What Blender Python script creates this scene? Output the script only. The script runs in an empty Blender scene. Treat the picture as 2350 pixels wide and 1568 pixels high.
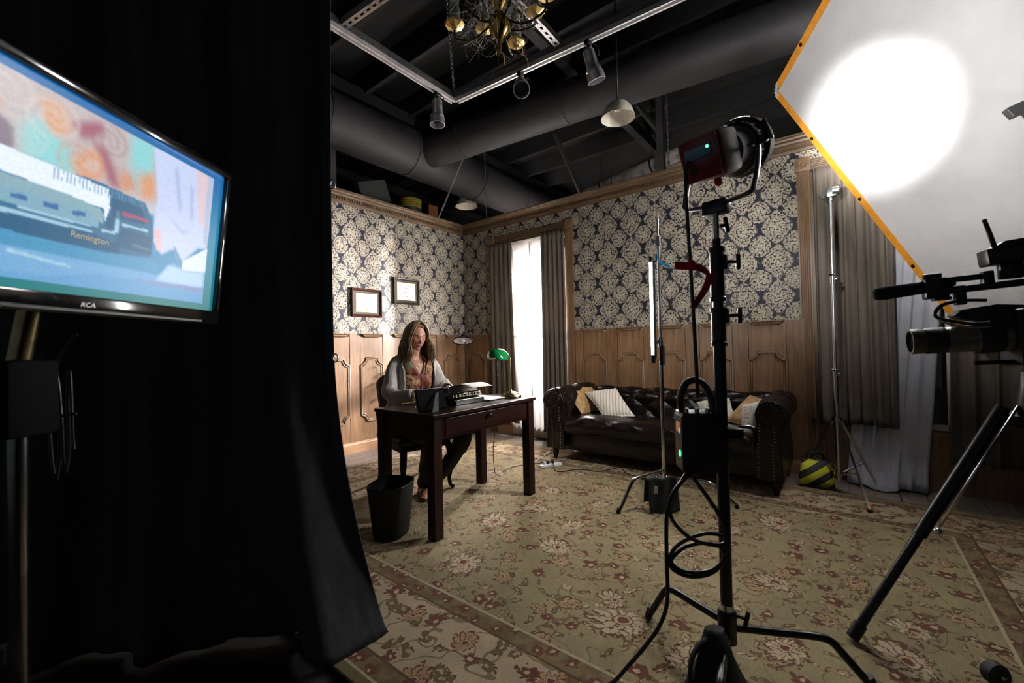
import bpy, bmesh, math, random
import numpy as np
from mathutils import Matrix, Vector

random.seed(7)
rng = np.random.default_rng(7)
SC = bpy.context.scene
COL = SC.collection
PI = math.pi

# ------------------------------------------------------------------ camera
cam_d = bpy.data.cameras.new('camera')
cam = bpy.data.objects.new('camera', cam_d)
COL.objects.link(cam)
cam_d.sensor_width = 36.0
cam_d.lens = 36.0 * 975.0 / 2350.0
cam_d.clip_start = 0.02
yaw, pitch, roll = math.radians(-38.3), math.radians(0.83), math.radians(-1.21)
_f = Vector((math.sin(yaw) * math.cos(pitch), math.cos(yaw) * math.cos(pitch), math.sin(pitch)))
_r = Vector((math.cos(yaw), -math.sin(yaw), 0))
_u = _r.cross(_f)
_r2 = _r * math.cos(roll) + _u * math.sin(roll)
_u2 = -_r * math.sin(roll) + _u * math.cos(roll)
cam.matrix_world = Matrix(((_r2.x, _u2.x, -_f.x, 4.367), (_r2.y, _u2.y, -_f.y, -4.420), (_r2.z, _u2.z, -_f.z, 1.14), (0, 0, 0, 1)))
cam_d.dof.use_dof = True
cam_d.dof.focus_distance = 3.4
cam_d.dof.aperture_fstop = 2.8
SC.camera = cam

# ------------------------------------------------------------------ world, exposure
wd = bpy.data.worlds.new('studio_dark')
SC.world = wd
wd.use_nodes = True
_bg = wd.node_tree.nodes['Background']
_bg.inputs[0].default_value = (0.8, 0.9, 1.0, 1)
_bg.inputs[1].default_value = 0.055
SC.view_settings.view_transform = 'Standard'
SC.view_settings.look = 'None'
SC.view_settings.gamma = 1.0
SC.view_settings.use_curve_mapping = False
SC.view_settings.exposure = 0.28
SC.cycles.sample_clamp_indirect = 60.0
SC.cycles.max_bounces = 5
SC.cycles.diffuse_bounces = 3
SC.cycles.glossy_bounces = 3
SC.cycles.transmission_bounces = 4
SC.cycles.use_adaptive_sampling = True
SC.cycles.adaptive_threshold = 0.12
SC.cycles.adaptive_min_samples = 32
SC.cycles.use_light_tree = True
SC.cycles.transparent_max_bounces = 8
SC.cycles.use_denoising = True

# ------------------------------------------------------------------ lights
def add_light(name, kind, loc, target, energy, color=(1, 1, 1), **kw):
    l = bpy.data.lights.new(name, kind)
    o = bpy.data.objects.new(name, l)
    COL.objects.link(o)
    o.location = loc
    d = Vector(target) - Vector(loc)
    o.rotation_euler = d.to_track_quat('-Z', 'Y').to_euler()
    l.energy = energy
    l.color = color
    for k, v in kw.items():
        setattr(l, k, v)
    return o
# the film light that stands outside the left window and shines in through the sheer
add_light('window_lamp', 'SPOT', (1.98, 1.20, 1.80), (1.0, -0.2, 1.50), 8000, (1.0, 0.95, 0.95), spot_size=math.radians(58), spot_blend=0.9, shadow_soft_size=0.07)
# a second film light outside the same window, aimed at the desk
add_light('window_key', 'SPOT', (0.90, 0.90, 1.95), (1.75, -1.9, 0.9), 1500, (1.0, 0.95, 0.92), spot_size=math.radians(98), spot_blend=0.8, shadow_soft_size=0.10)
# the lamp of the fresnel head on the black stand, aimed at the slanted white frame: hot core and softer spill
HEAD_AXIS = Vector((0.236, 0.90, 0.37)).normalized()
_hl = Vector((4.035, -2.772, 1.815)) + HEAD_AXIS * 0.19
for _n, _e, _s in (('fresnel_core', 36000, 13.5), ('fresnel_halo', 800, 30), ('fresnel_spill', 150, 96)):
    add_light(_n, 'SPOT', _hl, (4.545, -0.838, 2.54), _e, (1.0, 0.985, 0.96), spot_size=math.radians(_s), spot_blend=1.0, shadow_soft_size=0.05)

# ------------------------------------------------------------------ node helpers
class S:
    """a value socket with arithmetic"""
    def __init__(s, t, o):
        s.t, s.o = t, o
    def m(s, op, *a):
        n = s.t.nodes.new('ShaderNodeMath')
        n.operation = op
        for i, x in enumerate((s,) + a):
            if isinstance(x, S):
                s.t.links.new(x.o, n.inputs[i])
            else:
                n.inputs[i].default_value = x
        return S(s.t, n.outputs[0])
    def __add__(s, b): return s.m('ADD', b)
    def __radd__(s, b): return s.m('ADD', b)
    def __sub__(s, b): return s.m('SUBTRACT', b)
    def __rsub__(s, b): return (s * -1.0) + b
    def __mul__(s, b): return s.m('MULTIPLY', b)
    def __rmul__(s, b): return s.m('MULTIPLY', b)
    def __truediv__(s, b): return s.m('DIVIDE', b)
    def abs(s): return s.m('ABSOLUTE')
    def frac(s): return s.m('FRACT')
    def floor(s): return s.m('FLOOR')
    def sin(s): return s.m('SINE')
    def cos(s): return s.m('COSINE')
    def sqrt(s): return s.m('SQRT')
    def pow(s, b): return s.m('POWER', b)
    def lt(s, b): return s.m('LESS_THAN', b)
    def gt(s, b): return s.m('GREATER_THAN', b)
    def min(s, b): return s.m('MINIMUM', b)
    def max(s, b): return s.m('MAXIMUM', b)
    def atan2(s, b): return s.m('ARCTAN2', b)
    def step(s, a, b):
        """smooth 0..1 between a and b"""
        n = s.t.nodes.new('ShaderNodeMapRange')
        n.interpolation_type = 'SMOOTHSTEP'
        s.t.links.new(s.o, n.inputs[0])
        n.inputs[1].default_value, n.inputs[2].default_value = a, b
        return S(s.t, n.outputs[0])

def coords(t, kind='Object'):
    n = t.nodes.new('ShaderNodeTexCoord')
    sp = t.nodes.new('ShaderNodeSeparateXYZ')
    t.links.new(n.outputs[kind], sp.inputs[0])
    return [S(t, sp.outputs[i]) for i in range(3)]

def vec(t, x, y, z=0.0):
    n = t.nodes.new('ShaderNodeCombineXYZ')
    for i, a in enumerate((x, y, z)):
        if isinstance(a, S):
            t.links.new(a.o, n.inputs[i])
        else:
            n.inputs[i].default_value = a
    return n.outputs[0]

def noise(t, v, scale, detail=3.0, rough=0.55, dist=0.0):
    n = t.nodes.new('ShaderNodeTexNoise')
    t.links.new(v, n.inputs['Vector'])
    n.inputs['Scale'].default_value = scale
    n.inputs['Detail'].default_value = detail
    n.inputs['Roughness'].default_value = rough
    n.inputs['Distortion'].default_value = dist
    return S(t, n.outputs[0])

def voro(t, v, scale, feature='F1', rand=1.0):
    n = t.nodes.new('ShaderNodeTexVoronoi')
    n.voronoi_dimensions = '2D'
    n.feature = feature
    t.links.new(v, n.inputs['Vector'])
    n.inputs['Scale'].default_value = scale
    n.inputs['Randomness'].default_value = rand
    return n

def rgb(t, c):
    n = t.nodes.new('ShaderNodeRGB')
    n.outputs[0].default_value = (c[0], c[1], c[2], 1)
    return n.outputs[0]

def mixc(t, f, a, b):
    n = t.nodes.new('ShaderNodeMix')
    n.data_type = 'RGBA'
    if isinstance(f, S):
        t.links.new(f.o, n.inputs[0])
    else:
        n.inputs[0].default_value = f
    for i, c in ((6, a), (7, b)):
        if isinstance(c, (tuple, list)):
            n.inputs[i].default_value = (c[0], c[1], c[2], 1)
        else:
            t.links.new(c, n.inputs[i])
    return n.outputs[2]

def bump(t, h, strength=0.3, dist=0.01):
    n = t.nodes.new('ShaderNodeBump')
    n.inputs['Strength'].default_value = strength
    n.inputs['Distance'].default_value = dist
    t.links.new(h.o, n.inputs['Height'])
    return n.outputs[0]

def newmat(name):
    m = bpy.data.materials.new(name)
    m.use_nodes = True
    t = m.node_tree
    return m, t, t.nodes['Principled BSDF']

MATS = {}
def mat(name, col, rough=0.5, metal=0.0, var=0.12, scale=25.0, bmp=0.0, bscale=80.0, stretch=(1, 1, 1), coat=0.0, trans=0.0, ior=1.5, sheen=0.0, emit=0.0, spec=None):
    """plain surface with procedural colour variation and fine relief"""
    if name in MATS:
        return MATS[name]
    m, t, b = newmat(name)
    x, y, z = coords(t)
    v = vec(t, x * stretch[0], y * stretch[1], z * stretch[2])
    nz = noise(t, v, scale, 4.0)
    lo = tuple(c * (1 - var) for c in col)
    hi = tuple(min(1.0, c * (1 + var)) for c in col)
    c = mixc(t, nz.step(0.3, 0.7), lo, hi)
    t.links.new(c, b.inputs['Base Color'])
    b.inputs['Roughness'].default_value = rough
    b.inputs['Metallic'].default_value = metal
    b.inputs['Coat Weight'].default_value = coat
    b.inputs['Transmission Weight'].default_value = trans
    b.inputs['IOR'].default_value = ior
    b.inputs['Sheen Weight'].default_value = sheen
    if spec is not None:
        b.inputs['Specular IOR Level'].default_value = spec
    if emit:
        t.links.new(c, b.inputs['Emission Color'])
        b.inputs['Emission Strength'].default_value = emit
    if bmp:
        t.links.new(bump(t, noise(t, v, bscale, 3.0), bmp, 0.004), b.inputs['Normal'])
    MATS[name] = m
    return m

# ------------------------------------------------------------------ mesh helpers
ORG = {}           # world position of each thing's own origin
class MB:
    """collects shapes in world coordinates; build() links them as one mesh object"""
    def __init__(s, M=None):
        s.v, s.f, s.M = [], [], M
        s.fm = []          # material index per face
        s.mi = 0
    def add(s, vs, fs):
        o = len(s.v)
        if s.M is not None:
            vs = [tuple(s.M @ Vector(p)) for p in vs]
        s.v.extend([tuple(p) for p in vs])
        s.f.extend([tuple(i + o for i in q) for q in fs])
        s.fm.extend([s.mi] * len(fs))
        return s
    def box(s, c, d, R=None, bev=0.0):
        x, y, z = d[0] / 2, d[1] / 2, d[2] / 2
        if bev <= 0:
            vs = [(i * x, j * y, k * z) for i in (-1, 1) for j in (-1, 1) for k in (-1, 1)]
            fs = [(0, 1, 3, 2), (4, 6, 7, 5), (0, 4, 5, 1), (2, 3, 7, 6), (0, 2, 6, 4), (1, 5, 7, 3)]
        else:
            bm = bmesh.new()
            bmesh.ops.create_cube(bm, size=1.0)
            for q in bm.verts:
                q.co = Vector((q.co.x * 2 * x, q.co.y * 2 * y, q.co.z * 2 * z))
            bmesh.ops.bevel(bm, geom=bm.edges[:], offset=min(bev, 0.49 * min(2 * x, 2 * y, 2 * z)), segments=2, affect='EDGES', profile=0.5)
            bm.verts.index_update()
            vs = [tuple(q.co) for q in bm.verts]
            fs = [tuple(q.index for q in p.verts) for p in bm.faces]
            bm.free()
        c = Vector(c)
        if R is not None:
            vs = [R @ Vector(p) for p in vs]
        return s.add([tuple(Vector(p) + c) for p in vs], fs)
    def ring_faces(s, nr, n, closed=True, cap0=True, cap1=True):
        fs = []
        for i in range(nr - 1):
            for j in range(n if closed else n - 1):
                a, b = i * n + j, i * n + (j + 1) % n
                fs.append((a, b, b + n, a + n))
        if closed and cap0: fs.append(tuple(range(n - 1, -1, -1)))
        if closed and cap1: fs.append(tuple((nr - 1) * n + j for j in range(n)))
        return fs
    def loft(s, rings, closed=True, caps=(True, True)):
        n = len(rings[0])
        vs = [p for r in rings for p in r]
        return s.add(vs, s.ring_faces(len(rings), n, closed, caps[0], caps[1]))
    def cyl(s, p0, p1, r0, r1=None, n=16):
        return s.tube([p0, p1], [r0, r0 if r1 is None else r1], n)
    def tube(s, pts, r, n=10, sx=1.0, closed=False, up=None):
        P = [Vector(p) for p in pts]
        k = len(P)
        rr = list(r) if isinstance(r, (list, tuple)) else [r] * k
        T = []
        for i in range(k):
            if closed:
                d = P[(i + 1) % k] - P[i - 1]
            else:
                d = P[min(i + 1, k - 1)] - P[max(i - 1, 0)]
            T.append(d.normalized() if d.length > 1e-9 else Vector((0, 0, 1)))
        a = Vector(up) if up is not None else (Vector((0, 0, 1)) if abs(T[0].z) < 0.9 else Vector((1, 0, 0)))
        nrm = (a - T[0] * a.dot(T[0])).normalized()
        rings = []
        for i in range(k):
            if up is not None and abs(T[i].dot(Vector(up))) < 0.98:
                a = Vector(up)
                nrm = (a - T[i] * a.dot(T[i])).normalized()
            else:
                nrm = (nrm - T[i] * nrm.dot(T[i])).normalized()
            bi = T[i].cross(nrm)
            rings.append([tuple(P[i] + (nrm * math.cos(2 * PI * j / n) + bi * (sx * math.sin(2 * PI * j / n))) * rr[i]) for j in range(n)])
        if closed:
            nn = len(rings)
            vs = [p for q in rings for p in q]
            fs = []
            for i in range(nn):
                for j in range(n):
                    a0, b0 = i * n + j, i * n + (j + 1) % n
                    a1, b1 = ((i + 1) % nn) * n + j, ((i + 1) % nn) * n + (j + 1) % n
                    fs.append((a0, b0, b1, a1))
            return s.add(vs, fs)
        return s.loft(rings)
    def lathe(s, prof, c=(0, 0, 0), n=24, R=None, caps=(True, True), sy=1.0):
        c = Vector(c)
        rings = []
        for r, z in prof:
            ring = []
            for j in range(n):
                p = Vector((r * math.cos(2 * PI * j / n), sy * r * math.sin(2 * PI * j / n), z))
                if R is not None: p = R @ p
                ring.append(tuple(p + c))
            rings.append(ring)
        return s.loft(rings, True, caps)
    def ball(s, c, r, n=12, m=8, R=None):
        rx, ry, rz = (r, r, r) if not isinstance(r, (tuple, list)) else r
        c = Vector(c)
        rings = []
        for i in range(m + 1):
            th = PI * i / m
            q = max(math.sin(th), 1e-3)
            ring = []
            for j in range(n):
                p = Vector((rx * q * math.cos(2 * PI * j / n), ry * q * math.sin(2 * PI * j / n), -rz * math.cos(th)))
                if R is not None: p = R @ p
                ring.append(tuple(p + c))
            rings.append(ring)
        return s.loft(rings)
    def prism(s, poly, z0, z1, R=None, c=(0, 0, 0)):
        """closed polygon (x, y) between z0 and z1, then turned by R and moved to c"""
        n = len(poly)
        vs = [Vector((x, y, z)) for z in (z0, z1) for x, y in poly]
        if R is not None: vs = [R @ p for p in vs]
        c = Vector(c)
        fs = [tuple(range(n - 1, -1, -1)), tuple(range(n, 2 * n))] + [(i, (i + 1) % n, n + (i + 1) % n, n + i) for i in range(n)]
        return s.add([tuple(p + c) for p in vs], fs)
    def grid(s, fn, nu, nv):
        vs = [fn(i / (nu - 1), j / (nv - 1)) for j in range(nv) for i in range(nu)]
        fs = [(j * nu + i, j * nu + i + 1, (j + 1) * nu + i + 1, (j + 1) * nu + i) for j in range(nv - 1) for i in range(nu - 1)]
        return s.add(vs, fs)
    def build(s, name, m, parent=None, smooth=False, mods=None, kind=None, angle=None, recalc=True):
        o3 = ORG.get(parent.name, Vector((0, 0, 0))) if parent is not None else Vector((0, 0, 0))
        me = bpy.data.meshes.new(name)
        vs = np.array(s.v, dtype=float) - np.array(o3)
        me.from_pydata(vs.tolist(), [], s.f)
        if recalc:
            bm = bmesh.new(); bm.from_mesh(me)
            bmesh.ops.recalc_face_normals(bm, faces=bm.faces[:])
            bm.to_mesh(me); bm.free()
        for q in (m if isinstance(m, (list, tuple)) else [m]):
            me.materials.append(q)
        if any(s.fm):
            me.polygons.foreach_set('material_index', s.fm)
        if smooth:
            me.polygons.foreach_set('use_smooth', [True] * len(me.polygons))
            if angle is not None:
                me.set_sharp_from_angle(angle=math.radians(angle))
        o = bpy.data.objects.new(name, me)
        COL.objects.link(o)
        if parent is not None:
            o.parent = parent
            ORG[o.name] = o3
        for k, kw in (mods or []):
            md = o.modifiers.new(k.lower(), k)
            for a, b in kw.items():
                setattr(md, a, b)
        if kind: o['kind'] = kind
        return o

def thing(name, label, cat, loc=(0, 0, 0), group=None):
    o = bpy.data.objects.new(name, None)
    COL.objects.link(o)
    o.location = loc
    o.empty_display_size = 0.05
    ORG[o.name] = Vector(loc)
    o['label'] = label
    o['category'] = cat
    if group: o['group'] = group
    return o

def tag(o, label, cat, group=None, kind=None):
    o['label'] = label
    o['category'] = cat
    if group: o['group'] = group
    if kind: o['kind'] = kind
    return o

def struct(o):
    o['kind'] = 'structure'
    return o

def piece(src, name, parent, off, rot=None):
    """a copy of a piece that shares its mesh"""
    c = src.copy()
    c.name = name
    COL.objects.link(c)
    c.parent = parent
    c.location = Vector(src.location) + Vector(off)
    if rot is not None: c.rotation_euler = rot
    ORG[c.name] = ORG.get(src.name, Vector((0, 0, 0)))
    return c

def cr(pts, k=6, closed=False):
    """Catmull-Rom through the points"""
    P = [Vector(p) for p in pts]
    n = len(P)
    out = []
    for i in range(n if closed else n - 1):
        if closed:
            a, b, c, d = P[i - 1], P[i], P[(i + 1) % n], P[(i + 2) % n]
        else:
            a, b, c, d = P[max(i - 1, 0)], P[i], P[i + 1], P[min(i + 2, n - 1)]
        for j in range(k):
            t = j / k
            out.append(0.5 * ((2 * b) + (c - a) * t + (2 * a - 5 * b + 4 * c - d) * t * t + (3 * b - a - 3 * c + d) * t ** 3))
    if not closed: out.append(P[-1])
    return [tuple(p) for p in out]

def frame(x, z, o=(0, 0, 0)):
    """matrix with local x along x and local z near z"""
    x = Vector(x).normalized(); z = Vector(z)
    z = (z - x * z.dot(x)).normalized()
    y = z.cross(x)
    return Matrix(((x.x, y.x, z.x, o[0]), (x.y, y.y, z.y, o[1]), (x.z, y.z, z.z, o[2]), (0, 0, 0, 1)))

def text(name, body, size, M, m, parent, extrude=0.0004, shear=0.0, align='CENTER', font_scale_x=1.0):
    c = bpy.data.curves.new(name, 'FONT')
    c.body = body; c.size = size; c.extrude = extrude; c.shear = shear
    c.align_x = align; c.align_y = 'CENTER'
    c.materials.append(m)
    o = bpy.data.objects.new(name, c)
    COL.objects.link(o)
    me = bpy.data.meshes.new_from_object(o.evaluated_get(bpy.context.evaluated_depsgraph_get()))
    bpy.data.objects.remove(o)
    me.transform(Matrix.Translation(-ORG.get(parent.name, Vector((0, 0, 0)))) @ M @ Matrix.Diagonal((font_scale_x, 1, 1, 1)))
    me.name = name
    o = bpy.data.objects.new(name, me)
    COL.objects.link(o)
    o.parent = parent
    return o
# ------------------------------------------------------------------ special materials
def make_wallpaper():
    m, t, b = newmat('damask_wallpaper')
    x, y, z = coords(t)
    u = (x + y) * (1 / 0.27) + 0.063
    w = z * (1 / 0.31) - 0.484
    p2 = vec(t, x + y, z)
    n1 = noise(t, p2, 46.0, 2.0) - 0.5
    n2 = noise(t, vec(t, x + y + 3.7, z), 46.0, 2.0) - 0.5
    def cell(off):
        a = ((u + off).frac() - 0.5).abs() + n1 * 0.13
        c = ((w + off).frac() - 0.5).abs() + n2 * 0.13
        return a, c
    a, c = cell(0.5)          # small round medallions
    q1 = (a * (1 / 0.325)).abs().pow(1.8) + (c * (1 / 0.315)).abs().pow(1.8)
    a, c = cell(0.0)          # tall flower medallions between them
    q2 = (a * (1 / 0.445)).abs().pow(1.25) + (c * (1 / 0.495)).abs().pow(1.25)
    q = q1.min(q2)
    body = q.step(1.08, 0.90)
    ring = (q - 0.62).abs().step(0.05, 0.09)
    vo = S(t, voro(t, p2, 62.0).outputs['Distance'])
    blob = (vo + n1 * 0.45).step(0.70, 0.46)
    vf = S(t, voro(t, p2, 135.0).outputs['Distance'])
    blob = blob * (vf + n2 * 0.4).step(0.80, 0.55)
    core = q.step(0.30, 0.12)
    fac = body * (blob * 0.85 + core * 0.12) * (ring * 0.35 + 0.65)
    gr = noise(t, p2, 9.0, 3.0)
    ground = mixc(t, gr.step(0.3, 0.7), (0.010, 0.0105, 0.018), (0.019, 0.019, 0.031))
    cream = mixc(t, noise(t, p2, 170.0, 2.0).step(0.3, 0.75), (0.36, 0.315, 0.235), (0.58, 0.515, 0.405))
    t.links.new(mixc(t, fac, ground, cream), b.inputs['Base Color'])
    b.inputs['Roughness'].default_value = 0.5
    b.inputs['Specular IOR Level'].default_value = 0.25
    t.links.new(bump(t, vo, 0.12, 0.002), b.inputs["Normal"])
    return m
WALLPAPER = make_wallpaper()

def make_wood(name, c0, c1, rough=0.45, axis='z', grain=55.0, coat=0.0, spec=0.5):
    m, t, b = newmat(name)
    x, y, z = coords(t)
    k = {'x': (0.06, 1, 1), 'y': (1, 0.06, 1), 'z': (1, 1, 0.06)}[axis]
    v = vec(t, x * k[0], y * k[1], z * k[2])
    g = noise(t, v, grain, 5.0, 0.6, 0.6)
    big = noise(t, vec(t, x, y, z), 2.3, 2.0)
    fac = (g * 0.75 + big * 0.45 - 0.1).step(0.3, 0.75)
    t.links.new(mixc(t, fac, c0, c1), b.inputs['Base Color'])
    b.inputs['Roughness'].default_value = rough
    b.inputs['Coat Weight'].default_value = coat
    b.inputs['Specular IOR Level'].default_value = spec
    t.links.new(bump(t, g, 0.12, 0.002), b.inputs['Normal'])
    return m
WOOD_PANEL = make_wood('brown_panel_wood', (0.140, 0.070, 0.031), (0.295, 0.168, 0.082))
WOOD_TRIM = make_wood('trim_wood', (0.125, 0.068, 0.033), (0.255, 0.155, 0.083))
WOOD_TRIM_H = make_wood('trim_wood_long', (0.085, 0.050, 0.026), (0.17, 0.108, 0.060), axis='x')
WOOD_TRIM_Y = make_wood('trim_wood_side', (0.10, 0.060, 0.032), (0.205, 0.135, 0.078), axis='y')
WOOD_BASE = make_wood('baseboard_wood', (0.24, 0.125, 0.06), (0.40, 0.23, 0.12), axis='y')
WOOD_FLOOR = make_wood('grey_brown_plank', (0.11, 0.085, 0.072), (0.23, 0.19, 0.165), rough=0.4, axis='y')
MAHOG = make_wood('dark_mahogany', (0.010, 0.0032, 0.0025), (0.027, 0.0080, 0.0052), rough=0.30, axis='y', coat=0.0, spec=0.22)
MAHOG_L = make_wood('dark_mahogany_leg', (0.010, 0.0035, 0.0028), (0.026, 0.0085, 0.0058), rough=0.4, axis='z', coat=0.0, spec=0.2)
BLACK = mat('flat_black_paint', (0.011, 0.011, 0.012), 0.75, bmp=0.1)
DUCT = mat('black_painted_duct', (0.030, 0.028, 0.029), 0.62, bmp=0.15, bscale=20)
CEIL = mat('black_ceiling', (0.006, 0.006, 0.0065), 0.9, bmp=0.2)

# ------------------------------------------------------------------ floor
floor = struct(MB().box((1.5, -1.8, -0.035), (15, 13, 0.05)).build('floor', mat('black_studio_floor', (0.008, 0.008, 0.008), 0.8)))
pw, pl = 0.145, 1.35
src_plank = None
for i in range(44):
    for j in range(5):
        x0 = 0.0 + i * pw
        y0 = -6.2 + j * pl + (i * 0.53 % 1.0) * pl * 0.6
        if src_plank is None:
            src_plank = MB().box((pw / 2, pl / 2, -0.005), (pw - 0.003, pl - 0.003, 0.010)).build('plank', WOOD_FLOOR, floor)
            src_plank.location = (0.0, -3.5, 0)
            continue
        hi = -0.001 if y0 + pl > 0.0 else None
        if y0 > -0.2 or y0 < -3.75: continue
        o = piece(src_plank, 'plank', floor, (0, 0, 0))
        o.location = (x0, y0, 0)
        if y0 + pl > 0.0:
            o.scale = (1, (-0.002 - y0) / pl, 1)

# ------------------------------------------------------------------ walls
wall_left = struct(MB().box((-0.05, -3.0, 1.45), (0.10, 6.2, 2.9)).build('wall_left', WALLPAPER))
wb = MB()
def seg(x0, x1, z0, z1): wb.box(((x0 + x1) / 2, 0.05, (z0 + z1) / 2), (x1 - x0, 0.10, z1 - z0))
seg(0.0, 0.60, 0, 2.9); seg(0.60, 1.75, 2.53, 2.9); seg(0.60, 1.75, 0, 0.12); seg(1.75, 4.14, 0, 2.9)
seg(4.14, 5.75, 2.58, 2.9); seg(4.14, 5.75, 0, 0.42); seg(5.75, 7.6, 0, 2.9)
wall_back = struct(wb.build('wall_back', WALLPAPER))
# studio shell far behind the set
struct(MB().box((2.0, 4.2, 2.2), (16, 0.2, 4.6)).build('wall_far', CEIL))
struct(MB().box((-4.3, -1.5, 2.2), (0.2, 12, 4.6)).build('wall_side', CEIL))
struct(MB().box((8.6, -1.5, 2.2), (0.2, 12, 4.6)).build('wall_right', CEIL))
# white backing flat outside the left window
tag(MB().box((1.2, 2.1, 1.45), (4.0, 0.04, 2.9)).build('backing_flat', mat('white_backing', (0.75, 0.75, 0.76), 0.8)), 'white backing flat outside the curtained window', 'backing flat')
tag(MB().box((5.0, 1.2, 1.45), (2.6, 0.04, 2.9)).build('backing_flat', mat('black_backing', (0.02, 0.02, 0.022), 0.9)), 'black backing flat outside the window behind the silver stand', 'backing flat')

ceiling = struct(MB().box((2.0, -1.5, 4.35), (13, 12, 0.1)).build('ceiling', CEIL))
jo = None
for i in range(14):
    y = -6.0 + i * 0.62
    if jo is None:
        jo = MB().box((2.0, 0, 4.18), (12.6, 0.05, 0.26)).build('joist', mat('black_joist', (0.012, 0.0115, 0.0115), 0.8), ceiling)
        jo.location = (0, y, 0)
    else:
        piece(jo, 'joist', ceiling, (0, i * 0.62, 0))
bm_ = None
for i in range(4):
    if bm_ is None:
        bm_ = MB().box((0, -1.5, 4.025), (0.10, 11, 0.13)).build('girder', mat('black_girder', (0.015, 0.0145, 0.0145), 0.7), ceiling)
        bm_.location = (-2.0, 0, 0)
    else:
        piece(bm_, 'girder', ceiling, (i * 2.1, 0, 0))

# ------------------------------------------------------------------ wainscot
def panel_path(w, z0, z1, d):
    """closed outline with scooped corners, (u, z) with u from 0 to w, grown inward by d"""
    a, h = 0.070, 0.072
    pts = []
    def scoop(cx, cz, sx, sz):      # quarter scoop from (cx, shoulder) to (flat, cz)
        out = []
        for k in range(7):
            th = (PI / 2) * k / 6
            out.append((cx + sx * a * (1 - math.cos(th)) , cz - sz * h * (1 - math.sin(th))))
        return out
    # left side going up, top, right side going down, bottom
    def arc(p, q, bulge):
        out = []
        mx, mz = q[0] if bulge else p[0], p[1] if bulge else q[1]
        for k in range(7):
            th = (PI / 2) * k / 6
            out.append((p[0] + (q[0] - p[0]) * (1 - math.cos(th)) , p[1] + (q[1] - p[1]) * math.sin(th)) if not bulge else (p[0] + (q[0] - p[0]) * math.sin(th), p[1] + (q[1] - p[1]) * (1 - math.cos(th))))
        return out
    L, Rr, B, T = d, w - d, z0 + d, z1 - d
    pts += [(L, B + h)]
    pts += arc((L, T - h), (L + a, T), True)
    pts += arc((Rr - a, T), (Rr, T - h), False)
    pts += [(Rr, B + h)]
    pts += arc((Rr, B + h), (Rr - a, B), True)[1:]
    pts += arc((L + a, B), (L, B + h), False)[:-1]
    return pts

def wainscot(parent, side, starts, lo, hi, w=0.288):
    """boards, scooped panel mouldings and cap mouldings in a row; side 'L' runs along y on x=0, 'B' along x on y=0"""
    def P(u, z, d): return (d, u, z) if side == 'L' else (u, -d, z)
    base = MB()
    def bx(mb, u0, u1, z0, z1, d0, d1):
        p, q = P(u0, z0, d0), P(u1, z1, d1)
        mb.box([(p[i] + q[i]) / 2 for i in range(3)], [abs(p[i] - q[i]) for i in range(3)])
    first = None
    for u in starts:
        off = (0, u - starts[0], 0) if side == 'L' else (u - starts[0], 0, 0)
        if first is None:
            g = 0.0025
            u0 = starts[0]
            mb = MB(); bx(mb, u0 + g, u0 + w + 0.002, 0.0, 1.30, 0.0, 0.016)
            b0 = mb.build('panel_board', WOOD_PANEL, parent)
            mb = MB(); bx(mb, u0 + w + 0.004 + g, u0 + 0.4265 - g, 0.0, 1.33, 0.0, 0.020)
            s0 = mb.build('stile_board', WOOD_PANEL, parent)
            mb = MB()
            for dd, r, out in ((0.0, 0.0135, 0.019), (0.017, 0.009, 0.016)):
                mb.tube([P(u0 + a, z, out) for a, z in panel_path(w, 0.335, 1.052, dd)], r, 8, closed=True)
            m0 = mb.build('panel_moulding', WOOD_TRIM, parent, smooth=True)
            mb = MB()
            prof = [(0.0, 0.0), (0.0, 0.034), (0.010, 0.040), (0.018, 0.028), (0.030, 0.026), (0.040, 0.014), (0.040, 0.0)]
            rings = []
            for e, ins in ((u0 + 0.004, 1), (u0 + w - 0.002, -1)):
                rings.append([P(e + ins * dz * 1.2, 1.335 - dz, 0.016 + dd) for dz, dd in prof])
            mb.loft(rings)
            c0 = mb.build('cap_moulding', WOOD_TRIM, parent)
            first = (b0, s0, m0, c0)
        else:
            for s_ in first:
                piece(s_, s_.name.split('.')[0], parent, off)
    return first
LW = wainscot(wall_left, 'L', [-1.696 + k * 0.4265 for k in range(-6, 4)], -6, 0)
BWN = wainscot(wall_back, 'B', [1.948 + k * 0.4265 for k in range(0, 5)], 0, 4)
# fillers beside the windows on the back wall
for x0, x1, z1 in ((0.02, 0.50, 1.33), (1.845, 1.944, 1.33), (5.86, 7.4, 1.33), (4.155, 5.745, 0.415)):
    MB().box(((x0 + x1) / 2, -0.009 + (0.008 if z1 < 1 else 0), z1 / 2), (x1 - x0, 0.018 - (0.016 if z1 < 1 else 0), z1)).build('stile_board', WOOD_PANEL, wall_back)
mb = MB()
for dd, r, out in ((0.0, 0.0135, 0.019), (0.017, 0.009, 0.016)):
    mb.tube([(0.12 + a, -out, z) for a, z in panel_path(0.288, 0.335, 1.052, dd)], r, 8, closed=True)
mb.build('panel_moulding', WOOD_TRIM, wall_back, smooth=True)

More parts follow.
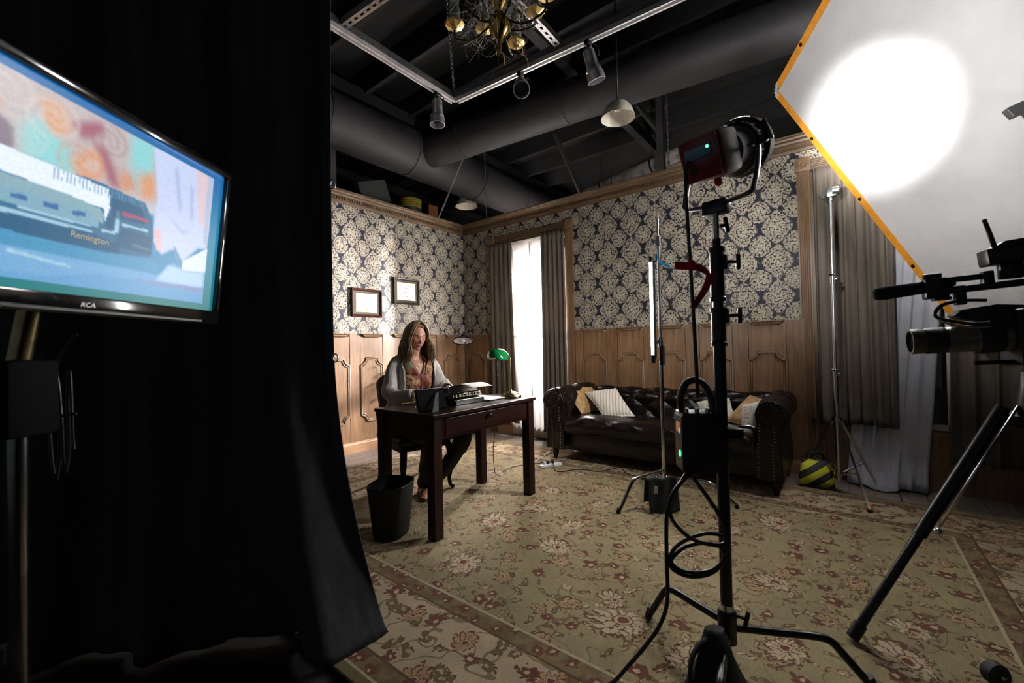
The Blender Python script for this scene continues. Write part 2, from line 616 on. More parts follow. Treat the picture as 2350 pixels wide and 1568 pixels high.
# baseboards
struct(MB().prism([(0.0, 0.0), (0.030, 0.0), (0.030, 0.095), (0.024, 0.105), (0.020, 0.120), (0.0, 0.120)], -6.0, -0.02, Matrix(((1, 0, 0), (0, 0, 1), (0, 1, 0)))).build('baseboard_left', WOOD_BASE))
mb = MB()
for x0, x1 in ((0.03, 0.50), (0.62, 1.73), (1.85, 4.04), (5.9, 7.4)):
    mb.prism([(0.0, 0.0), (-0.030, 0.0), (-0.030, 0.095), (-0.024, 0.105), (-0.020, 0.120), (0.0, 0.120)], x0, x1, Matrix(((0, 0, 1), (1, 0, 0), (0, 1, 0))))
struct(mb.build('baseboard_back', WOOD_BASE))

# crown mouldings with dentils
CROWN = [(0.0, 2.775), (0.016, 2.775), (0.020, 2.800), (0.034, 2.806), (0.036, 2.836), (0.050, 2.846), (0.055, 2.862), (0.078, 2.872), (0.084, 2.884), (0.098, 2.892), (0.098, 2.905), (0.0, 2.905)]
t1 = struct(MB().prism(CROWN, -6.0, 0.0, Matrix(((1, 0, 0), (0, 0, 1), (0, 1, 0)))).build('trim_1', WOOD_TRIM_Y))
t2 = struct(MB().prism([(-a, b) for a, b in CROWN], 0.0, 7.4, Matrix(((0, 0, 1), (1, 0, 0), (0, 1, 0)))).build('trim_2', WOOD_TRIM_H))
mb = MB()
for k in range(190): mb.box((0.043, -0.10 - k * 0.031, 2.8205), (0.016, 0.019, 0.025))
mb.build('dentil_course', WOOD_TRIM_Y, t1, kind='stuff')
mb = MB()
for k in range(232): mb.box((0.12 + k * 0.031, -0.043, 2.8205), (0.019, 0.016, 0.025))
mb.build('dentil_course', WOOD_TRIM_H, t2, kind='stuff')

# ------------------------------------------------------------------ windows with fluted casings
def fluted(mb, x0, x1, z0, z1, horizontal=False):
    """casing board with five flutes on the back wall"""
    if not horizontal:
        w = x1 - x0
    else:
        w = z1 - z0
    prof = [(0.0, 0.0), (0.0, 0.022)]
    nfl = 5
    m_ = w * 0.10
    fw = (w - 2 * m_) / nfl
    for i in range(nfl):
        a = m_ + i * fw
        for k in range(7):
            th = PI * k / 6
            prof.append((a + fw * 0.12 + (fw * 0.38) * (1 - math.cos(th)), 0.022 - 0.007 * math.sin(th)))
    prof += [(w, 0.022), (w, 0.0)]
    n = len(prof)
    if not horizontal:
        rings = [[(x0 + a, -d, z) for a, d in prof] for z in (z0, z1)]
    else:
        rings = [[(x, -d, z0 + a) for a, d in prof] for x in (x0, x1)]
    mb.loft(rings)

def rosette(xc, zc, s, parent, m):
    mb = MB().box((xc, -0.016, zc), (s, 0.032, s), bev=0.003)
    R = Matrix.Rotation(PI / 2, 3, 'X')
    mb.lathe([(0.001, 0.0), (s * 0.44, 0.0), (s * 0.44, 0.006), (s * 0.36, 0.008), (s * 0.33, 0.003), (s * 0.26, 0.003), (s * 0.22, 0.010), (s * 0.15, 0.004), (s * 0.10, 0.010), (0.001, 0.013)], (xc, -0.032, zc), 24, R)
    return mb.build('rosette_block', m, parent, smooth=True, angle=40)

def make_window(name, xl, xr, cw, ztop, zbot, zblock, panes=True):
    """xl, xr: outer edges of the casing; cw: casing width"""
    o = MB()
    # jamb lining
    for a, b_ in ((xl + cw, xl + cw + 0.02), (xr - cw - 0.02, xr - cw)):
        o.box(((a + b_) / 2, 0.05, (zbot + ztop) / 2), (b_ - a, 0.11, ztop - zbot))
    o.box(((xl + xr) / 2, 0.05, ztop - 0.01), (xr - xl - 2 * cw - 0.04, 0.11, 0.02))
    o.box(((xl + xr) / 2, 0.04, zbot + 0.012), (xr - xl - 2 * cw - 0.04, 0.13, 0.024))
    w = struct(o.build(name, WOOD_TRIM))
    for a in (xl, xr - cw):
        mb = MB(); fluted(mb, a, a + cw, 0.0, ztop - 0.002); mb.build('casing', WOOD_TRIM, w)
    mb = MB(); fluted(mb, xl + cw, xr - cw, ztop, ztop + 0.088, True); mb.build('head_casing', WOOD_TRIM_H, w)
    for a in (xl + cw / 2, xr - cw / 2): rosette(a, ztop + 0.055, zblock, w, WOOD_TRIM)
    # sash with muntins and glass
    gx0, gx1 = xl + cw + 0.02, xr - cw - 0.02
    mb = MB()
    for a in (gx0 + 0.02, gx1 - 0.02, (gx0 + gx1) / 2): mb.box((a, 0.08, (zbot + ztop) / 2 + 0.002), (0.04 if a != (gx0 + gx1) / 2 else 0.022, 0.03, ztop - zbot - 0.05))
    for z in (zbot + 0.05, (zbot + ztop) / 2, ztop - 0.045): mb.box(((gx0 + gx1) / 2, 0.08, z), (gx1 - gx0 - 0.08, 0.03, 0.042))
    mb.build('sash', mat('white_sash_paint', (0.55, 0.53, 0.5), 0.5), w)
    if panes:
        mg, t, b = newmat('window_glass')
        t.nodes.remove(b)
        tr = t.nodes.new('ShaderNodeBsdfTransparent'); gl = t.nodes.new('ShaderNodeBsdfGlossy'); mx = t.nodes.new('ShaderNodeMixShader')
        gl.inputs['Roughness'].default_value = 0.05
        x, y, z = coords(t)
        f = noise(t, vec(t, x, y, z), 3.0).step(0.0, 1.0) * 0.03 + 0.03
        t.links.new(f.o, mx.inputs[0]); t.links.new(tr.outputs[0], mx.inputs[1]); t.links.new(gl.outputs[0], mx.inputs[2])
        t.links.new(mx.outputs[0], t.nodes['Material Output'].inputs[0])
        for a, b_ in ((gx0 + 0.04, (gx0 + gx1) / 2 - 0.011), ((gx0 + gx1) / 2 + 0.011, gx1 - 0.04)):
            for z0, z1 in ((zbot + 0.071, (zbot + ztop) / 2 - 0.021), ((zbot + ztop) / 2 + 0.021, ztop - 0.066)):
                MB().box(((a + b_) / 2, 0.08, (z0 + z1) / 2), (b_ - a, 0.004, z1 - z0)).build('pane', mg, w)
    return w
make_window('window_1', 0.515, 1.835, 0.095, 2.555, 0.12, 0.105)
make_window('window_2', 4.055, 5.85, 0.093, 2.598, 0.42, 0.115)

# ------------------------------------------------------------------ curtains
def fabric(name, c0, c1, transl=0.25, transp=0.0, rough=0.9, weave=900.0):
    m, t, b = newmat(name)
    t.nodes.remove(b)
    x, y, z = coords(t)
    n = noise(t, vec(t, x * 3, y * 3, z * 0.4), 6.0, 3.0)
    wv = noise(t, vec(t, x, y, z), 260.0, 1.0)
    c = mixc(t, (n * 0.6 + wv * 0.4).step(0.3, 0.7), c0, c1)
    df = t.nodes.new('ShaderNodeBsdfDiffuse'); tl = t.nodes.new('ShaderNodeBsdfTranslucent')
    t.links.new(c, df.inputs[0]); t.links.new(c, tl.inputs[0])
    nb = bump(t, noise(t, vec(t, x, y, z * 0.5), 22.0, 3.0), 0.35, 0.012)
    t.links.new(nb, df.inputs['Normal'])
    mx = t.nodes.new('ShaderNodeMixShader'); mx.inputs[0].default_value = transl
    t.links.new(df.outputs[0], mx.inputs[1]); t.links.new(tl.outputs[0], mx.inputs[2])
    out = mx.outputs[0]
    if transp:
        tr = t.nodes.new('ShaderNodeBsdfTransparent'); m2 = t.nodes.new('ShaderNodeMixShader')
        f = (wv * 0.2 + (transp - 0.1))
        t.links.new(f.o, m2.inputs[0])
        t.links.new(out, m2.inputs[1]); t.links.new(tr.outputs[0], m2.inputs[2])
        out = m2.outputs[0]
    t.links.new(out, t.nodes['Material Output'].inputs[0])
    return m
TAUPE = fabric('taupe_linen', (0.135, 0.112, 0.092), (0.205, 0.175, 0.147), 0.12)
SHEER = fabric('white_sheer', (0.80, 0.77, 0.76), (0.90, 0.88, 0.87), 0.60, 0.50)
SHEER2 = fabric('white_sheer_heavy', (0.56, 0.56, 0.62), (0.72, 0.72, 0.78), 0.3, 0.12)

def curtain(name, m, xt0, xt1, xb0, xb1, y0, ztop, zbot, folds, amp, seed=0, ybot=None, rod=True, thick=0.0, puddle=0.0, nu=None, nv=40, wob=0.3):
    """pleated cloth hung on the back wall: top from xt0 to xt1, hem from xb0 to xb1"""
    r_ = np.random.default_rng(seed)
    ph = r_.uniform(0, 6.28, 6)
    nu = nu or folds * 12
    yb = y0 if ybot is None else ybot
    def fn(u, v):
        v2 = v
        z = ztop + (zbot - ztop) * v
        # uneven pleats
        uu = u + 0.018 * math.sin(5.1 * u * PI + ph[0]) + wob * 0.02 * v * math.sin(7 * u + ph[1])
        x = (xt0 + (xt1 - xt0) * uu) * (1 - v) + (xb0 + (xb1 - xb0) * uu) * v
        s_ = math.sin(2 * PI * folds * uu + ph[2] + 0.5 * v * math.sin(3 * v + ph[3]))
        s2 = math.sin(2 * PI * folds * 2.37 * uu + ph[4])
        k = 0.55 + 0.45 * v
        y = (y0 + (yb - y0) * v) - amp * k * (0.8 * s_ + 0.25 * s2 * (1 - 0.5 * v)) - amp
        x += 0.35 * amp * math.cos(2 * PI * folds * uu + ph[5]) * k
        if v < 0.03:
            y = y0 - amp * 0.7 + (y - y0) * 0.35
        z += 0.006 * math.sin(9 * u + ph[1]) * v
        if puddle and v > 0.93:
            q = (v - 0.93) / 0.07
            y -= puddle * q * q * (0.7 + 0.5 * math.sin(6 * u + ph[0]))
            z = max(z, 0.006 + 0.02 * (1 + math.sin(13 * u + 5 * q)) * (1 - q * 0.5))
        return (x, y, z)
    mb = MB().grid(fn, nu, nv)
    return mb.build(name, m, None, smooth=True, mods=[('SOLIDIFY', dict(thickness=0.003, offset=0))], recalc=False)
tag(curtain('curtain', TAUPE, 0.560, 0.955, 0.550, 1.02, -0.030, 2.535, 0.16, 5, 0.030, 3), 'taupe curtain left of the glowing sheer, beside the room corner', 'curtain', 'taupe window curtains')
tag(curtain('curtain', TAUPE, 1.415, 1.745, 1.42, 1.755, -0.030, 2.545, 0.10, 5, 0.030, 5), 'taupe curtain right of the glowing sheer, behind the sofa arm', 'curtain', 'taupe window curtains')
tag(curtain('sheer_curtain', SHEER, 0.70, 1.66, 0.90, 1.60, -0.006, 2.53, 0.012, 9, 0.010, 8, ybot=-0.035), 'white sheer curtain glowing with the bright light behind it', 'sheer curtain')
tag(curtain('curtain', TAUPE, 4.165, 4.66, 4.16, 4.67, -0.060, 2.575, 0.47, 6, 0.032, 11, wob=1.0), 'long taupe curtain hanging behind the silver light stand', 'curtain', 'taupe window curtains')
tag(curtain('curtain', TAUPE, 4.96, 5.72, 4.92, 5.74, -0.035, 2.575, 0.24, 7, 0.035, 12, wob=1.0), 'dim taupe curtain behind the film camera', 'curtain', 'taupe window curtains')
tag(curtain('sheer_curtain', SHEER2, 4.58, 5.00, 4.34, 4.80, 0.022, 2.57, 0.006, 6, 0.012, 17, ybot=-0.060, puddle=0.12), 'grey-white sheer curtain trailing onto the floor beside the tripod stand', 'sheer curtain')
# rods
for x0, x1, z in ((0.615, 1.735, 2.535), (4.152, 5.752, 2.58)):
    tag(MB().cyl((x0, -0.03, z), (x1, -0.03, z), 0.008, n=10).build('curtain_rod', mat('rod_metal', (0.10, 0.09, 0.08), 0.4, 1.0)), 'thin metal rod carrying the curtains of the ' + ('bright' if x0 < 2 else 'dim') + ' window', 'curtain rod')
# ------------------------------------------------------------------ rug
RX, RY = 2.43, 1.60
def make_rug():
    m, t, b = newmat('floral_rug')
    x, y, z = coords(t)
    jx = noise(t, vec(t, x, y), 30.0, 2.0) - 0.5
    jy = noise(t, vec(t, x + 5.0, y), 30.0, 2.0) - 0.5
    px, py = x + jx * 0.034, y + jy * 0.034
    CREAM, RED, BROWN, SAGE, OLIVE, TAN = (0.47, 0.365, 0.235), (0.150, 0.036, 0.022), (0.10, 0.050, 0.022), (0.285, 0.232, 0.122), (0.140, 0.112, 0.040), (0.38, 0.245, 0.125)
    fz = noise(t, vec(t, x, y), 3.0, 2.0)
    col = mixc(t, fz.step(0.3, 0.7), tuple(c * 0.86 for c in SAGE), tuple(c * 1.10 for c in SAGE))
    def flower(col, scale, size, petals, edge, petal, heart, ox=0.0, sq=1.0, thr=None):
        v = vec(t, px + ox, py + ox * 0.7)
        vo = voro(t, v, scale, rand=0.82)
        sp = t.nodes.new('ShaderNodeSeparateXYZ'); t.links.new(vo.outputs['Position'], sp.inputs[0])
        sc = t.nodes.new('ShaderNodeSeparateColor'); t.links.new(vo.outputs['Color'], sc.inputs[0])
        r1, r2 = S(t, sc.outputs[0]), S(t, sc.outputs[1])
        dx = (px + ox) - S(t, sp.outputs[0])
        dy = (py + ox * 0.7) - S(t, sp.outputs[1])
        an = r1 * 6.2832
        ca, sa = an.cos(), an.sin()
        lx = dx * ca + dy * sa
        ly = (dy * ca - dx * sa) * sq
        rr = (lx * lx + ly * ly).sqrt() / ((r2 * 0.5 + 0.65) * size)
        th = ly.atan2(lx)
        # petals with a swirl
        lobe = (th * (petals / 2.0) + rr * 1.6 + (jx + jy) * 5.0).sin().abs()
        R = lobe * 0.46 + 0.52 + (th + 0.8).sin() * 0.20 + jx * 1.1
        q = rr / R
        inside = q.lt(1.0)
        if thr is not None: inside = inside * S(t, sc.outputs[2]).gt(thr)
        out = mixc(t, q.gt(0.80), petal, edge)
        out = mixc(t, lobe.lt(0.30) * rr.gt(0.30), out, edge)
        out = mixc(t, rr.lt(0.30), out, BROWN)
        out = mixc(t, rr.lt(0.26), out, CREAM)
        out = mixc(t, rr.lt(0.17), out, heart)
        return mixc(t, inside, col, out)
    # vines, small leaves, rosettes, palmettes
    vn = noise(t, vec(t, x, y), 4.2, 1.0)
    vine = (vn - 0.5).abs().lt(0.0045)
    col = mixc(t, vine * 0.6, col, BROWN)
    col = flower(col, 10.5, 0.036, 2.0, BROWN, OLIVE, TAN, 1.3, 2.2, 0.15)
    col = flower(col, 9.0, 0.034, 2.0, BROWN, TAN, CREAM, 4.1, 2.4, 0.35)
    col = flower(col, 7.0, 0.042, 3.0, BROWN, CREAM, OLIVE, 6.6, 2.0, 0.5)
    col = flower(col, 5.6, 0.046, 5.0, BROWN, RED, CREAM, 7.7, 1.3, 0.25)
    col = flower(col, 3.6, 0.072, 7.0, BROWN, TAN, RED, 2.9, 1.35, 0.1)
    col = flower(col, 2.05, 0.128, 11.0, BROWN, CREAM, RED, 9.3, 1.3)
    field = col
    # borders, measured inwards from the edge
    e = ((x.abs() * -1.0) + RX).min((y.abs() * -1.0) + RY)
    main = mixc(t, noise(t, vec(t, x, y), 6.0).step(0.3, 0.7), tuple(c * 0.85 for c in CREAM), CREAM)
    main = mixc(t, ((noise(t, vec(t, x + 2.0, y), 7.0, 1.0) - 0.5).abs().lt(0.02)) * 0.8, main, OLIVE)
    main = flower(main, 8.5, 0.050, 3.0, BROWN, OLIVE, TAN, 5.1, 1.8)
    main = flower(main, 6.0, 0.050, 6.0, BROWN, RED, CREAM, 3.3, 1.2, 0.2)
    main = flower(main, 3.6, 0.085, 9.0, RED, TAN, RED, 6.2, 1.2)
    guard = mixc(t, noise(t, vec(t, x, y), 14.0).step(0.4, 0.6), (0.14, 0.095, 0.042), (0.21, 0.15, 0.07))
    guard = flower(guard, 11.0, 0.036, 5.0, BROWN, RED, CREAM, 8.1, 1.2)
    def band(col, a, c, new): return mixc(t, e.gt(a) * e.lt(c), col, new)
    col = field
    col = band(col, -1.0, 0.560, (0.42, 0.36, 0.22))
    col = band(col, -1.0, 0.548, guard)
    col = band(col, -1.0, 0.474, BROWN)
    col = band(col, -1.0, 0.464, main)
    col = band(col, -1.0, 0.130, BROWN)
    col = band(col, -1.0, 0.120, guard)
    col = band(col, -1.0, 0.050, (0.40, 0.34, 0.20))
    col = band(col, -1.0, 0.040, OLIVE)
    fib = noise(t, vec(t, x, y), 220.0, 2.0)
    col = mixc(t, fib.step(0.35, 0.8) * 0.45, col, (0.06, 0.05, 0.03))
    t.links.new(col, b.inputs['Base Color'])
    b.inputs['Roughness'].default_value = 0.95
    b.inputs['Specular IOR Level'].default_value = 0.1
    b.inputs['Sheen Weight'].default_value = 0.15
    t.links.new(bump(t, fib, 0.5, 0.004), b.inputs['Normal'])
    return m
rug = MB().box((0, 0, 0.007), (2 * RX, 2 * RY, 0.013), bev=0.004).build('rug', make_rug())
rug.location = (0.5 + RX, -2.025, 0)
tag(rug, 'large floral sage and cream rug with bordered edge covering the floor', 'rug')
ZR = 0.0135       # top of the rug

# ------------------------------------------------------------------ desk
desk = thing('writing_desk', 'dark mahogany writing desk the woman sits at', 'desk', (2.17, -2.25, ZR))
MB().box((2.172, -2.25, 0.743), (0.590, 1.035, 0.024), bev=0.004).build('desktop', MAHOG, desk)
for x in (1.925, 2.420):
    for y in (-2.722, -1.778):
        MB().box((x, y, (0.731 + ZR) / 2), (0.066, 0.066, 0.731 - ZR), bev=0.003).build('leg', MAHOG_L, desk)
MB().box((2.428, -2.25, 0.663), (0.022, 0.876, 0.135)).build('apron', MAHOG, desk)
MB().box((1.918, -2.25, 0.663), (0.022, 0.876, 0.135)).build('apron', MAHOG, desk)
for y in (-2.728, -1.772):
    MB().box((2.1725, y, 0.663), (0.427, 0.022, 0.135)).build('apron', MAHOG_L, desk)
dr = MB().box((2.441, -2.25, 0.664), (0.006, 0.80, 0.105), bev=0.002).build('drawer', MAHOG, desk)
MB().lathe([(0.001, 0), (0.008, 0), (0.006, 0.010), (0.014, 0.016), (0.014, 0.024), (0.001, 0.028)], (2.444, -2.262, 0.690), 16, Matrix.Rotation(PI / 2, 3, 'Y')).build('knob', mat('dark_knob', (0.01, 0.008, 0.008), 0.25), dr, smooth=True)

# ------------------------------------------------------------------ things on the desk
DZ = 0.7552
BRASS = mat('antique_brass', (0.42, 0.34, 0.19), 0.28, 1.0, var=0.25, scale=40)
GLOSSK = mat('gloss_black', (0.008, 0.008, 0.009), 0.18, 0.0)
KMETAL = mat('aged_nickel', (0.46, 0.44, 0.38), 0.32, 1.0, var=0.3)
PAPER = mat('white_paper', (0.80, 0.78, 0.74), 0.85, var=0.04)
INK = mat('grey_ink', (0.12, 0.12, 0.13), 0.8)
# typewriter
tw = thing('typewriter', 'vintage black typewriter with a sheet of paper in its roller', 'typewriter', (2.14, -2.265, DZ))
mb = MB()
sil = [(1.965, DZ + 0.004), (2.285, DZ + 0.004), (2.285, DZ + 0.030), (2.225, DZ + 0.042), (2.205, DZ + 0.078), (2.10, DZ + 0.082), (2.07, DZ + 0.060), (1.965, DZ + 0.028)]
mb.prism(sil, -2.405, -2.125, Matrix(((1, 0, 0), (0, 0, 1), (0, 1, 0))))
mb.build('body', GLOSSK, tw)
for x in (1.98, 2.27):
    for y in (-2.39, -2.14): MB().cyl((x, y, DZ), (x, y, DZ + 0.008), 0.010, n=10).build('foot', BLACK, tw)
mb = MB().tube([(2.240, -2.420, DZ + 0.052), (2.240, -2.110, DZ + 0.052)], 0.0045, 8).tube([(2.228, -2.425, DZ + 0.068), (2.228, -2.105, DZ + 0.068)], 0.0035, 8)
mb.build('carriage_rail', KMETAL, tw, smooth=True)
for k in range(9):
    MB().box((2.246 - 0.004 * (k % 2), -2.395 + k * 0.0325, DZ + 0.060), (0.008, 0.010 + 0.006 * (k % 3), 0.020 + 0.006 * (k % 2)), bev=0.0015).build('linkage', KMETAL if k % 3 else mat('gilt', (0.55, 0.38, 0.10), 0.35, 0.8), tw)
for y in (-2.418, -2.112): MB().box((2.190, y, DZ + 0.088), (0.075, 0.008, 0.060), bev=0.004).build('carriage_end', KMETAL, tw)
MB().box((2.275, -2.265, DZ + 0.0335), (0.012, 0.250, 0.004), bev=0.001).build('chassis_edge', KMETAL, tw)
ca = MB().cyl((2.165, -2.435, DZ + 0.100), (2.165, -2.095, DZ + 0.100), 0.018, n=18).build('platen', mat('platen_rubber', (0.02, 0.02, 0.02), 0.5), tw, smooth=True, angle=40)
for y in (-2.452, -2.078): MB().cyl((2.165, y - 0.012, DZ + 0.100), (2.165, y + 0.012, DZ + 0.100), 0.017, n=14).build('platen_knob', GLOSSK, ca, smooth=True, angle=40)
mb = MB()
for k in range(7): mb.box((2.207, -2.385 + k * 0.040, DZ + 0.088), (0.006, 0.022, 0.026), bev=0.002)
mb.box((2.203, -2.265, DZ + 0.077), (0.006, 0.30, 0.008)).box((2.203, -2.265, DZ + 0.112), (0.006, 0.30, 0.005))
mb.build('paper_bail', KMETAL, tw)
mb = MB()
mb.grid(lambda u, v: (2.185 + 0.045 * v, -2.40 + 0.27 * u, DZ + 0.122 - 0.040 * v * v), 2, 6)
mb.build('paper_table', mat('olive_paint', (0.16, 0.15, 0.10), 0.4), tw, mods=[('SOLIDIFY', dict(thickness=0.002))])
for k in range(4):       # four key rows
    for j in range(10):
        y = -2.375 + j * 0.0235 + (k % 2) * 0.010
        p = (1.985 + k * 0.022, y, DZ + 0.036 + k * 0.011)
        MB().cyl((p[0], p[1], p[2] - 0.006), p, 0.0075, n=8).build('key', GLOSSK, tw)
mb = MB()
for k in range(26):
    a = PI * (k / 25.0)
    mb.tube([(2.085, -2.265 - 0.075 * math.cos(a), DZ + 0.060 + 0.005), (2.125, -2.265 - 0.050 * math.cos(a), DZ + 0.066 + 0.020 * math.sin(a))], 0.0012, 4)
mb.build('typebars', KMETAL, tw, kind='stuff')
for y in (-2.335, -2.195): MB().lathe([(0.001, 0), (0.024, 0), (0.024, 0.006), (0.006, 0.010), (0.001, 0.012)], (2.10, y, DZ + 0.083), 18).build('ribbon_spool', KMETAL, tw, smooth=True, angle=40)
MB().box((2.270, -2.31, DZ + 0.027), (0.012, 0.08, 0.010)).build('margin_stop', mat('gilt', (0.55, 0.38, 0.10), 0.35, 0.8), tw)
MB().tube([(2.16, -2.445, DZ + 0.116), (2.145, -2.455, DZ + 0.122), (2.115, -2.46, DZ + 0.126)], 0.004, 8).build('return_lever', KMETAL, tw, smooth=True)
def sheet(u, v):
    s_ = v
    x = 2.165 + 0.018 + 0.215 * s_
    z = DZ + 0.118 + 0.030 * math.sin(min(1, s_ * 1.2) * 2.2) - 0.020 * s_ * s_
    return (x, -2.372 + 0.216 * u, z + 0.002 * math.sin(3 * u))
tag(MB().grid(sheet, 6, 14).build('paper_sheet', PAPER, None, smooth=True, mods=[('SOLIDIFY', dict(thickness=0.0006))]), 'white sheet of paper curling out of the typewriter', 'paper')
# picture frame seen from behind
R = Matrix.Rotation(math.radians(-16), 3, 'Y')
fr = thing('photo_frame', 'black photo frame seen from behind at the near desk corner', 'picture frame', (2.30, -2.60, DZ))
MB().box(Vector((2.262, -2.600, DZ + 0.066)), (0.010, 0.225, 0.132), R).build('back_board', mat('black_velvet', (0.005, 0.005, 0.006), 0.95, spec=0.05), fr)
mb = MB()
for y in (-2.708, -2.492): mb.box(Vector((2.255, y, DZ + 0.066)), (0.016, 0.012, 0.134), R)
for z in (-0.061, 0.061): mb.box(Vector((2.255, -2.6, DZ + 0.066)) + R @ Vector((0, 0, z)), (0.016, 0.226, 0.012), R)
mb.build('rim', GLOSSK, fr)
MB().add([(2.272, -2.575, DZ + 0.098), (2.268, -2.545, DZ + 0.105), (2.372, -2.640, DZ + 0.001), (2.372, -2.690, DZ + 0.001), (2.268, -2.575, DZ + 0.098), (2.264, -2.545, DZ + 0.105), (2.367, -2.640, DZ + 0.001), (2.367, -2.690, DZ + 0.001)], [(0, 1, 2, 3), (7, 6, 5, 4), (0, 3, 7, 4), (1, 5, 6, 2), (0, 4, 5, 1), (3, 2, 6, 7)]).build('easel_strut', mat('grey_velvet', (0.05, 0.06, 0.062), 0.9), fr)
# water glass
GLASS = mat('clear_glass', (1, 1, 1), 0.02, trans=1.0, ior=1.45, var=0.0)
g = MB().lathe([(0.001, 0.0), (0.026, 0.0), (0.034, 0.145), (0.0322, 0.145), (0.0245, 0.010), (0.001, 0.010)], (2.075, -2.555, DZ), 24)
tag(g.build('drinking_glass', GLASS, None, smooth=True, angle=50), 'clear tall drinking glass behind the black photo frame', 'glass')
# loose papers
for k in range(3):
    a = (0.06, -0.10, 0.03)[k]
    R = Matrix.Rotation(a, 3, 'Z')
    tag(MB().box((2.145 + 0.01 * k, -1.975 - 0.012 * k, DZ + 0.0015 + k * 0.0036), (0.30, 0.215, 0.003), R).build('paper_pile', mat('cream_paper_%d' % k, ((0.78, 0.74, 0.62), (0.80, 0.77, 0.68), (0.82, 0.80, 0.74))[k], 0.85, var=0.03)), ('bottom', 'middle', 'top')[k] + ' sheaf of cream papers between the typewriter and green lamp', 'paper', 'papers on the desk')
# banker's lamp
bl = thing('banker_lamp', 'brass desk lamp with a green glass shade', 'lamp', (2.305, -1.838, DZ))
MB().lathe([(0.001, 0), (0.082, 0), (0.083, 0.012), (0.078, 0.020), (0.060, 0.026), (0.056, 0.034), (0.036, 0.042), (0.014, 0.046), (0.010, 0.058), (0.001, 0.058)], (2.305, -1.838, DZ), 32).build('base', BRASS, bl, smooth=True, angle=35)
MB().cyl((2.305, -1.838, DZ + 0.05), (2.305, -1.838, 1.055), 0.0052, n=12).build('stem', BRASS, bl, smooth=True, angle=40)
mb = MB()
mb.tube(cr([(2.305, -1.838, 1.055), (2.300, -1.838, 1.066), (2.285, -1.838, 1.068), (2.262, -1.838, 1.066)], 5), 0.0045, 8)
mb.tube(cr([(2.262, -1.838, 1.066), (2.262, -1.80, 1.064), (2.235, -1.775, 1.062)], 4), 0.0042, 8).tube(cr([(2.262, -1.838, 1.066), (2.268, -1.92, 1.063), (2.255, -1.975, 1.062), (2.235, -1.98, 1.062)], 4), 0.0042, 8)
for y in (-1.978, -1.778): mb.ball((2.238, y, 1.062), 0.009, 10, 6)
mb.build('yoke', BRASS, bl, smooth=True)
MB().cyl((2.255, -1.93, 1.055), (2.255, -1.93, 0.935), 0.0012, n=6).ball((2.255, -1.93, 0.93), 0.006, 8, 6).build('pull_chain', BRASS, bl, smooth=True)
def shade(scale):
    rings = []
    for i in range(13):
        v = -1 + 2 * i / 12
        w = (1 - abs(v) ** 3.2) ** 0.5 if abs(v) < 1 else 0.0
        w = max(w, 0.03)
        ring = []
        for j in range(15):
            a = -0.25 + (PI + 0.40) * j / 14
            ring.append((2.222 + scale * (0.072 * w * math.cos(a)) - 0.014 * math.sin(a), -1.878 + scale * 0.094 * v, 1.062 + scale * 0.074 * w * math.sin(a)))
        rings.append(ring)
    return rings
GREEN = mat('green_cased_glass', (0.004, 0.19, 0.045), 0.08, var=0.1, coat=1.0)
mb = MB(); mb.loft(shade(1.0), closed=False)
sh = mb.build('lamp_shade', [GREEN, mat('white_cased_glass', (0.8, 0.8, 0.76), 0.3)], bl, smooth=True, mods=[('SOLIDIFY', dict(thickness=0.004, offset=-1, material_offset=1))])
# wastebasket
mb = MB()
def basket_ring(z, sx, sy, n=40, e=3.0):
    out = []
    for j in range(n):
        a = 2 * PI * j / n
        c_, s_ = math.cos(a), math.sin(a)
        x = sx * abs(c_) ** (2 / e) * (1 if c_ >= 0 else -1)
        y = sy * abs(s_) ** (2 / e) * (1 if s_ >= 0 else -1)
        out.append((2.145 + x * 0.90 - y * 0.43, -2.835 + x * 0.43 + y * 0.90, z))
    return out
mb.loft([basket_ring(ZR, 0.086, 0.112), basket_ring(ZR + 0.02, 0.091, 0.118), basket_ring(0.305, 0.118, 0.145), basket_ring(0.325, 0.122, 0.150), basket_ring(0.330, 0.119, 0.147), basket_ring(0.300, 0.113, 0.140), basket_ring(ZR + 0.025, 0.086, 0.112)])
tag(mb.build('wastebasket', mat('black_plastic', (0.007, 0.009, 0.010), 0.5, spec=0.3), None, smooth=True, angle=40), 'black plastic wastebasket beside the near desk leg', 'wastebasket')

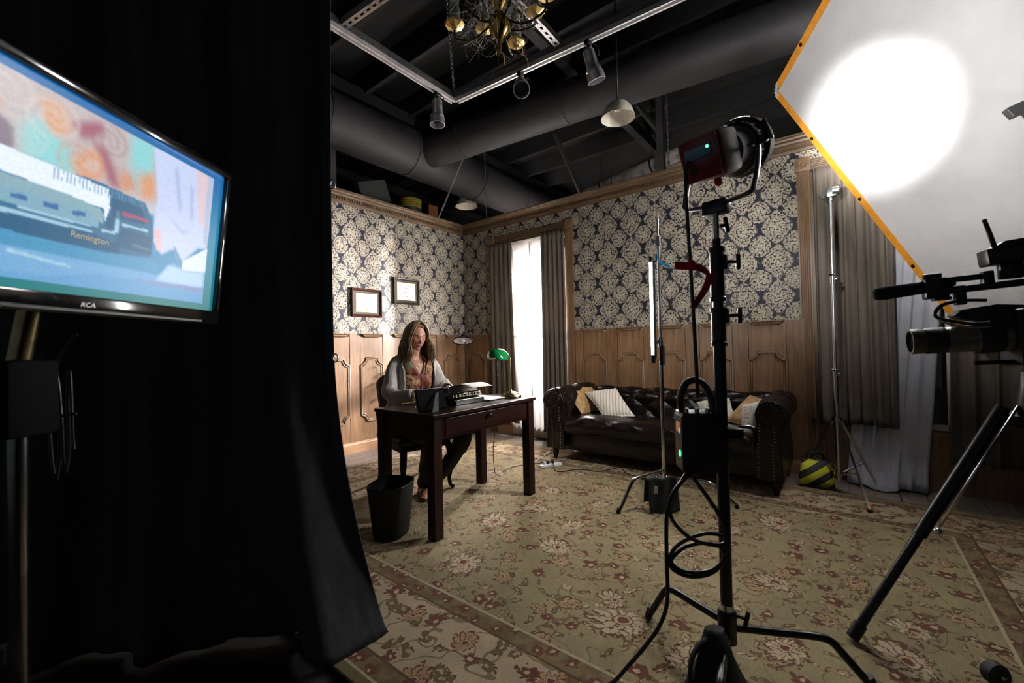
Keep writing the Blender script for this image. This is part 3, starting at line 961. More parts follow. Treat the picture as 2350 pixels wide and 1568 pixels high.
# ------------------------------------------------------------------ framed certificates
def certificate(y0, y1, z0, z1, label, seal_r, fcol, arc):
    t_ = thing('certificate', label, 'certificate', (0.0, (y0 + y1) / 2, z0), 'framed certificates')
    w = 0.030
    FM = mat('frame_wood_' + str(int(fcol[0] * 1000)), fcol, 0.3, coat=0.3)
    yc, zc = (y0 + y1) / 2, (z0 + z1) / 2
    prof = [(0, 0.0), (0, 0.026), (0.006, 0.031), (0.016, 0.026), (0.030, 0.014), (0.030, 0.0)]
    rings = []
    for sy, sz in ((-1, -1), (1, -1), (1, 1), (-1, 1), (-1, -1)):
        rings.append([(0.001 + d, yc + sy * ((y1 - y0) / 2 - a), zc + sz * ((z1 - z0) / 2 - a)) for a, d in prof])
    MB().loft(rings, True, (False, False)).build('frame', FM, t_)
    MB().box((0.006, yc, zc), (0.008, y1 - y0 - 0.05, z1 - z0 - 0.05)).build('mat_board', mat('green_grey_mat', (0.085, 0.075, 0.055), 0.8), t_)
    GI = mat('gold_fillet', (0.75, 0.58, 0.25), 0.35, 0.6)
    my, mz = (y1 - y0) / 2 - 0.068, (z1 - z0) / 2 - 0.062
    MB().box((0.0108, yc, zc), (0.0022, 2 * my + 0.012, 2 * mz + 0.012)).build('fillet', GI, t_)
    sh_ = MB().box((0.0124, yc, zc), (0.0016, 2 * my, 2 * mz)).build('document', mat('certificate_paper', (0.72, 0.72, 0.76), 0.7, var=0.03), t_)
    X = 0.0136
    mb = MB()
    def ln(yw, z, h=0.0016, yo=0.0): mb.box((X, yc + yo, zc + z), (0.0006, yw, h))
    if arc:
        ln(0.06, mz * 0.62, 0.005)
        for k in range(17):
            a = -0.75 + 1.5 * k / 16
            mb.box((X, yc + 0.115 * math.sin(a), zc - 0.045 + 0.078 * math.cos(a)), (0.0006, 0.006, 0.006))
        for k in range(12): mb.box((X, yc - 0.072 + k * 0.013, zc - 0.012), (0.0006, 0.008, 0.006))
        for z in (-0.030, -0.038, -0.046): ln(0.13, z)
    else:
        ln(0.20, mz * 0.75, 0.002); ln(0.075, mz * 0.42, 0.004); ln(0.06, mz * 0.12); ln(0.11, -mz * 0.10, 0.004); ln(0.09, -mz * 0.28)
        ln(0.05, -mz * 0.72, 0.0016, 0.06); ln(0.05, -mz * 0.72, 0.0016, -0.06)
    for sy in (-1, 1): mb.box((X, yc + sy * (my - 0.012), zc), (0.0004, 0.0008, 2 * mz - 0.02))
    mb.build('lettering', mat('pale_ink', (0.33, 0.33, 0.38), 0.8), sh_)
    MB().lathe([(0.001, 0), (seal_r, 0), (seal_r * 0.9, 0.0012), (0.001, 0.0014)], (X, yc + 0.004, zc - mz * (0.78 if arc else 0.62)), 20, Matrix.Rotation(PI / 2, 3, 'Y')).build('seal', mat('orange_gold_seal', (0.80, 0.36, 0.10), 0.5), sh_)
certificate(-1.800, -1.405, 1.530, 1.855, 'lower framed certificate in glossy reddish frame, large gold seal', 0.017, (0.055, 0.018, 0.012), True)
certificate(-1.235, -0.835, 1.712, 2.040, 'upper framed certificate in matte dark bronze frame, small gold seal', 0.009, (0.045, 0.034, 0.024), False)

# ------------------------------------------------------------------ floor lamp in the corner
fl = thing('floor_lamp', 'dark floor lamp with a dish shade in the room corner', 'lamp', (0.28, -0.27, 0.0))
DKM = mat('dark_bronze_metal', (0.03, 0.028, 0.027), 0.3, 0.8)
MB().lathe([(0.001, 0), (0.135, 0), (0.135, 0.012), (0.11, 0.022), (0.02, 0.030), (0.001, 0.030)], (0.28, -0.27, 0.0), 32).build('base', DKM, fl, smooth=True, angle=35)
MB().tube(cr([(0.28, -0.27, 0.02), (0.28, -0.27, 1.00), (0.275, -0.275, 1.28), (0.285, -0.295, 1.36), (0.300, -0.325, 1.37), (0.305, -0.335, 1.335)], 6), 0.009, 10).build('pole', DKM, fl, smooth=True)
R = Matrix.Rotation(math.radians(-20), 3, Vector((0.707, 0.707, 0))) @ Matrix.Diagonal((1.32, 1.32, 1.15))
SHM = mat('black_enamel', (0.018, 0.018, 0.02), 0.22)
MB().lathe([(0.020, 0.085), (0.026, 0.045), (0.075, 0.030), (0.105, 0.0), (0.108, -0.006), (0.104, -0.006), (0.072, 0.024), (0.020, 0.038)], (0.305, -0.335, 1.245), 36, R, (True, False)).build('lamp_shade', [SHM], fl, smooth=True, angle=50)
MB().lathe([(0.103, -0.004), (0.072, 0.021), (0.001, 0.030)], (0.305, -0.335, 1.2445), 36, R, (False, False)).build('reflector', mat('white_enamel', (0.75, 0.76, 0.82), 0.4), fl, smooth=True)
MB().ball((0.305, -0.335, 1.245), 0.026, 14, 10).build('bulb', mat('frosted_bulb', (0.8, 0.8, 0.82), 0.3), fl, smooth=True)
# plant behind the woman
pt = thing('potted_plant', 'green leafy plant peeking out behind the shoulder of the woman', 'plant', (0.32, -0.98, 0.0))
MB().lathe([(0.001, 0), (0.10, 0), (0.13, 0.22), (0.135, 0.24), (0.12, 0.24), (0.11, 0.20), (0.001, 0.20)], (0.32, -0.98, 0.0), 24).build('pot', mat('dark_clay', (0.05, 0.03, 0.022), 0.7), pt, smooth=True, angle=40)
LEAF = mat('leaf_green', (0.012, 0.075, 0.018), 0.4, var=0.3)
for k in range(11):
    a = k * 2.4
    top = Vector((0.32 + 0.05 * math.cos(a), -0.98 + 0.06 * math.sin(a), 0.80 + 0.028 * k))
    MB().tube(cr([(0.32, -0.98, 0.20), (0.32 + 0.02 * math.cos(a), -0.98 + 0.02 * math.sin(a), 0.6), tuple(top)], 4), 0.003, 6).build('stem', LEAF, pt)
    d = Vector((math.cos(a), math.sin(a), 0.35)).normalized(); sd = Vector((-math.sin(a), math.cos(a), 0))
    lf = []
    for q in range(7):
        u = q / 6
        wd = 0.030 * math.sin(PI * min(1, u * 0.97 + 0.03)) ** 0.8
        c_ = top + d * (0.095 * u) + Vector((0, 0, -0.045 * u * u))
        lf.append([tuple(c_ - sd * wd + Vector((0, 0, 0.006))), tuple(c_), tuple(c_ + sd * wd + Vector((0, 0, 0.006)))])
    MB().loft(lf, closed=False).build('leaf', LEAF, pt, smooth=True, mods=[('SOLIDIFY', dict(thickness=0.001))])
# ------------------------------------------------------------------ chesterfield sofa
def make_leather():
    m, t, b = newmat('dark_leather')
    x, y, z = coords(t)
    v = vec(t, x, y, z)
    n = noise(t, v, 7.0, 3.0)
    t.links.new(mixc(t, n.step(0.3, 0.7), (0.0035, 0.0020, 0.0018), (0.0095, 0.0050, 0.0044)), b.inputs['Base Color'])
    b.inputs['Roughness'].default_value = 0.23
    b.inputs['Specular IOR Level'].default_value = 0.42
    h = noise(t, v, 16.0, 4.0, 0.6) * 1.0 + S(t, voro(t, v, 260.0).outputs['Distance']) * 0.08
    t.links.new(bump(t, h, 0.55, 0.012), b.inputs['Normal'])
    return m
LEATHER = make_leather()
XL, XR = 1.93, 4.02        # outer limits of the two arms
sofa = thing('chesterfield_sofa', 'dark brown leather tufted chesterfield sofa along the panelled wall', 'sofa', (2.97, -0.45, ZR))
MB().box((2.975, -0.435, 0.215), (1.86, 0.70, 0.19), bev=0.02).build('base', LEATHER, sofa, smooth=True, angle=40)
# seat cushion with soft wrinkled front
def seat(u, v):
    # v runs from back-top to front-top and down the front to the underside
    x = 2.135 + 1.68 * u
    sp_ = cr([(-0.28, 0.415, 0), (-0.45, 0.448, 0), (-0.65, 0.455, 0), (-0.79, 0.440, 0), (-0.845, 0.395, 0), (-0.850, 0.33, 0), (-0.825, 0.290, 0)], 8)
    f = v * (len(sp_) - 1)
    i = min(int(f), len(sp_) - 2)
    p = Vector(sp_[i]).lerp(Vector(sp_[i + 1]), f - i)
    edge = min(u, 1 - u)
    puff = 1 - math.exp(-edge * 22)
    wr = 0.010 * math.sin(34 * u + 3 * math.sin(5 * v)) * math.exp(-((v - 0.62) / 0.16) ** 2) + 0.006 * math.sin(21 * u + 9 * v)
    wr += 0.007 * math.sin(60 * u + 1.3) * math.exp(-((v - 0.70) / 0.10) ** 2)
    return (x, p.x + 0.02 * (1 - puff), p.y - 0.02 * (1 - puff) + wr * puff + 0.016 * math.sin(PI * u) + 0.008 * math.sin(9 * u))
MB().grid(seat, 150, 48).build('seat_cushion', LEATHER, sofa, smooth=True, mods=[('SOLIDIFY', dict(thickness=0.03, offset=-1))])
def tuft(a, b):
    return (abs(math.sin(PI * (a + b))) * abs(math.sin(PI * (a - b)))) ** 0.45
# back: tufted inner face rolling over the top
def back(u, v):
    x = 2.05 + 1.85 * u
    th0 = v * 1.0
    L = 0.30
    sp_ = cr([(-0.255, 0.400, 0), (-0.240, 0.48, 0), (-0.235, 0.56, 0), (-0.238, 0.625, 0), (-0.205, 0.675, 0), (-0.145, 0.690, 0), (-0.085, 0.660, 0), (-0.065, 0.600, 0), (-0.070, 0.50, 0), (-0.070, 0.12, 0)], 8)
    f = v * (len(sp_) - 1)
    i = min(int(f), len(sp_) - 2)
    p = Vector(sp_[i]).lerp(Vector(sp_[i + 1]), f - i)
    d = (Vector(sp_[i + 1]) - Vector(sp_[i])).normalized()
    nrm = Vector((-d.y, d.x, 0))
    k = 0.0
    if v < 0.58:
        k = 0.030 * tuft(x / 0.29, v * 3.1) * (1.0 if v < 0.5 else (0.58 - v) / 0.08)
    p = p + nrm * k
    return (x, p.x, p.y)
MB().grid(back, 190, 74).build('backrest', LEATHER, sofa, smooth=True, mods=[('SOLIDIFY', dict(thickness=0.012, offset=-1))])
# arms
def arm(sgn, xo):
    """xo: outer limit; sgn +1 when the sofa lies to larger x"""
    yf = -0.825
    prof = [(0.225, 0.36), (0.205, 0.46), (0.195, 0.545), (0.200, 0.62), (0.170, 0.680), (0.105, 0.705), (0.040, 0.680), (0.004, 0.625), (0.006, 0.570), (0.035, 0.530), (0.062, 0.525), (0.066, 0.46), (0.046, 0.30), (0.040, 0.13)]
    pp = cr([(a, b, 0) for a, b in prof], 6)
    n = len(pp)
    def fn(u, v):
        f = v * (n - 1)
        i = min(int(f), n - 2)
        p = Vector(pp[i]).lerp(Vector(pp[i + 1]), f - i)
        d = (Vector(pp[i + 1]) - Vector(pp[i])).normalized()
        nrm = Vector((d.y, -d.x, 0))
        y = yf + (-0.075 - yf) * u
        k = 0.0
        if v < 0.56:
            fe = min(1, u * 8) * (1.0 if v < 0.46 else (0.56 - v) / 0.10)
            k = 0.024 * tuft(y / 0.27, v * 3.2) * fe
        p = p + nrm * k
        return (xo + sgn * p.x, y, p.y)
    a_ = MB().grid(fn, 60, 84).build('arm', LEATHER, sofa, smooth=True, mods=[('SOLIDIFY', dict(thickness=0.012, offset=1 if sgn > 0 else -1))])
    # scroll front panel
    out = [(0.225, 0.13), (0.225, 0.36), (0.205, 0.46), (0.195, 0.545), (0.200, 0.62), (0.170, 0.680), (0.105, 0.705), (0.040, 0.680), (0.004, 0.625), (0.006, 0.570), (0.035, 0.530), (0.062, 0.525), (0.066, 0.46), (0.046, 0.30), (0.040, 0.13)]
    op = cr([(a, b, 0) for a, b in out], 5)
    poly = [(xo + sgn * p[0], p[1]) for p in op]
    RR = Matrix(((1, 0, 0), (0, 0, 1), (0, 1, 0)))
    fr_ = MB().prism(poly, yf - 0.012, yf + 0.004, RR).build('arm_front', LEATHER, a_)
    # piping and scroll
    cx, cz = xo + sgn * 0.103, 0.607
    sc_ = [(cx + math.cos(q) * r * sgn, yf - 0.014, cz + math.sin(q) * r) for q, r in ((-1.2 + k * 0.42, 0.090 - k * 0.0038) for k in range(22))]
    MB().tube(sc_, 0.006, 6).tube([(p[0], yf - 0.012, p[1]) for p in poly], 0.006, 6).build('piping', LEATHER, a_, smooth=True)
    mb = MB()
    for k in range(17):
        z = 0.15 + k * 0.024
        for q in (0.085 - 0.000 * k, 0.180):
            mb.ball((xo + sgn * (q + (0.012 if z < 0.4 else 0.0)), yf - 0.013, z), 0.0052, 8, 4)
    for k in range(9):
        q = 0.2 + k * 0.33
        mb.ball((cx + 0.085 * math.cos(q), yf - 0.013, cz + 0.085 * math.sin(q)), 0.0045, 8, 4)
    mb.build('nailheads', mat('brass_nail', (0.35, 0.31, 0.24), 0.3, 1.0), a_, smooth=True, kind='stuff')
arm(1, XL); arm(-1, XR)
# buttons in the tufts of the back
bt = None
for i in range(13):
    for j in range(2):
        x = 2.175 + 0.145 * i + (0.0725 if j else 0)
        if x > 3.80: continue
        if bt is None:
            bt = MB().ball((0, 0, 0), (0.011, 0.006, 0.011), 10, 6).build('button', LEATHER, sofa, smooth=True)
            bt.location = Vector((x, -0.246, 0.53)) - ORG[sofa.name]
            bt0 = Vector((x, -0.246, 0.53))
            continue
        c = piece(bt, 'button', sofa, (0, 0, 0))
        c.location = Vector((x, -0.246, 0.53 + 0.088 * j)) - ORG[sofa.name]
for x in (2.02, 3.93):
    for y in (-0.77, -0.12):
        MB().lathe([(0.001, 0), (0.020, 0), (0.016, 0.012), (0.030, 0.050), (0.034, 0.085), (0.026, 0.118), (0.001, 0.118)], (x, y, ZR if y < -0.43 else 0.0), 18).build('foot', MAHOG_L, sofa, smooth=True, angle=40)

# ------------------------------------------------------------------ cushions
def cushion(corners, th, m, name='cushion', pinch=0.05):
    A, B, C_, D = [Vector(p) for p in corners]
    nrm = ((B - A).cross(D - A)).normalized()
    nu = 26
    def side(sg):
        def fn(u, v):
            p = A.lerp(B, u).lerp(D.lerp(C_, u), v)
            a, b = 2 * u - 1, 2 * v - 1
            ctr = (A + B + C_ + D) / 4
            ins = pinch * ((1 - a * a) * abs(b) ** 6 + (1 - b * b) * abs(a) ** 6)
            p = p + (ctr - p) * ins
            h = ((1 - abs(a) ** 2.4) * (1 - abs(b) ** 2.4)) ** 0.55
            p = p + nrm * (sg * th * h + 0.004 * h * math.sin(9 * a + 4 * b))
            return tuple(p)
        return fn
    mb = MB().grid(side(1), nu, nu).grid(side(-1), nu, nu)
    o = mb.build(name, m, None, smooth=True, mods=[('WELD', dict(merge_threshold=0.0008))], recalc=False)
    return o
def satin(name, c0, c1):
    m, t, b = newmat(name)
    x, y, z = coords(t)
    v = vec(t, x, y, z)
    n = noise(t, v, 14.0, 5.0, 0.6, 1.5)
    t.links.new(mixc(t, n.step(0.35, 0.65), c0, c1), b.inputs['Base Color'])
    b.inputs['Roughness'].default_value = 0.5
    b.inputs['Sheen Weight'].default_value = 0.3
    t.links.new(bump(t, noise(t, v, 26.0, 4.0, 0.6, 1.0), 0.5, 0.006), b.inputs['Normal'])
    return m
GOLD = satin('gold_satin', (0.30, 0.165, 0.055), (0.44, 0.27, 0.10))
IVORY = satin('ivory_brocade', (0.40, 0.36, 0.29), (0.58, 0.54, 0.46))
def stripe_mat(A, B):
    m, t, b = newmat('ticking_stripe')
    x, y, z = coords(t)
    d = (Vector(B) - Vector(A)); d = d / d.length_squared
    s_ = (x * d.x + y * d.y + z * d.z) * 11.0
    a = (s_.frac() - 0.5).abs()
    c = mixc(t, a.lt(0.13), (0.62, 0.57, 0.49), (0.34, 0.30, 0.25))
    c = mixc(t, (a - 0.24).abs().lt(0.03), c, (0.42, 0.38, 0.32))
    t.links.new(c, b.inputs['Base Color'])
    b.inputs['Roughness'].default_value = 0.9
    t.links.new(bump(t, noise(t, vec(t, x, y, z), 30.0, 3.0), 0.4, 0.006), b.inputs['Normal'])
    return m
c1 = [(2.00, -0.58, 0.715), (2.150, -0.22, 0.690), (2.36, -0.22, 0.46), (2.241, -0.62, 0.455)]
tag(cushion(c1, 0.055, GOLD), 'gold satin cushion leaning on the sofa arm behind the striped one', 'cushion', 'cushions on the sofa')
c2 = [(2.20, -0.47, 0.655), (2.510, -0.38, 0.710), (2.795, -0.60, 0.475), (2.524, -0.68, 0.445)]
tag(cushion(c2, 0.060, stripe_mat(c2[0], c2[1])), 'cream and grey striped cushion on the sofa seat', 'cushion', 'cushions on the sofa')
c3 = [(3.27, -0.34, 0.610), (3.545, -0.33, 0.665), (3.62, -0.47, 0.500), (3.37, -0.47, 0.475)]
tag(cushion(c3, 0.050, IVORY), 'ivory brocade cushion half hidden behind the black light stand', 'cushion', 'cushions on the sofa')
c4 = [(3.537, -0.48, 0.480), (3.708, -0.36, 0.700), (3.915, -0.40, 0.650), (3.760, -0.60, 0.455)]
tag(cushion(c4, 0.055, GOLD), 'bronze gold cushion on the sofa behind the printed page', 'cushion', 'cushions on the sofa')
# printed page propped on the seat
pg = thing('printed_page', 'white printed page propped against the bronze cushion on the sofa', 'paper', (3.76, -0.72, 0.46))
A, B, C_, D = Vector((3.700, -0.655, 0.650)), Vector((3.830, -0.665, 0.690)), Vector((3.815, -0.745, 0.455)), Vector((3.702, -0.735, 0.455))
def page(u, v):
    p = A.lerp(B, u).lerp(D.lerp(C_, u), v)
    return (p.x, p.y - 0.022 * math.sin(PI * u) + 0.03 * max(0, u - 0.7), p.z)
MB().grid(page, 12, 10).build('sheet', PAPER, pg, smooth=True, mods=[('SOLIDIFY', dict(thickness=0.0008))])
mb = MB()
r_ = random.Random(3)
for k in range(22):
    v = 0.08 + k * 0.040
    if k in (2, 9, 16): continue
    u0 = 0.16 if k % 5 else 0.10
    u1 = u0 + r_.uniform(0.25, 0.55)
    if k == 0: u0, u1 = 0.15, 0.80
    q = [page(u0, v), page(u1, v), page(u1, v + 0.014), page(u0, v + 0.014)]
    q = [(a, b - 0.0022, c) for a, b, c in q]
    mb.add(q, [(0, 1, 2, 3)])
mb.build('printed_lines', mat('print_ink', (0.10, 0.10, 0.12), 0.8), pg)
# ------------------------------------------------------------------ film gear
KSTEEL = mat('black_steel', (0.012, 0.012, 0.013), 0.35, 0.3)
KRUB = mat('black_rubber', (0.010, 0.010, 0.010), 0.6)
KCAB = mat('black_cable', (0.014, 0.015, 0.016), 0.38)
CHROME = mat('chrome', (0.62, 0.62, 0.63), 0.16, 1.0, var=0.08)
SILVER = mat('silver_tube', (0.55, 0.56, 0.58), 0.28, 1.0, var=0.1)
REDC = mat('red_ribbon', (0.55, 0.012, 0.020), 0.6)
def tri_handle(mb, p, d, s=0.03):
    """lever handle: stub then a flat paddle"""
    p, d = Vector(p), Vector(d).normalized()
    mb.cyl(tuple(p), tuple(p + d * s), 0.006, n=8)
    q = p + d * s
    M_ = frame(d, (0, 0, 1), tuple(q)).to_3x3()
    mb.box(tuple(q + d * 0.006), (0.014, 0.014, 0.055), M_, bev=0.005)

# the black stand in front
BX, BY = 4.02, -2.829
cs = thing('light_stand', 'black light stand with turtle base nearest the viewer', 'light stand', (BX, BY, ZR))
MB().cyl((BX, BY, 0.16), (BX, BY, 1.14), 0.0195, n=20).build('lower_tube', KSTEEL, cs, smooth=True, angle=40)
MB().cyl((BX, BY, 1.136), (BX, BY, 1.290), 0.0170, n=20).build('middle_tube', KSTEEL, cs, smooth=True, angle=40)
MB().cyl((BX, BY, 1.288), (BX, BY, 1.500), 0.0145, n=20).build('upper_tube', KSTEEL, cs, smooth=True, angle=40)
MB().cyl((BX, BY, 1.498), (BX, BY, 1.590), 0.0105, n=16).build('spigot', mat('dull_chrome', (0.35, 0.33, 0.30), 0.3, 1.0), cs, smooth=True, angle=40)
for z0, z1, hz in ((1.130, 1.262, 1.235), (1.285, 1.470, 1.420)):
    mb = MB().lathe([(0.001, z0), (0.026, z0), (0.026, z0 + 0.012), (0.023, z0 + 0.016), (0.023, z1 - 0.016), (0.027, z1 - 0.012), (0.027, z1), (0.001, z1)], (BX, BY, 0), 20)
    mb.box((BX + 0.020, BY + 0.012, hz), (0.024, 0.030, 0.05), bev=0.004)
    tri_handle(mb, (BX + 0.03, BY + 0.018, hz), (0.785, 0.62, 0))
    mb.build('clamp_casting', KSTEEL, cs, smooth=True, angle=35)
mb = MB(); tri_handle(mb, (BX + 0.010, BY + 0.006, 1.545), (0.785, 0.62, 0.2), 0.018); mb.build('tee_knob', KSTEEL, cs, smooth=True, angle=35)
MB().lathe([(0.001, 0.125), (0.030, 0.125), (0.030, 0.225), (0.024, 0.232), (0.001, 0.232)], (BX, BY, 0), 20).build('base_casting', KSTEEL, cs, smooth=True, angle=35)
MB().cyl((BX, BY, 0.230), (BX, BY, 0.252), 0.0225, n=18).build('chrome_collar', CHROME, cs, smooth=True, angle=40)
mb = MB(); tri_handle(mb, (BX + 0.024, BY + 0.010, 0.215), (0.9, 0.42, -0.25), 0.03); mb.build('base_knob', KSTEEL, cs, smooth=True, angle=35)
for ft, zz in (((3.690, -2.690), 0.185), ((4.409, -2.637), 0.172), ((4.065, -3.190), 0.150)):
    d = Vector((ft[0] - BX, ft[1] - BY, 0)); L = d.length; d.normalize()
    pts = [(BX + d.x * a * L, BY + d.y * a * L, z) for a, z in ((0.04, zz), (0.35, zz), (0.62, zz), (0.72, zz - 0.012), (0.80, zz - 0.05), (0.92, 0.06), (1.0, ZR + 0.004))]
    lg = MB().tube(cr(pts, 5), 0.0125, 10).build('leg', KSTEEL, cs, smooth=True)
    MB().cyl((ft[0], ft[1], ZR), (ft[0] - d.x * 0.02, ft[1] - d.y * 0.02, ZR + 0.05), 0.0150, n=10).build('rubber_foot', KRUB, lg, smooth=True, angle=40)
MB().box((BX + 0.02, BY + 0.01, 0.838), (0.05, 0.10, 0.035), Matrix.Rotation(0.67, 3, 'Z'), bev=0.004).tube(cr([(BX + 0.03, BY + 0.03, 0.848), (BX + 0.085, BY + 0.065, 0.845), (BX + 0.088, BY + 0.068, 0.780)], 4), 0.007, 8).build('hook_bracket', KSTEEL, cs, smooth=True, angle=35)

# fresnel head on top of it
HC = Vector((4.035, -2.772, 1.815))
HM = frame(HEAD_AXIS, (0, 0, 1), HC)
hd = thing('fresnel_head', 'dark red and black film light with ribbed round lens on the stand', 'film light', (HC.x, HC.y, 1.58))
HK = mat('head_black', (0.014, 0.014, 0.015), 0.35)
MB(HM).box((-0.085, 0, 0), (0.150, 0.142, 0.150), bev=0.022).build('housing', mat('maroon_housing', (0.14, 0.016, 0.018), 0.35), hd, smooth=True, angle=35)
bp = MB(HM).box((-0.163, 0, 0), (0.010, 0.128, 0.136), bev=0.004).build('back_panel', mat('dark_red_panel', (0.20, 0.016, 0.020), 0.3), hd, smooth=True, angle=35)
MB(HM).box((-0.170, 0.0, 0.022), (0.006, 0.092, 0.040), bev=0.002).build('display', GLOSSK, bp)
MB(HM).lathe([(0.001, 0.0), (0.012, 0.0), (0.012, 0.012), (0.001, 0.014)], (-0.168, 0.026, -0.030), 16, Matrix.Rotation(-PI / 2, 3, 'Y')).build('dial', KRUB, bp)
MB(HM).ball((-0.1745, -0.036, 0.031), 0.0042, 8, 6).build('status_light', mat('green_led', (0.05, 1.0, 0.25), 0.4, emit=9.0, var=0.0), bp)
MB(HM).lathe([(0.066, -0.012), (0.074, -0.006), (0.074, 0.075), (0.082, 0.085)], (0, 0, 0), 32, Matrix.Rotation(PI / 2, 3, 'Y'), (True, True)).build('barrel', mat('grey_barrel', (0.07, 0.075, 0.08), 0.28, 0.3), hd, smooth=True, angle=40)
mb = MB(HM)
mb.lathe([(0.080, 0.080), (0.092, 0.090), (0.092, 0.128), (0.098, 0.132), (0.106, 0.140), (0.106, 0.176), (0.098, 0.180), (0.094, 0.150), (0.080, 0.100)], (0, 0, 0), 40, Matrix.Rotation(PI / 2, 3, 'Y'), (False, False))
fr_ = mb.build('lens_ring', HK, hd, smooth=True, angle=30)
RB = mat('rib_grey', (0.16, 0.165, 0.17), 0.3, 0.5)
mb = MB(HM)
for k in range(36):
    a = 2 * PI * k / 36
    if k % 4 == 3: continue
    mb.box((0.109, 0.093 * math.cos(a), 0.093 * math.sin(a)), (0.034, 0.010, 0.0035), Matrix.Rotation(a + PI / 2, 3, 'X'))
mb.build('ring_ribs', RB, fr_)
MB(HM).lathe([(0.001, 0.128), (0.05, 0.126), (0.090, 0.118)], (0, 0, 0), 32, Matrix.Rotation(PI / 2, 3, 'Y'), (False, False)).build('lens', mat('frosted_lens', (0.9, 0.9, 0.9), 0.2, emit=3.0, var=0.02), fr_, smooth=True)
sl = mat('vent_glow', (1.0, 0.93, 0.78), 0.5, emit=2.5, var=0.02)
for k in list(range(9)) + [14, 15, 16] + list(range(19, 24)):
    a = 2.05 - k * 0.075 if k < 12 else 2.05 - k * 0.105 - 0.4
    MB(HM).box((0.150, 0.1058 * math.cos(a), 0.1058 * math.sin(a)), (0.010, 0.0030, 0.0025), Matrix.Rotation(a, 3, 'X')).build('vent_slot', sl, fr_)
for s_ in (-1, 1):
    yk = MB(frame((0.236, 0.90, 0), (0, 0, 1), HC))
    yk.tube(cr([(0.020, s_ * 0.084, 0.0), (0.010, s_ * 0.112, -0.010), (-0.010, s_ * 0.122, -0.06), (-0.040, s_ * 0.122, -0.15), (-0.052, s_ * 0.105, -0.185), (-0.055, s_ * 0.0, -0.195)], 6), 0.014, 8, sx=0.45, up=(1, 0, 0))
    yk.build('yoke_arm', mat('satin_grey', (0.13, 0.13, 0.135), 0.35, 0.6), hd, smooth=True)
mb = MB(HM).box((0.018, -0.125, 0.0), (0.030, 0.030, 0.030), bev=0.006).box((0.015, -0.146, 0.022), (0.016, 0.016, 0.075), Matrix.Rotation(-0.6, 3, 'Y'), bev=0.005)
mb.build('tilt_lock', HK, hd, smooth=True, angle=35)
mb = MB().box((BX, BY + 0.012, 1.612), (0.085, 0.050, 0.050), Matrix.Rotation(-0.25, 3, 'Z'), bev=0.008)
mb.build('mount_block', HK, hd, smooth=True, angle=35)
MB(HM).ball((-0.075, 0.0, -0.088), (0.014, 0.014, 0.018), 10, 8).build('red_tie', REDC, hd, smooth=True)
MB(HM).box((0.045, 0.0, 0.082), (0.03, 0.018, 0.014), bev=0.003).build('top_latch', SILVER, hd)

# ribbon tied around the cable
rb = thing('red_ribbon', 'red tie ribbon on the cable beside the light stand', 'ribbon', (3.966, -2.935, 1.40))
def ribbon(pts, w, name):
    q = cr(pts, 6)
    MB().loft([[(p[0], p[1], p[2] - w / 2), (p[0], p[1], p[2] + w / 2)] for p in q], closed=False).build(name, REDC, rb, smooth=True, mods=[('SOLIDIFY', dict(thickness=0.0025))])
ribbon([(3.920, -2.967, 1.405), (3.945, -2.955, 1.400), (3.972, -2.938, 1.398), (4.000, -2.905, 1.385), (4.012, -2.885, 1.360)], 0.026, 'tail')
q = cr([(4.010, -2.888, 1.375), (4.004, -2.894, 1.345), (3.990, -2.905, 1.310), (3.972, -2.918, 1.280), (3.962, -2.925, 1.262)], 6)
MB().loft([[(p[0] - 0.010, p[1] - 0.008, p[2]), (p[0] + 0.010, p[1] + 0.008, p[2])] for p in q], closed=False).build('tail', REDC, rb, smooth=True, mods=[('SOLIDIFY', dict(thickness=0.0025))])
MB().ball((3.964, -2.937, 1.402), (0.016, 0.016, 0.020), 10, 8).build('knot', REDC, rb, smooth=True)
# power cable from head to ballast
tag(MB().tube(cr([(3.965, -2.905, 1.775), (3.955, -2.935, 1.72), (3.956, -2.940, 1.60), (3.962, -2.938, 1.40), (3.966, -2.930, 1.20), (3.968, -2.920, 1.02), (3.965, -2.905, 0.965)], 6), 0.0062, 8).build('head_cable', KCAB, None, smooth=True), 'black cable dropping from the film light to its ballast', 'cable')
MB().tube([(3.985, -2.860, 1.690), (3.990, -2.862, 1.680)], 0.003, 6)

# ballast hung on the stand
BC = Vector((3.945, -2.845, 0.800))
BM = frame((0.84, 0.54, 0), (0, 0, 1), BC)      # local x: along the front, local -y faces the viewer
ba = thing('ballast_box', 'black ballast box with arched handle hung on the light stand', 'ballast', (BC.x, BC.y, 0.70))
MB(BM).box((0, 0, 0), (0.125, 0.100, 0.205), bev=0.006).build('case', mat('ballast_black', (0.008, 0.008, 0.009), 0.55), ba, smooth=True, angle=35)
sp_ = MB(BM).box((-0.064, -0.004, 0.0), (0.004, 0.080, 0.185), bev=0.001).build('control_panel', mat('grey_control_panel', (0.045, 0.04, 0.038), 0.4), ba)
MB(BM).box((-0.0665, -0.005, 0.050), (0.002, 0.045, 0.035)).build('screen', mat('orange_screen', (0.55, 0.20, 0.08), 0.4, emit=0.25), sp_)
MB(BM).box((-0.0665, -0.022, 0.040), (0.003, 0.010, 0.016)).build('screen_icon', mat('blue_screen', (0.3, 0.45, 1.0), 0.4, emit=0.8), sp_)
MB(BM).ball((-0.0665, -0.018, -0.040), (0.003, 0.006, 0.012), 10, 8).build('power_light', mat('green_switch', (0.05, 1.0, 0.35), 0.4, emit=4.0, var=0.0), sp_)
MB(BM).box((-0.0665, 0.012, -0.008), (0.003, 0.004, 0.022)).build('red_mark', mat('red_mark', (0.7, 0.06, 0.04), 0.4, emit=0.15), sp_)
mb = MB(BM)
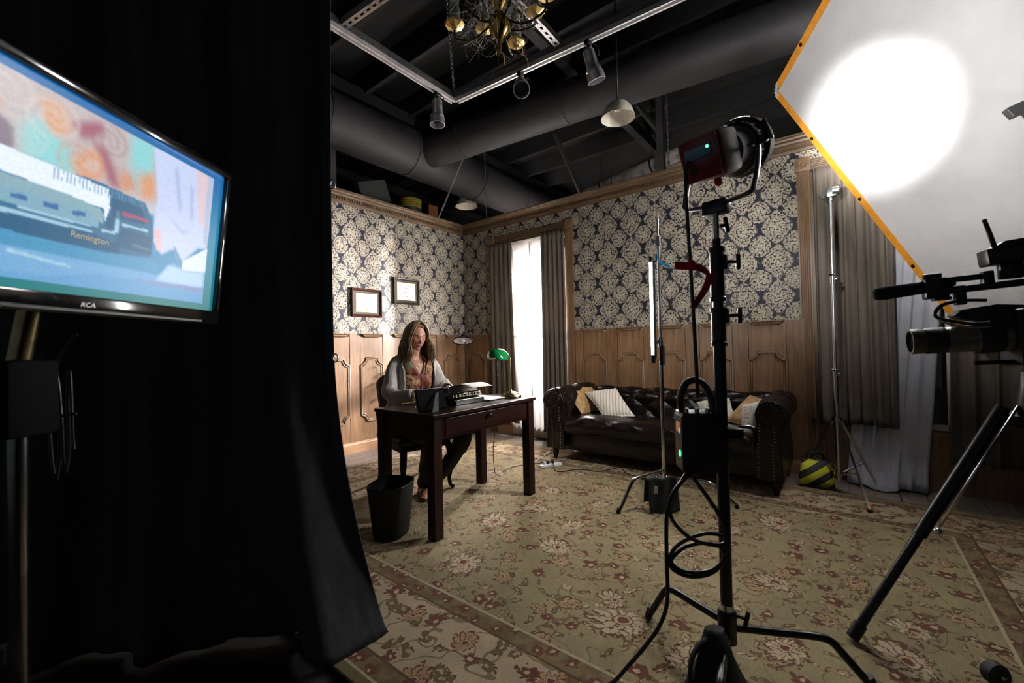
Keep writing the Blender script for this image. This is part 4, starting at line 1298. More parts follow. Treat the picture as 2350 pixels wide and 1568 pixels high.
mb.tube(cr([(-0.050, 0.0, 0.100), (-0.055, 0.0, 0.150), (-0.035, 0.0, 0.200), (0.000, 0.0, 0.212), (0.032, 0.0, 0.190), (0.050, 0.0, 0.140), (0.052, 0.0, 0.100)], 6), 0.012, 10, sx=1.4)
mb.build('handle', KRUB, ba, smooth=True)
mb = MB(BM)
for x in (-0.045, -0.010, 0.025): mb.cyl((x, -0.03, 0.102), (x, -0.03, 0.118), 0.008, n=10)
mb.build('connectors', SILVER, ba, smooth=True, angle=40)
MB(BM).lathe([(0.001, 0), (0.016, 0.0), (0.014, 0.02), (0.017, 0.022), (0.012, 0.055), (0.001, 0.055)], (0.082, -0.005, 0.055), 14).build('side_plug', KRUB, ba, smooth=True, angle=40)

# cable from the ballast to the floor, with two hanging loops
lp = [(3.935, -2.900, 0.700), (3.905, -2.985, 0.655), (3.890, -3.000, 0.600), (3.905, -2.985, 0.545), (3.950, -2.953, 0.495), (4.000, -2.910, 0.475), (4.030, -2.885, 0.478), (4.025, -2.880, 0.500), (3.975, -2.920, 0.508), (3.915, -2.970, 0.480), (3.890, -2.998, 0.440), (3.905, -2.990, 0.405), (3.950, -2.955, 0.388), (4.000, -2.915, 0.395), (4.030, -2.890, 0.430), (4.022, -2.890, 0.462), (3.985, -2.915, 0.478), (3.930, -2.955, 0.468), (3.895, -2.995, 0.435), (3.895, -3.000, 0.405), (3.935, -2.970, 0.378), (3.990, -2.925, 0.382), (4.025, -2.895, 0.420), (4.035, -2.880, 0.500), (4.020, -2.895, 0.570), (3.985, -2.920, 0.640), (3.950, -2.925, 0.690)]
tag(MB().tube(cr(lp, 6), 0.0065, 8).build('looped_cable', KCAB, None, smooth=True), 'black cable coiled in hanging loops below the ballast', 'cable')
tag(MB().tube(cr([(3.925, -2.915, 0.700), (3.900, -2.985, 0.640), (3.885, -3.006, 0.58), (3.882, -3.010, 0.45), (3.880, -3.008, 0.30), (3.860, -3.025, 0.22), (3.820, -3.052, 0.150), (3.770, -3.088, 0.080), (3.728, -3.122, 0.028), (3.68, -3.18, ZR + 0.008), (3.66, -3.35, ZR + 0.008), (3.75, -3.7, ZR + 0.008)], 6), 0.0065, 8).build('floor_cable', KCAB, None, smooth=True), 'black cable running from the ballast down to the rug', 'cable')

# black sandbag on the stand base
sb = thing('sandbag', 'black sandbag with a strap hung over the near stand leg', 'sandbag', (4.02, -2.95, ZR))
KFAB = mat('black_cordura', (0.010, 0.010, 0.011), 0.85, bmp=0.4, bscale=400)
SM = frame((0.785, 0.62, 0), (0, 0, 1), (3.995, -2.935, 0.0))
rings = []
for z, wx, wy, ox, oy in ((0.020, 0.105, 0.060, 0.0, -0.035), (0.05, 0.100, 0.062, 0.0, -0.032), (0.09, 0.075, 0.050, 0.004, -0.025), (0.14, 0.055, 0.038, 0.006, -0.018), (0.18, 0.042, 0.030, 0.008, -0.010), (0.212, 0.030, 0.020, 0.010, 0.0)):
    rings.append([(ox + wx * math.copysign(abs(math.cos(a)) ** 0.8, math.cos(a)) * (1 + 0.05 * math.sin(5 * a + z * 40)), oy + wy * math.sin(a), z) for a in [2 * PI * j / 28 for j in range(28)]])
MB(SM).loft(rings).build('bag', KFAB, sb, smooth=True, angle=60)
pts = cr([(0.005, -0.015, 0.205), (-0.035, -0.02, 0.185), (-0.070, -0.025, 0.150), (-0.085, -0.03, 0.10), (-0.088, -0.04, 0.05), (-0.085, -0.045, 0.025)], 6)
MB(SM).tube(pts, 0.013, 8, sx=0.4, up=(0, 1, 0)).build('strap', KFAB, sb, smooth=True)

# ------------------------------------------------------------------ chrome stand with the LED tube
LX, LY = 3.290, -1.295
ls = thing('chrome_stand', 'chrome turtle-base stand carrying the LED tube by the sofa', 'light stand', (LX, LY, ZR))
MB().cyl((LX, LY, 0.12), (LX, LY, 1.02), 0.0140, n=16).build('lower_tube', CHROME, ls, smooth=True, angle=40)
MB().cyl((LX, LY, 1.00), (LX, LY, 1.93), 0.0110, n=16).build('middle_tube', CHROME, ls, smooth=True, angle=40)
MB().cyl((LX, LY, 1.92), (LX, LY, 2.07), 0.0075, n=14).cyl((LX, LY, 2.07), (LX, LY, 2.10), 0.005, n=12).build('upper_tube', CHROME, ls, smooth=True, angle=40)
for z in (1.16, 1.90):
    MB().lathe([(0.001, -0.035), (0.019, -0.035), (0.019, 0.035), (0.001, 0.035)], (LX, LY, z), 18).box((LX - 0.025, LY - 0.02, z), (0.03, 0.018, 0.03), bev=0.004).build('clamp', CHROME, ls, smooth=True, angle=40)
MB().cyl((LX + 0.008, LY, 0.99), (LX + 0.008, LY, 1.13), 0.0185, n=16).build('grip', KRUB, ls, smooth=True, angle=40)
for ft, zz in (((3.130, -1.745), 0.22), ((3.752, -1.205), 0.17), ((2.985, -0.94), 0.13)):
    d = Vector((ft[0] - LX, ft[1] - LY, 0)); L = d.length; d.normalize()
    pts = [(LX + d.x * a * L, LY + d.y * a * L, z) for a, z in ((0.0, zz), (0.35, zz), (0.58, zz), (0.68, zz - 0.015), (0.76, zz - 0.055), (0.90, 0.07), (1.0, ZR + 0.005))]
    lg = MB().tube(cr(pts, 5), 0.0125, 10).build('leg', CHROME, ls, smooth=True)
    MB().cyl((ft[0], ft[1], ZR), (ft[0] - d.x * 0.012, ft[1] - d.y * 0.012, ZR + 0.03), 0.0140, n=10).build('rubber_foot', KRUB, lg, smooth=True, angle=40)
lt = thing('led_tube', 'glowing white LED tube light hanging upright on the chrome stand', 'tube light', (3.245, -1.335, 1.03))
TX, TY = 3.247, -1.333
TD = math.atan2(-0.62, -0.78)            # the tube shines towards the desk, its housing is turned to the wall
def arc_tube(a0, a1, n, r):
    return [[(TX + r * math.cos(TD + a), TY + r * math.sin(TD + a), z) for a in [a0 + (a1 - a0) * j / n for j in range(n + 1)]] for z in (1.065, 1.745)]
MB().loft(arc_tube(-1.75, 1.75, 14, 0.0135), closed=False).build('diffuser', mat('tube_glow', (1.0, 0.97, 0.94), 0.5, emit=340.0, var=0.01), lt, smooth=True)
MB().loft(arc_tube(1.70, 2 * PI - 1.70, 14, 0.0140), closed=False).build('housing', SILVER, lt, smooth=True)
for z0, z1 in ((1.005, 1.065), (1.745, 1.785)):
    MB().cyl((TX, TY, z0), (TX, TY, z1), 0.0155, n=16).build('end_cap', KRUB, lt, smooth=True, angle=40)
MB().box((TX + 0.014, TY + 0.010, 1.40), (0.012, 0.016, 0.72), Matrix.Rotation(0.67, 3, 'Z')).build('spine', SILVER, lt)
MB().tube(cr([(TX, TY, 1.785), (TX + 0.002, TY, 1.84), (TX + 0.02, TY + 0.02, 1.895), (LX, LY, 1.90)], 5), 0.003, 6).build('hanger', SILVER, lt, smooth=True)
bt_ = thing('blue_tape', 'short strip of blue tape on the chrome stand', 'tape', (LX, LY, 1.74))
MB().box((LX - 0.010, LY - 0.016, 1.785), (0.014, 0.004, 0.045), bev=0.001).build('wrap', mat('blue_tape', (0.05, 0.42, 0.80), 0.6), bt_)
MB().add([(LX + 0.005, LY - 0.018, 1.765), (LX + 0.075, LY + 0.030, 1.715), (LX + 0.072, LY + 0.030, 1.693), (LX + 0.002, LY - 0.018, 1.742)], [(0, 1, 2, 3)]).build('tail', mat('blue_tape', (0, 0, 0)), bt_, mods=[('SOLIDIFY', dict(thickness=0.002))])
# black cloth flag over its leg
bc = thing('black_cloth', 'black cloth bag with a white tag draped over a chrome stand leg', 'cloth', (3.30, -1.70, ZR))
CM = frame((0.80, 0.60, 0), (0, 0, 1), (3.268, -1.585, 0.0))
def cloth(u, v):
    # over the leg: one flap towards the viewer, one behind
    x = -0.005 + 0.20 * u
    s_ = (v - 0.42)
    if s_ < 0:
        z = 0.236 + 0.02 * u - abs(s_) * 0.42 - 0.014 * u; y = 0.012 + abs(s_) * 0.05
    else:
        z = 0.236 + 0.02 * u - s_ * 0.40; y = -0.016 - s_ * 0.07
    if abs(s_) < 0.03: y *= abs(s_) / 0.03
    return (x + 0.02 * s_, y + 0.006 * math.sin(14 * u + 6 * v), z + 0.004 * math.sin(9 * u))
MB(CM).grid(cloth, 24, 32).build('cloth', KFAB, bc, smooth=True, mods=[('SOLIDIFY', dict(thickness=0.006))])
MB(CM).box((0.050, -0.040, 0.165), (0.024, 0.003, 0.050), Matrix.Rotation(0.08, 3, 'Y')).build('white_tag', mat('white_tag', (0.6, 0.6, 0.6), 0.8), bc)

# ------------------------------------------------------------------ silver stand that carries the white frame
SX, SY = 4.290, -0.405
ss = thing('silver_stand', 'tall silver tripod stand in front of the long taupe curtain', 'light stand', (SX, SY, 0))
for z0, z1, r_ in ((0.10, 0.90, 0.0175), (0.88, 1.62, 0.0145), (1.60, 2.22, 0.0115)):
    MB().cyl((SX, SY, z0), (SX, SY, z1), r_, n=16).build('tube', SILVER, ss, smooth=True, angle=40)
for z in (0.895, 1.61):
    MB().lathe([(0.001, -0.035), (0.020, -0.035), (0.020, 0.020), (0.028, 0.026), (0.026, 0.034), (0.001, 0.034)], (SX, SY, z), 18).box((SX + 0.022, SY - 0.012, z - 0.005), (0.022, 0.022, 0.028), bev=0.004).build('clamp', CHROME, ss, smooth=True, angle=35)
mb = MB().lathe([(0.001, 2.20), (0.018, 2.20), (0.018, 2.225), (0.001, 2.225)], (SX, SY, 0), 16)
mb.box((SX + 0.01, SY - 0.005, 2.262), (0.066, 0.05, 0.075), bev=0.008)
mb.lathe([(0.001, -0.03), (0.038, -0.03), (0.038, 0.01), (0.030, 0.016), (0.001, 0.016)], (SX + 0.045, SY - 0.010, 2.27), 20, Matrix.Rotation(PI / 2, 3, 'Y'))
mb.build('grip_head', mat('dull_alloy', (0.30, 0.31, 0.31), 0.35, 1.0), ss, smooth=True, angle=35)
MB().box((SX - 0.045, SY - 0.005, 2.235), (0.045, 0.014, 0.03), Matrix.Rotation(0.5, 3, 'Y'), bev=0.005).build('head_handle', KRUB, ss)
for a, fx, fy in ((0, 4.455, -0.790), (1, 3.99, -0.470 + 0.33), (2, 4.525, -0.145)):
    d = Vector((fx - SX, fy - SY, 0))
    zf = ZR if fy < -0.43 else 0.0
    if a == 1: fx, fy = 4.035, -0.150
    lg = MB().tube([(SX + (fx - SX) * 0.07, SY + (fy - SY) * 0.07, 0.555), (fx, fy, zf + 0.012)], 0.0125, 4, sx=0.55).build('leg', SILVER, ss)
    MB().tube([(SX + (fx - SX) * 0.10, SY + (fy - SY) * 0.10, 0.150), (SX + (fx - SX) * 0.62, SY + (fy - SY) * 0.62, 0.215)], 0.007, 6).build('brace', SILVER, ss)
    MB().box((fx, fy, zf + 0.010), (0.030, 0.030, 0.020), bev=0.005).build('rubber_foot', KRUB, lg)
for z in (0.555, 0.145):
    MB().lathe([(0.001, -0.014), (0.032, -0.014), (0.032, 0.014), (0.001, 0.014)], (SX, SY, z), 16).build('leg_collar', CHROME, ss, smooth=True, angle=35)
# striped sandbag
yb = thing('striped_sandbag', 'yellow and black striped sandbag at the foot of the silver stand', 'sandbag', (4.15, -0.37, 0.0))
m, t, b = newmat('hazard_stripe')
x, y, z = coords(t)
st_ = ((x * 0.72 - z * 1.0 + 0.30) * 9.0).frac()
t.links.new(mixc(t, st_.gt(0.5), (0.012, 0.012, 0.012), (0.62, 0.58, 0.02)), b.inputs['Base Color'])
b.inputs['Roughness'].default_value = 0.7
t.links.new(bump(t, noise(t, vec(t, x, y, z), 24.0), 0.5, 0.01), b.inputs['Normal'])
YM = frame((0.98, 0.17, 0), (0, 0, 1), (4.150, -0.355, 0))
def ybag(sg):
    def fn(u, v):
        w = 0.115
        h = ((1 - abs(2 * u - 1) ** 3) * (1 - abs(2 * v - 1) ** 3)) ** 0.5
        xx = (2 * u - 1) * w * (1 - 0.16 * v + 0.03 * math.sin(6 * v))
        zz = 0.014 + 0.205 * v - 0.012 * math.sin(PI * u)
        return (xx, sg * (0.055 * h * (1.25 - 0.5 * v)) + 0.05 * v * v, zz)
    return fn
MB(YM).grid(ybag(-1), 22, 18).grid(ybag(1), 22, 18).build('bag', m, yb, smooth=True, mods=[('WELD', dict(merge_threshold=0.0008))], recalc=False)
MB(YM).tube(cr([(-0.055, 0.045, 0.215), (-0.05, 0.05, 0.245), (0.0, 0.055, 0.258), (0.05, 0.05, 0.245), (0.055, 0.045, 0.215)], 6), 0.010, 8, sx=0.4).build('strap', KFAB, yb, smooth=True)

# ------------------------------------------------------------------ big white frame
FA = Vector((3.943, -0.446, 3.152)); FD = Vector((0.4583, 0.024, -0.8884)).normalized(); FE = Vector((0.4912, -0.8399, 0.2307)); FE = (FE - FD * FE.dot(FD)).normalized()
FN = FD.cross(FE).normalized()          # towards the viewer and the room
LD, LE = 2.34, 2.05
sc_ = thing('bounce_frame', 'huge slanted white cloth frame with orange webbing edge, lit bright', 'diffusion frame', tuple(FA + FD * LD))
m, t, b = newmat('white_grid_cloth')
t.nodes.remove(b)
x, y, z = coords(t)
nn = noise(t, vec(t, x, y, z), 4.0, 2.0)
c = mixc(t, nn.step(0.3, 0.7), (0.74, 0.74, 0.755), (0.80, 0.80, 0.81))
df = t.nodes.new('ShaderNodeBsdfDiffuse'); tl = t.nodes.new('ShaderNodeBsdfTranslucent'); mx = t.nodes.new('ShaderNodeMixShader')
wr = noise(t, vec(t, x, y * 1.0, z * 2.2), 9.0, 5.0, 0.62, 1.2)
bn = bump(t, wr, 0.35, 0.012)
for q in (df, tl): t.links.new(c, q.inputs[0]); t.links.new(bn, q.inputs['Normal'])
mx.inputs[0].default_value = 0.38
t.links.new(df.outputs[0], mx.inputs[1]); t.links.new(tl.outputs[0], mx.inputs[2]); t.links.new(mx.outputs[0], t.nodes['Material Output'].inputs[0])
def Fp(u, v, w=0.0): return FA + FD * u + FE * v + FN * w
def ff(a, b_):
    u, v = 0.045 + (LD - 0.09) * a, 0.045 + (LE - 0.09) * b_
    h = math.sin(PI * a) ** 0.6 * math.sin(PI * b_) ** 0.6 if 0 < a < 1 and 0 < b_ < 1 else 0.0
    w = -0.030 * h + 0.004 * h * math.sin(17 * a + 9 * b_ + 2 * math.sin(7 * b_)) + 0.003 * h * math.sin(31 * a - 14 * b_)
    # long drag crease
    w += 0.006 * h * math.exp(-((b_ - 0.9 * a - 0.05) / 0.012) ** 2)
    return tuple(Fp(u, v, w))
MB().grid(ff, 120, 100).build('cloth', m, sc_, smooth=True, recalc=False)
ORG_M = mat('orange_webbing', (0.72, 0.29, 0.025), 0.6, bmp=0.2, bscale=300)
mb = MB()
W_ = 0.052
for u0, v0, u1, v1 in ((0.05, 0, LD, W_), (0, 0.07, W_, LE), (LD - W_, 0, LD, LE), (0, LE - W_, LD, LE)):
    q = [Fp(u0, v0, 0.004), Fp(u1, v0, 0.004), Fp(u1, v1, 0.004), Fp(u0, v1, 0.004)]
    q2 = [p - FN * 0.003 for p in q]
    MB().add([tuple(p) for p in q + q2], [(0, 1, 2, 3), (7, 6, 5, 4), (0, 4, 5, 1), (1, 5, 6, 2), (2, 6, 7, 3), (3, 7, 4, 0)]).build('webbing', ORG_M, sc_)
q = [Fp(0.0, 0.072, 0.004), Fp(0.055, 0.0, 0.004), Fp(0.085, 0.0, 0.004), Fp(0.0, 0.10, 0.004)]
MB().add([tuple(p) for p in q], [(0, 1, 2, 3)]).build('corner_tab', mat('grey_tab', (0.45, 0.45, 0.45), 0.6), sc_, mods=[('SOLIDIFY', dict(thickness=0.003))])
Rg = frame(FD, FN).to_3x3()
for k in range(4):
    for p in (Fp(0.528 + 0.5886 * k, 0.022, 0.004), Fp(0.022, 0.43 + 0.43 * k, 0.004)):
        MB().lathe([(0.0135, 0), (0.0135, 0.003), (0.001, 0.0035)], tuple(p), 14, Rg).build('grommet', mat('dark_brass', (0.03, 0.03, 0.022), 0.4, 0.8), sc_)
mb = MB()
for u0, v0, u1, v1 in ((0, 0.02, LD, 0.02), (0.02, 0, 0.02, LE), (LD - 0.02, 0, LD - 0.02, LE), (0, LE - 0.02, LD, LE - 0.02)):
    MB().cyl(tuple(Fp(u0, v0, -0.020)), tuple(Fp(u1, v1, -0.020)), 0.0155, n=12).build('frame_tube', SILVER, sc_, smooth=True, angle=40)
# clip hanging at its far side
tag(MB().box(tuple(Fp(1.30, 1.055, 0.020)), (0.055, 0.030, 0.12), frame(FD, FN).to_3x3(), bev=0.004).build('grip_clip', mat('grey_clip', (0.05, 0.05, 0.052), 0.5)), 'grey grip clip on the white cloth at the picture edge', 'clip')

# ------------------------------------------------------------------ film camera on its tripod
FCM = frame((-0.972, -0.17, -0.045), (0, 0, 1), (4.552, -2.212, 1.130))   # local x: lens direction, origin at the lens front
fc = thing('film_camera', 'black film camera with a long zoom lens and shotgun microphone', 'film camera', (4.95, -2.13, 0.98))
RX_ = Matrix.Rotation(-PI / 2, 3, 'Y')
ln_ = MB(FCM).lathe([(0.040, 0.0), (0.047, 0.0), (0.047, 0.030), (0.0455, 0.033), (0.0455, 0.10), (0.047, 0.104), (0.047, 0.175), (0.050, 0.180), (0.050, 0.245), (0.052, 0.25), (0.052, 0.36), (0.001, 0.36)], (0, 0, 0), 36, RX_, (False, True)).build('zoom_lens', mat('lens_brown_grey', (0.115, 0.098, 0.072), 0.4), fc, smooth=True, angle=30)
for a, b_ in ((0.040, 0.098), (0.180, 0.243)):
    mb = MB(FCM)
    mb.lathe([(0.0472 if a < 0.1 else 0.0512, a), (0.0485 if a < 0.1 else 0.0525, a + 0.004), (0.0485 if a < 0.1 else 0.0525, b_ - 0.004), (0.0472 if a < 0.1 else 0.0512, b_)], (0, 0, 0), 36, RX_, (False, False))
    mb.build('rubber_ring', KRUB, ln_, smooth=True, angle=40)
MB(FCM).lathe([(0.001, 0.012), (0.041, 0.010)], (0, 0, 0), 28, RX_, (False, False)).build('front_glass', GLOSSK, ln_, smooth=True)
MB(FCM).tube(cr([(-0.17, 0.0, -0.052), (-0.20, 0.0, -0.056), (-0.225, 0.0, -0.050), (-0.23, 0.0, -0.040)], 4), 0.003, 6).build('zoom_lever', SILVER, ln_, smooth=True)
FC2 = FCM @ Matrix.Translation((0.100, 0, -0.012))
mb = MB(FC2).box((-0.50, 0.0, 0.010), (0.28, 0.150, 0.195), bev=0.015)
mb.prism([(-0.36, 0.10), (-0.30, 0.085), (-0.30, 0.055), (-0.36, 0.04)], -0.055, 0.055, Matrix(((1, 0, 0), (0, 0, 1), (0, 1, 0))))
mb.build('body', mat('camera_black', (0.009, 0.009, 0.010), 0.5), fc, smooth=True, angle=35)
mb = MB(FC2)
mb.prism([(-0.22, 0.098), (-0.24, 0.118), (-0.33, 0.128), (-0.40, 0.118), (-0.40, 0.080), (-0.31, 0.068), (-0.24, 0.084)], -0.035, 0.035, Matrix(((1, 0, 0), (0, 0, 1), (0, 1, 0))))
mb.build('viewfinder', KRUB, fc)
hb = MB(FC2).box((-0.39, 0.0, 0.197), (0.36, 0.030, 0.024), Matrix.Rotation(0.03, 3, 'Y'), bev=0.006).box((-0.25, 0, 0.172), (0.03, 0.028, 0.07), bev=0.004).box((-0.54, 0, 0.155), (0.04, 0.028, 0.09), bev=0.004)
hb.build('top_handle', KSTEEL, fc, smooth=True, angle=35)
mb = MB(FC2).box((-0.185, 0.0, 0.205), (0.065, 0.050, 0.075), bev=0.006).cyl((-0.155, 0, 0.252), (-0.205, 0, 0.252), 0.010, n=10).box((-0.255, 0.0, 0.232), (0.14, 0.022, 0.020), bev=0.003).box((-0.325, 0.0, 0.222), (0.03, 0.03, 0.055), bev=0.004).box((-0.20, 0, 0.165), (0.05, 0.03, 0.012), bev=0.003)
mb.build('microphone_mount', KSTEEL, fc, smooth=True, angle=35)
mic = MB(FC2).cyl((-0.03, 0, 0.205), (-0.21, 0, 0.217), 0.0095, n=12).build('shotgun_microphone', SILVER, fc, smooth=True, angle=40)
MB(FC2).lathe([(0.001, -0.222), (0.008, -0.220), (0.016, -0.208), (0.021, -0.17), (0.0245, -0.08), (0.0255, -0.02), (0.0235, 0.005), (0.018, 0.016), (0.001, 0.018)], (-0.022, 0, 0.2045), 20, Matrix.Rotation(PI / 2 + 0.065, 3, 'Y') @ Matrix.Diagonal((1, 1, 1))).build('foam_windscreen', mat('black_foam', (0.008, 0.008, 0.008), 0.95, bmp=0.5, bscale=300), mic, smooth=True)
mb = MB(FC2).box((-0.395, 0.0, 0.300), (0.155, 0.080, 0.058), Matrix.Rotation(0.06, 3, 'Y'), bev=0.006).prism([(-0.34, 0.328), (-0.365, 0.345), (-0.42, 0.348), (-0.47, 0.332)], -0.035, 0.035, Matrix(((1, 0, 0), (0, 0, 1), (0, 1, 0)))).box((-0.385, 0, 0.245), (0.06, 0.03, 0.06), bev=0.004)
tr_ = mb.build('transmitter', KSTEEL, fc, smooth=True, angle=35)
MB(FC2).tube([(-0.345, 0.02, 0.325), (-0.335, 0.02, 0.380), (-0.325, 0.02, 0.432)], [0.0075, 0.0072, 0.0065], 10).build('antenna', KRUB, tr_, smooth=True)
for k, (a, b_) in enumerate((((-0.30, 0.03, 0.085), 0.0075), ((-0.34, 0.03, 0.070), 0.005))):
    e = 0.012 * k
    MB(FC2).tube(cr([(-0.36, 0.035, 0.072 - e), (-0.28, 0.04, 0.062 - e), (-0.20, 0.045, 0.072 - e + 0.01), (-0.165, 0.045, 0.105), (-0.19, 0.04, 0.140), (-0.25, 0.03, 0.150), (-0.31, 0.02, 0.145)], 6), 0.006 - 0.002 * k, 8).build('cable', KCAB if k == 0 else SILVER, fc, smooth=True)
mb = MB(FC2)
for z in (0.0, -0.022): mb.cyl((-0.40, 0.03, -0.075 + z * 0), (-0.26, 0.03, -0.075 + z * 0), 0.0075, n=8)
mb.build('rods', KSTEEL, fc)
MB(FC2).ball((-0.45, 0.077, -0.050), 0.006, 8, 6).build('tally_light', mat('red_tally', (0.7, 0.05, 0.04), 0.4, emit=0.35), fc)
tp = thing('camera_tripod', 'black tripod under the film camera, one leg with a silver rod', 'tripod', (4.98, -2.05, ZR))
TPX, TPY = 4.865, -2.065
MB(FC2).box((-0.50, 0.0, -0.105), (0.17, 0.09, 0.035), bev=0.006).build('plate', KSTEEL, tp, smooth=True, angle=35)
MB().lathe([(0.001, 0.86), (0.055, 0.86), (0.06, 0.90), (0.05, 0.97), (0.05, 1.015), (0.001, 1.015)], (TPX + 0.025, TPY - 0.055, 0), 22).build('fluid_head', KSTEEL, tp, smooth=True, angle=35)
for fx, fy in ((4.352, -2.380), (5.46, -2.48), (5.42, -1.52)):
    top = Vector((TPX + (fx - TPX) * 0.12, TPY + (fy - TPY) * 0.12, 0.885)); ft = Vector((fx, fy, ZR + 0.012))
    lg = MB().tube([tuple(top), tuple(top.lerp(ft, 0.55))], 0.021, 10).tube([tuple(top.lerp(ft, 0.53)), tuple(ft)], 0.0155, 10).build('leg', KSTEEL, tp, smooth=True, angle=40)
    sd = Vector((0.03, -0.035, 0.012))
    MB().tube([tuple(top + sd), tuple(top.lerp(ft, 0.50) + sd)], 0.0048, 8).build('steel_rod', SILVER, lg, smooth=True)
    MB().ball(tuple(top.lerp(ft, 0.52) + sd * 1.1), 0.012, 10, 8).build('lock_knob', SILVER, lg, smooth=True)
    MB().cyl(tuple(ft), tuple(ft.lerp(top, 0.06)), 0.021, n=12).build('rubber_foot', KRUB, lg, smooth=True, angle=40)
MB().lathe([(0.001, 0.82), (0.075, 0.82), (0.085, 0.86), (0.001, 0.875)], (TPX, TPY, 0), 22).build('crown', KSTEEL, tp, smooth=True, angle=35)
# small case at the picture corner
cb = thing('rubber_caster', 'small black rubber caster on the rug in the lower right corner', 'caster', (4.715, -2.37, ZR))
MB(frame((0.785, 0.62, 0), (0, 0, 1), (4.715, -2.37, ZR))).lathe([(0.001, -0.022), (0.028, -0.022), (0.036, -0.012), (0.036, 0.012), (0.028, 0.022), (0.001, 0.022)], (0, 0, 0.037), 22, Matrix.Rotation(PI / 2, 3, 'X')).build('wheel', KRUB, cb, smooth=True, angle=35)
MB(frame((0.785, 0.62, 0), (0, 0, 1), (4.715, -2.37, ZR))).ball((0, -0.024, 0.040), (0.008, 0.006, 0.008), 10, 6).build('hub', SILVER, cb, smooth=True)

# ------------------------------------------------------------------ power strip and cords
ps = thing('power_strip', 'white power strip with plugs on the rug by the sofa foot', 'power strip', (2.14, -1.055, ZR))
PM = frame((0.44, 0.90, 0), (0, 0, 1), (2.142, -1.055, ZR))
MB(PM).box((0, 0, 0.013), (0.235, 0.045, 0.026), bev=0.005).build('body', mat('white_plastic', (0.72, 0.72, 0.73), 0.4), ps, smooth=True, angle=35)
for x, m_ in ((-0.03, KRUB), (0.025, KRUB), (-0.065, MATS['white_plastic'])):
    MB(PM).box((x, 0, 0.040), (0.024, 0.022, 0.030), bev=0.005).build('plug', m_, ps, smooth=True, angle=35)
tag(MB().tube(cr([(2.05, -1.165, ZR + 0.012), (2.02, -1.20, ZR + 0.006), (1.99, -1.17, ZR + 0.006), (1.95, -1.05, ZR + 0.006), (1.90, -0.85, ZR + 0.006), (1.86, -0.60, ZR + 0.006)], 6), 0.004, 6).build('white_cord', mat('white_cord', (0.65, 0.65, 0.66), 0.5), None, smooth=True), 'white cord of the power strip on the rug', 'cord')
tag(MB().tube(cr([(2.155, -1.03, ZR + 0.055), (2.18, -1.06, ZR + 0.075), (2.22, -1.13, ZR + 0.03), (2.26, -1.16, ZR + 0.006), (2.33, -1.155, ZR + 0.005), (2.37, -1.06, ZR + 0.005), (2.453, -0.985, ZR + 0.005), (2.581, -0.973, ZR + 0.005), (2.65, -0.85, ZR + 0.005), (2.70, -0.74, ZR + 0.005), (2.82, -0.88, ZR + 0.005), (2.94, -0.90, ZR + 0.005), (3.05, -0.86, ZR + 0.005)], 6), 0.0035, 6).build('trailing_cable', KCAB, None, smooth=True), 'thin black cord wandering along the rug below the sofa', 'cord')
tag(MB().tube(cr([(2.10, -1.75, 0.62), (1.96, -1.66, 0.30), (1.93, -1.62, 0.10), (1.90, -1.55, ZR + 0.005), (1.86, -1.35, ZR + 0.005), (1.88, -1.22, ZR + 0.005), (1.96, -1.10, ZR + 0.005), (2.06, -1.09, ZR + 0.03), (2.125, -1.085, ZR + 0.055)], 6), 0.0033, 6).build('lamp_cord', KCAB, None, smooth=True), 'thin black cord from the desk lamp to the power strip', 'cord')
tag(MB().tube(cr([(2.165, -1.00, ZR + 0.055), (2.15, -0.97, ZR + 0.12), (2.08, -0.95, ZR + 0.13), (2.05, -0.90, 0.10), (2.02, -0.86, ZR + 0.006), (1.94, -0.60, ZR + 0.006)], 6), 0.0035, 6).build('plug_cord', KCAB, None, smooth=True), 'black plug cord arching from the power strip behind the sofa foot', 'cord')
# ------------------------------------------------------------------ monitor at the left
TB = Vector((2.877, -3.980, 1.269)); TU = Vector((0.598, -0.801, 0)).normalized(); TV_ = Vector((0.0859, 0.0641, 0.9942)).normalized(); TN = TV_.cross(TU).normalized()
if TN.x < 0: TN = -TN
def Tp(s_, v, d=0.0): return TB + TU * s_ + TV_ * v + TN * d
tvm = thing('monitor', 'large black flat monitor showing a close-up of a typewriter', 'monitor', tuple(Tp(0.355, -0.04)))
TR3 = Matrix((tuple(TU), tuple(TV_), tuple(TN))).transposed()
def tbox(mb, s0, s1, v0, v1, d0, d1, bev=0.0):
    mb.box(tuple(Tp((s0 + s1) / 2, (v0 + v1) / 2, (d0 + d1) / 2)), (s1 - s0, v1 - v0, d1 - d0), TR3, bev)
mb = MB(); tbox(mb, -0.016, 0.726, -0.036, 0.417, -0.060, -0.004, 0.006); mb.build('cabinet', mat('tv_black', (0.010, 0.010, 0.011), 0.35), tvm, smooth=True, angle=35)
for nm, a in (('bezel', (-0.018, 0.728, 0.400, 0.420, -0.02, 0.012)), ('bezel', (-0.018, 0.728, -0.040, 0.0, -0.02, 0.012)), ('bezel', (-0.018, 0.0, 0.0, 0.400, -0.02, 0.012)), ('bezel', (0.710, 0.728, 0.0, 0.400, -0.02, 0.012))):
    mb = MB(); tbox(mb, *a, 0.003); mb.build(nm, mat('gloss_bezel', (0.010, 0.010, 0.011), 0.10, coat=0.6), tvm, smooth=True, angle=35)
mb = MB(); tbox(mb, 0.05, 0.66, -0.036, -0.028, 0.010, 0.0145, 0.002); mb.build('trim_strip', mat('grey_trim', (0.055, 0.058, 0.058), 0.35, 0.4), tvm)
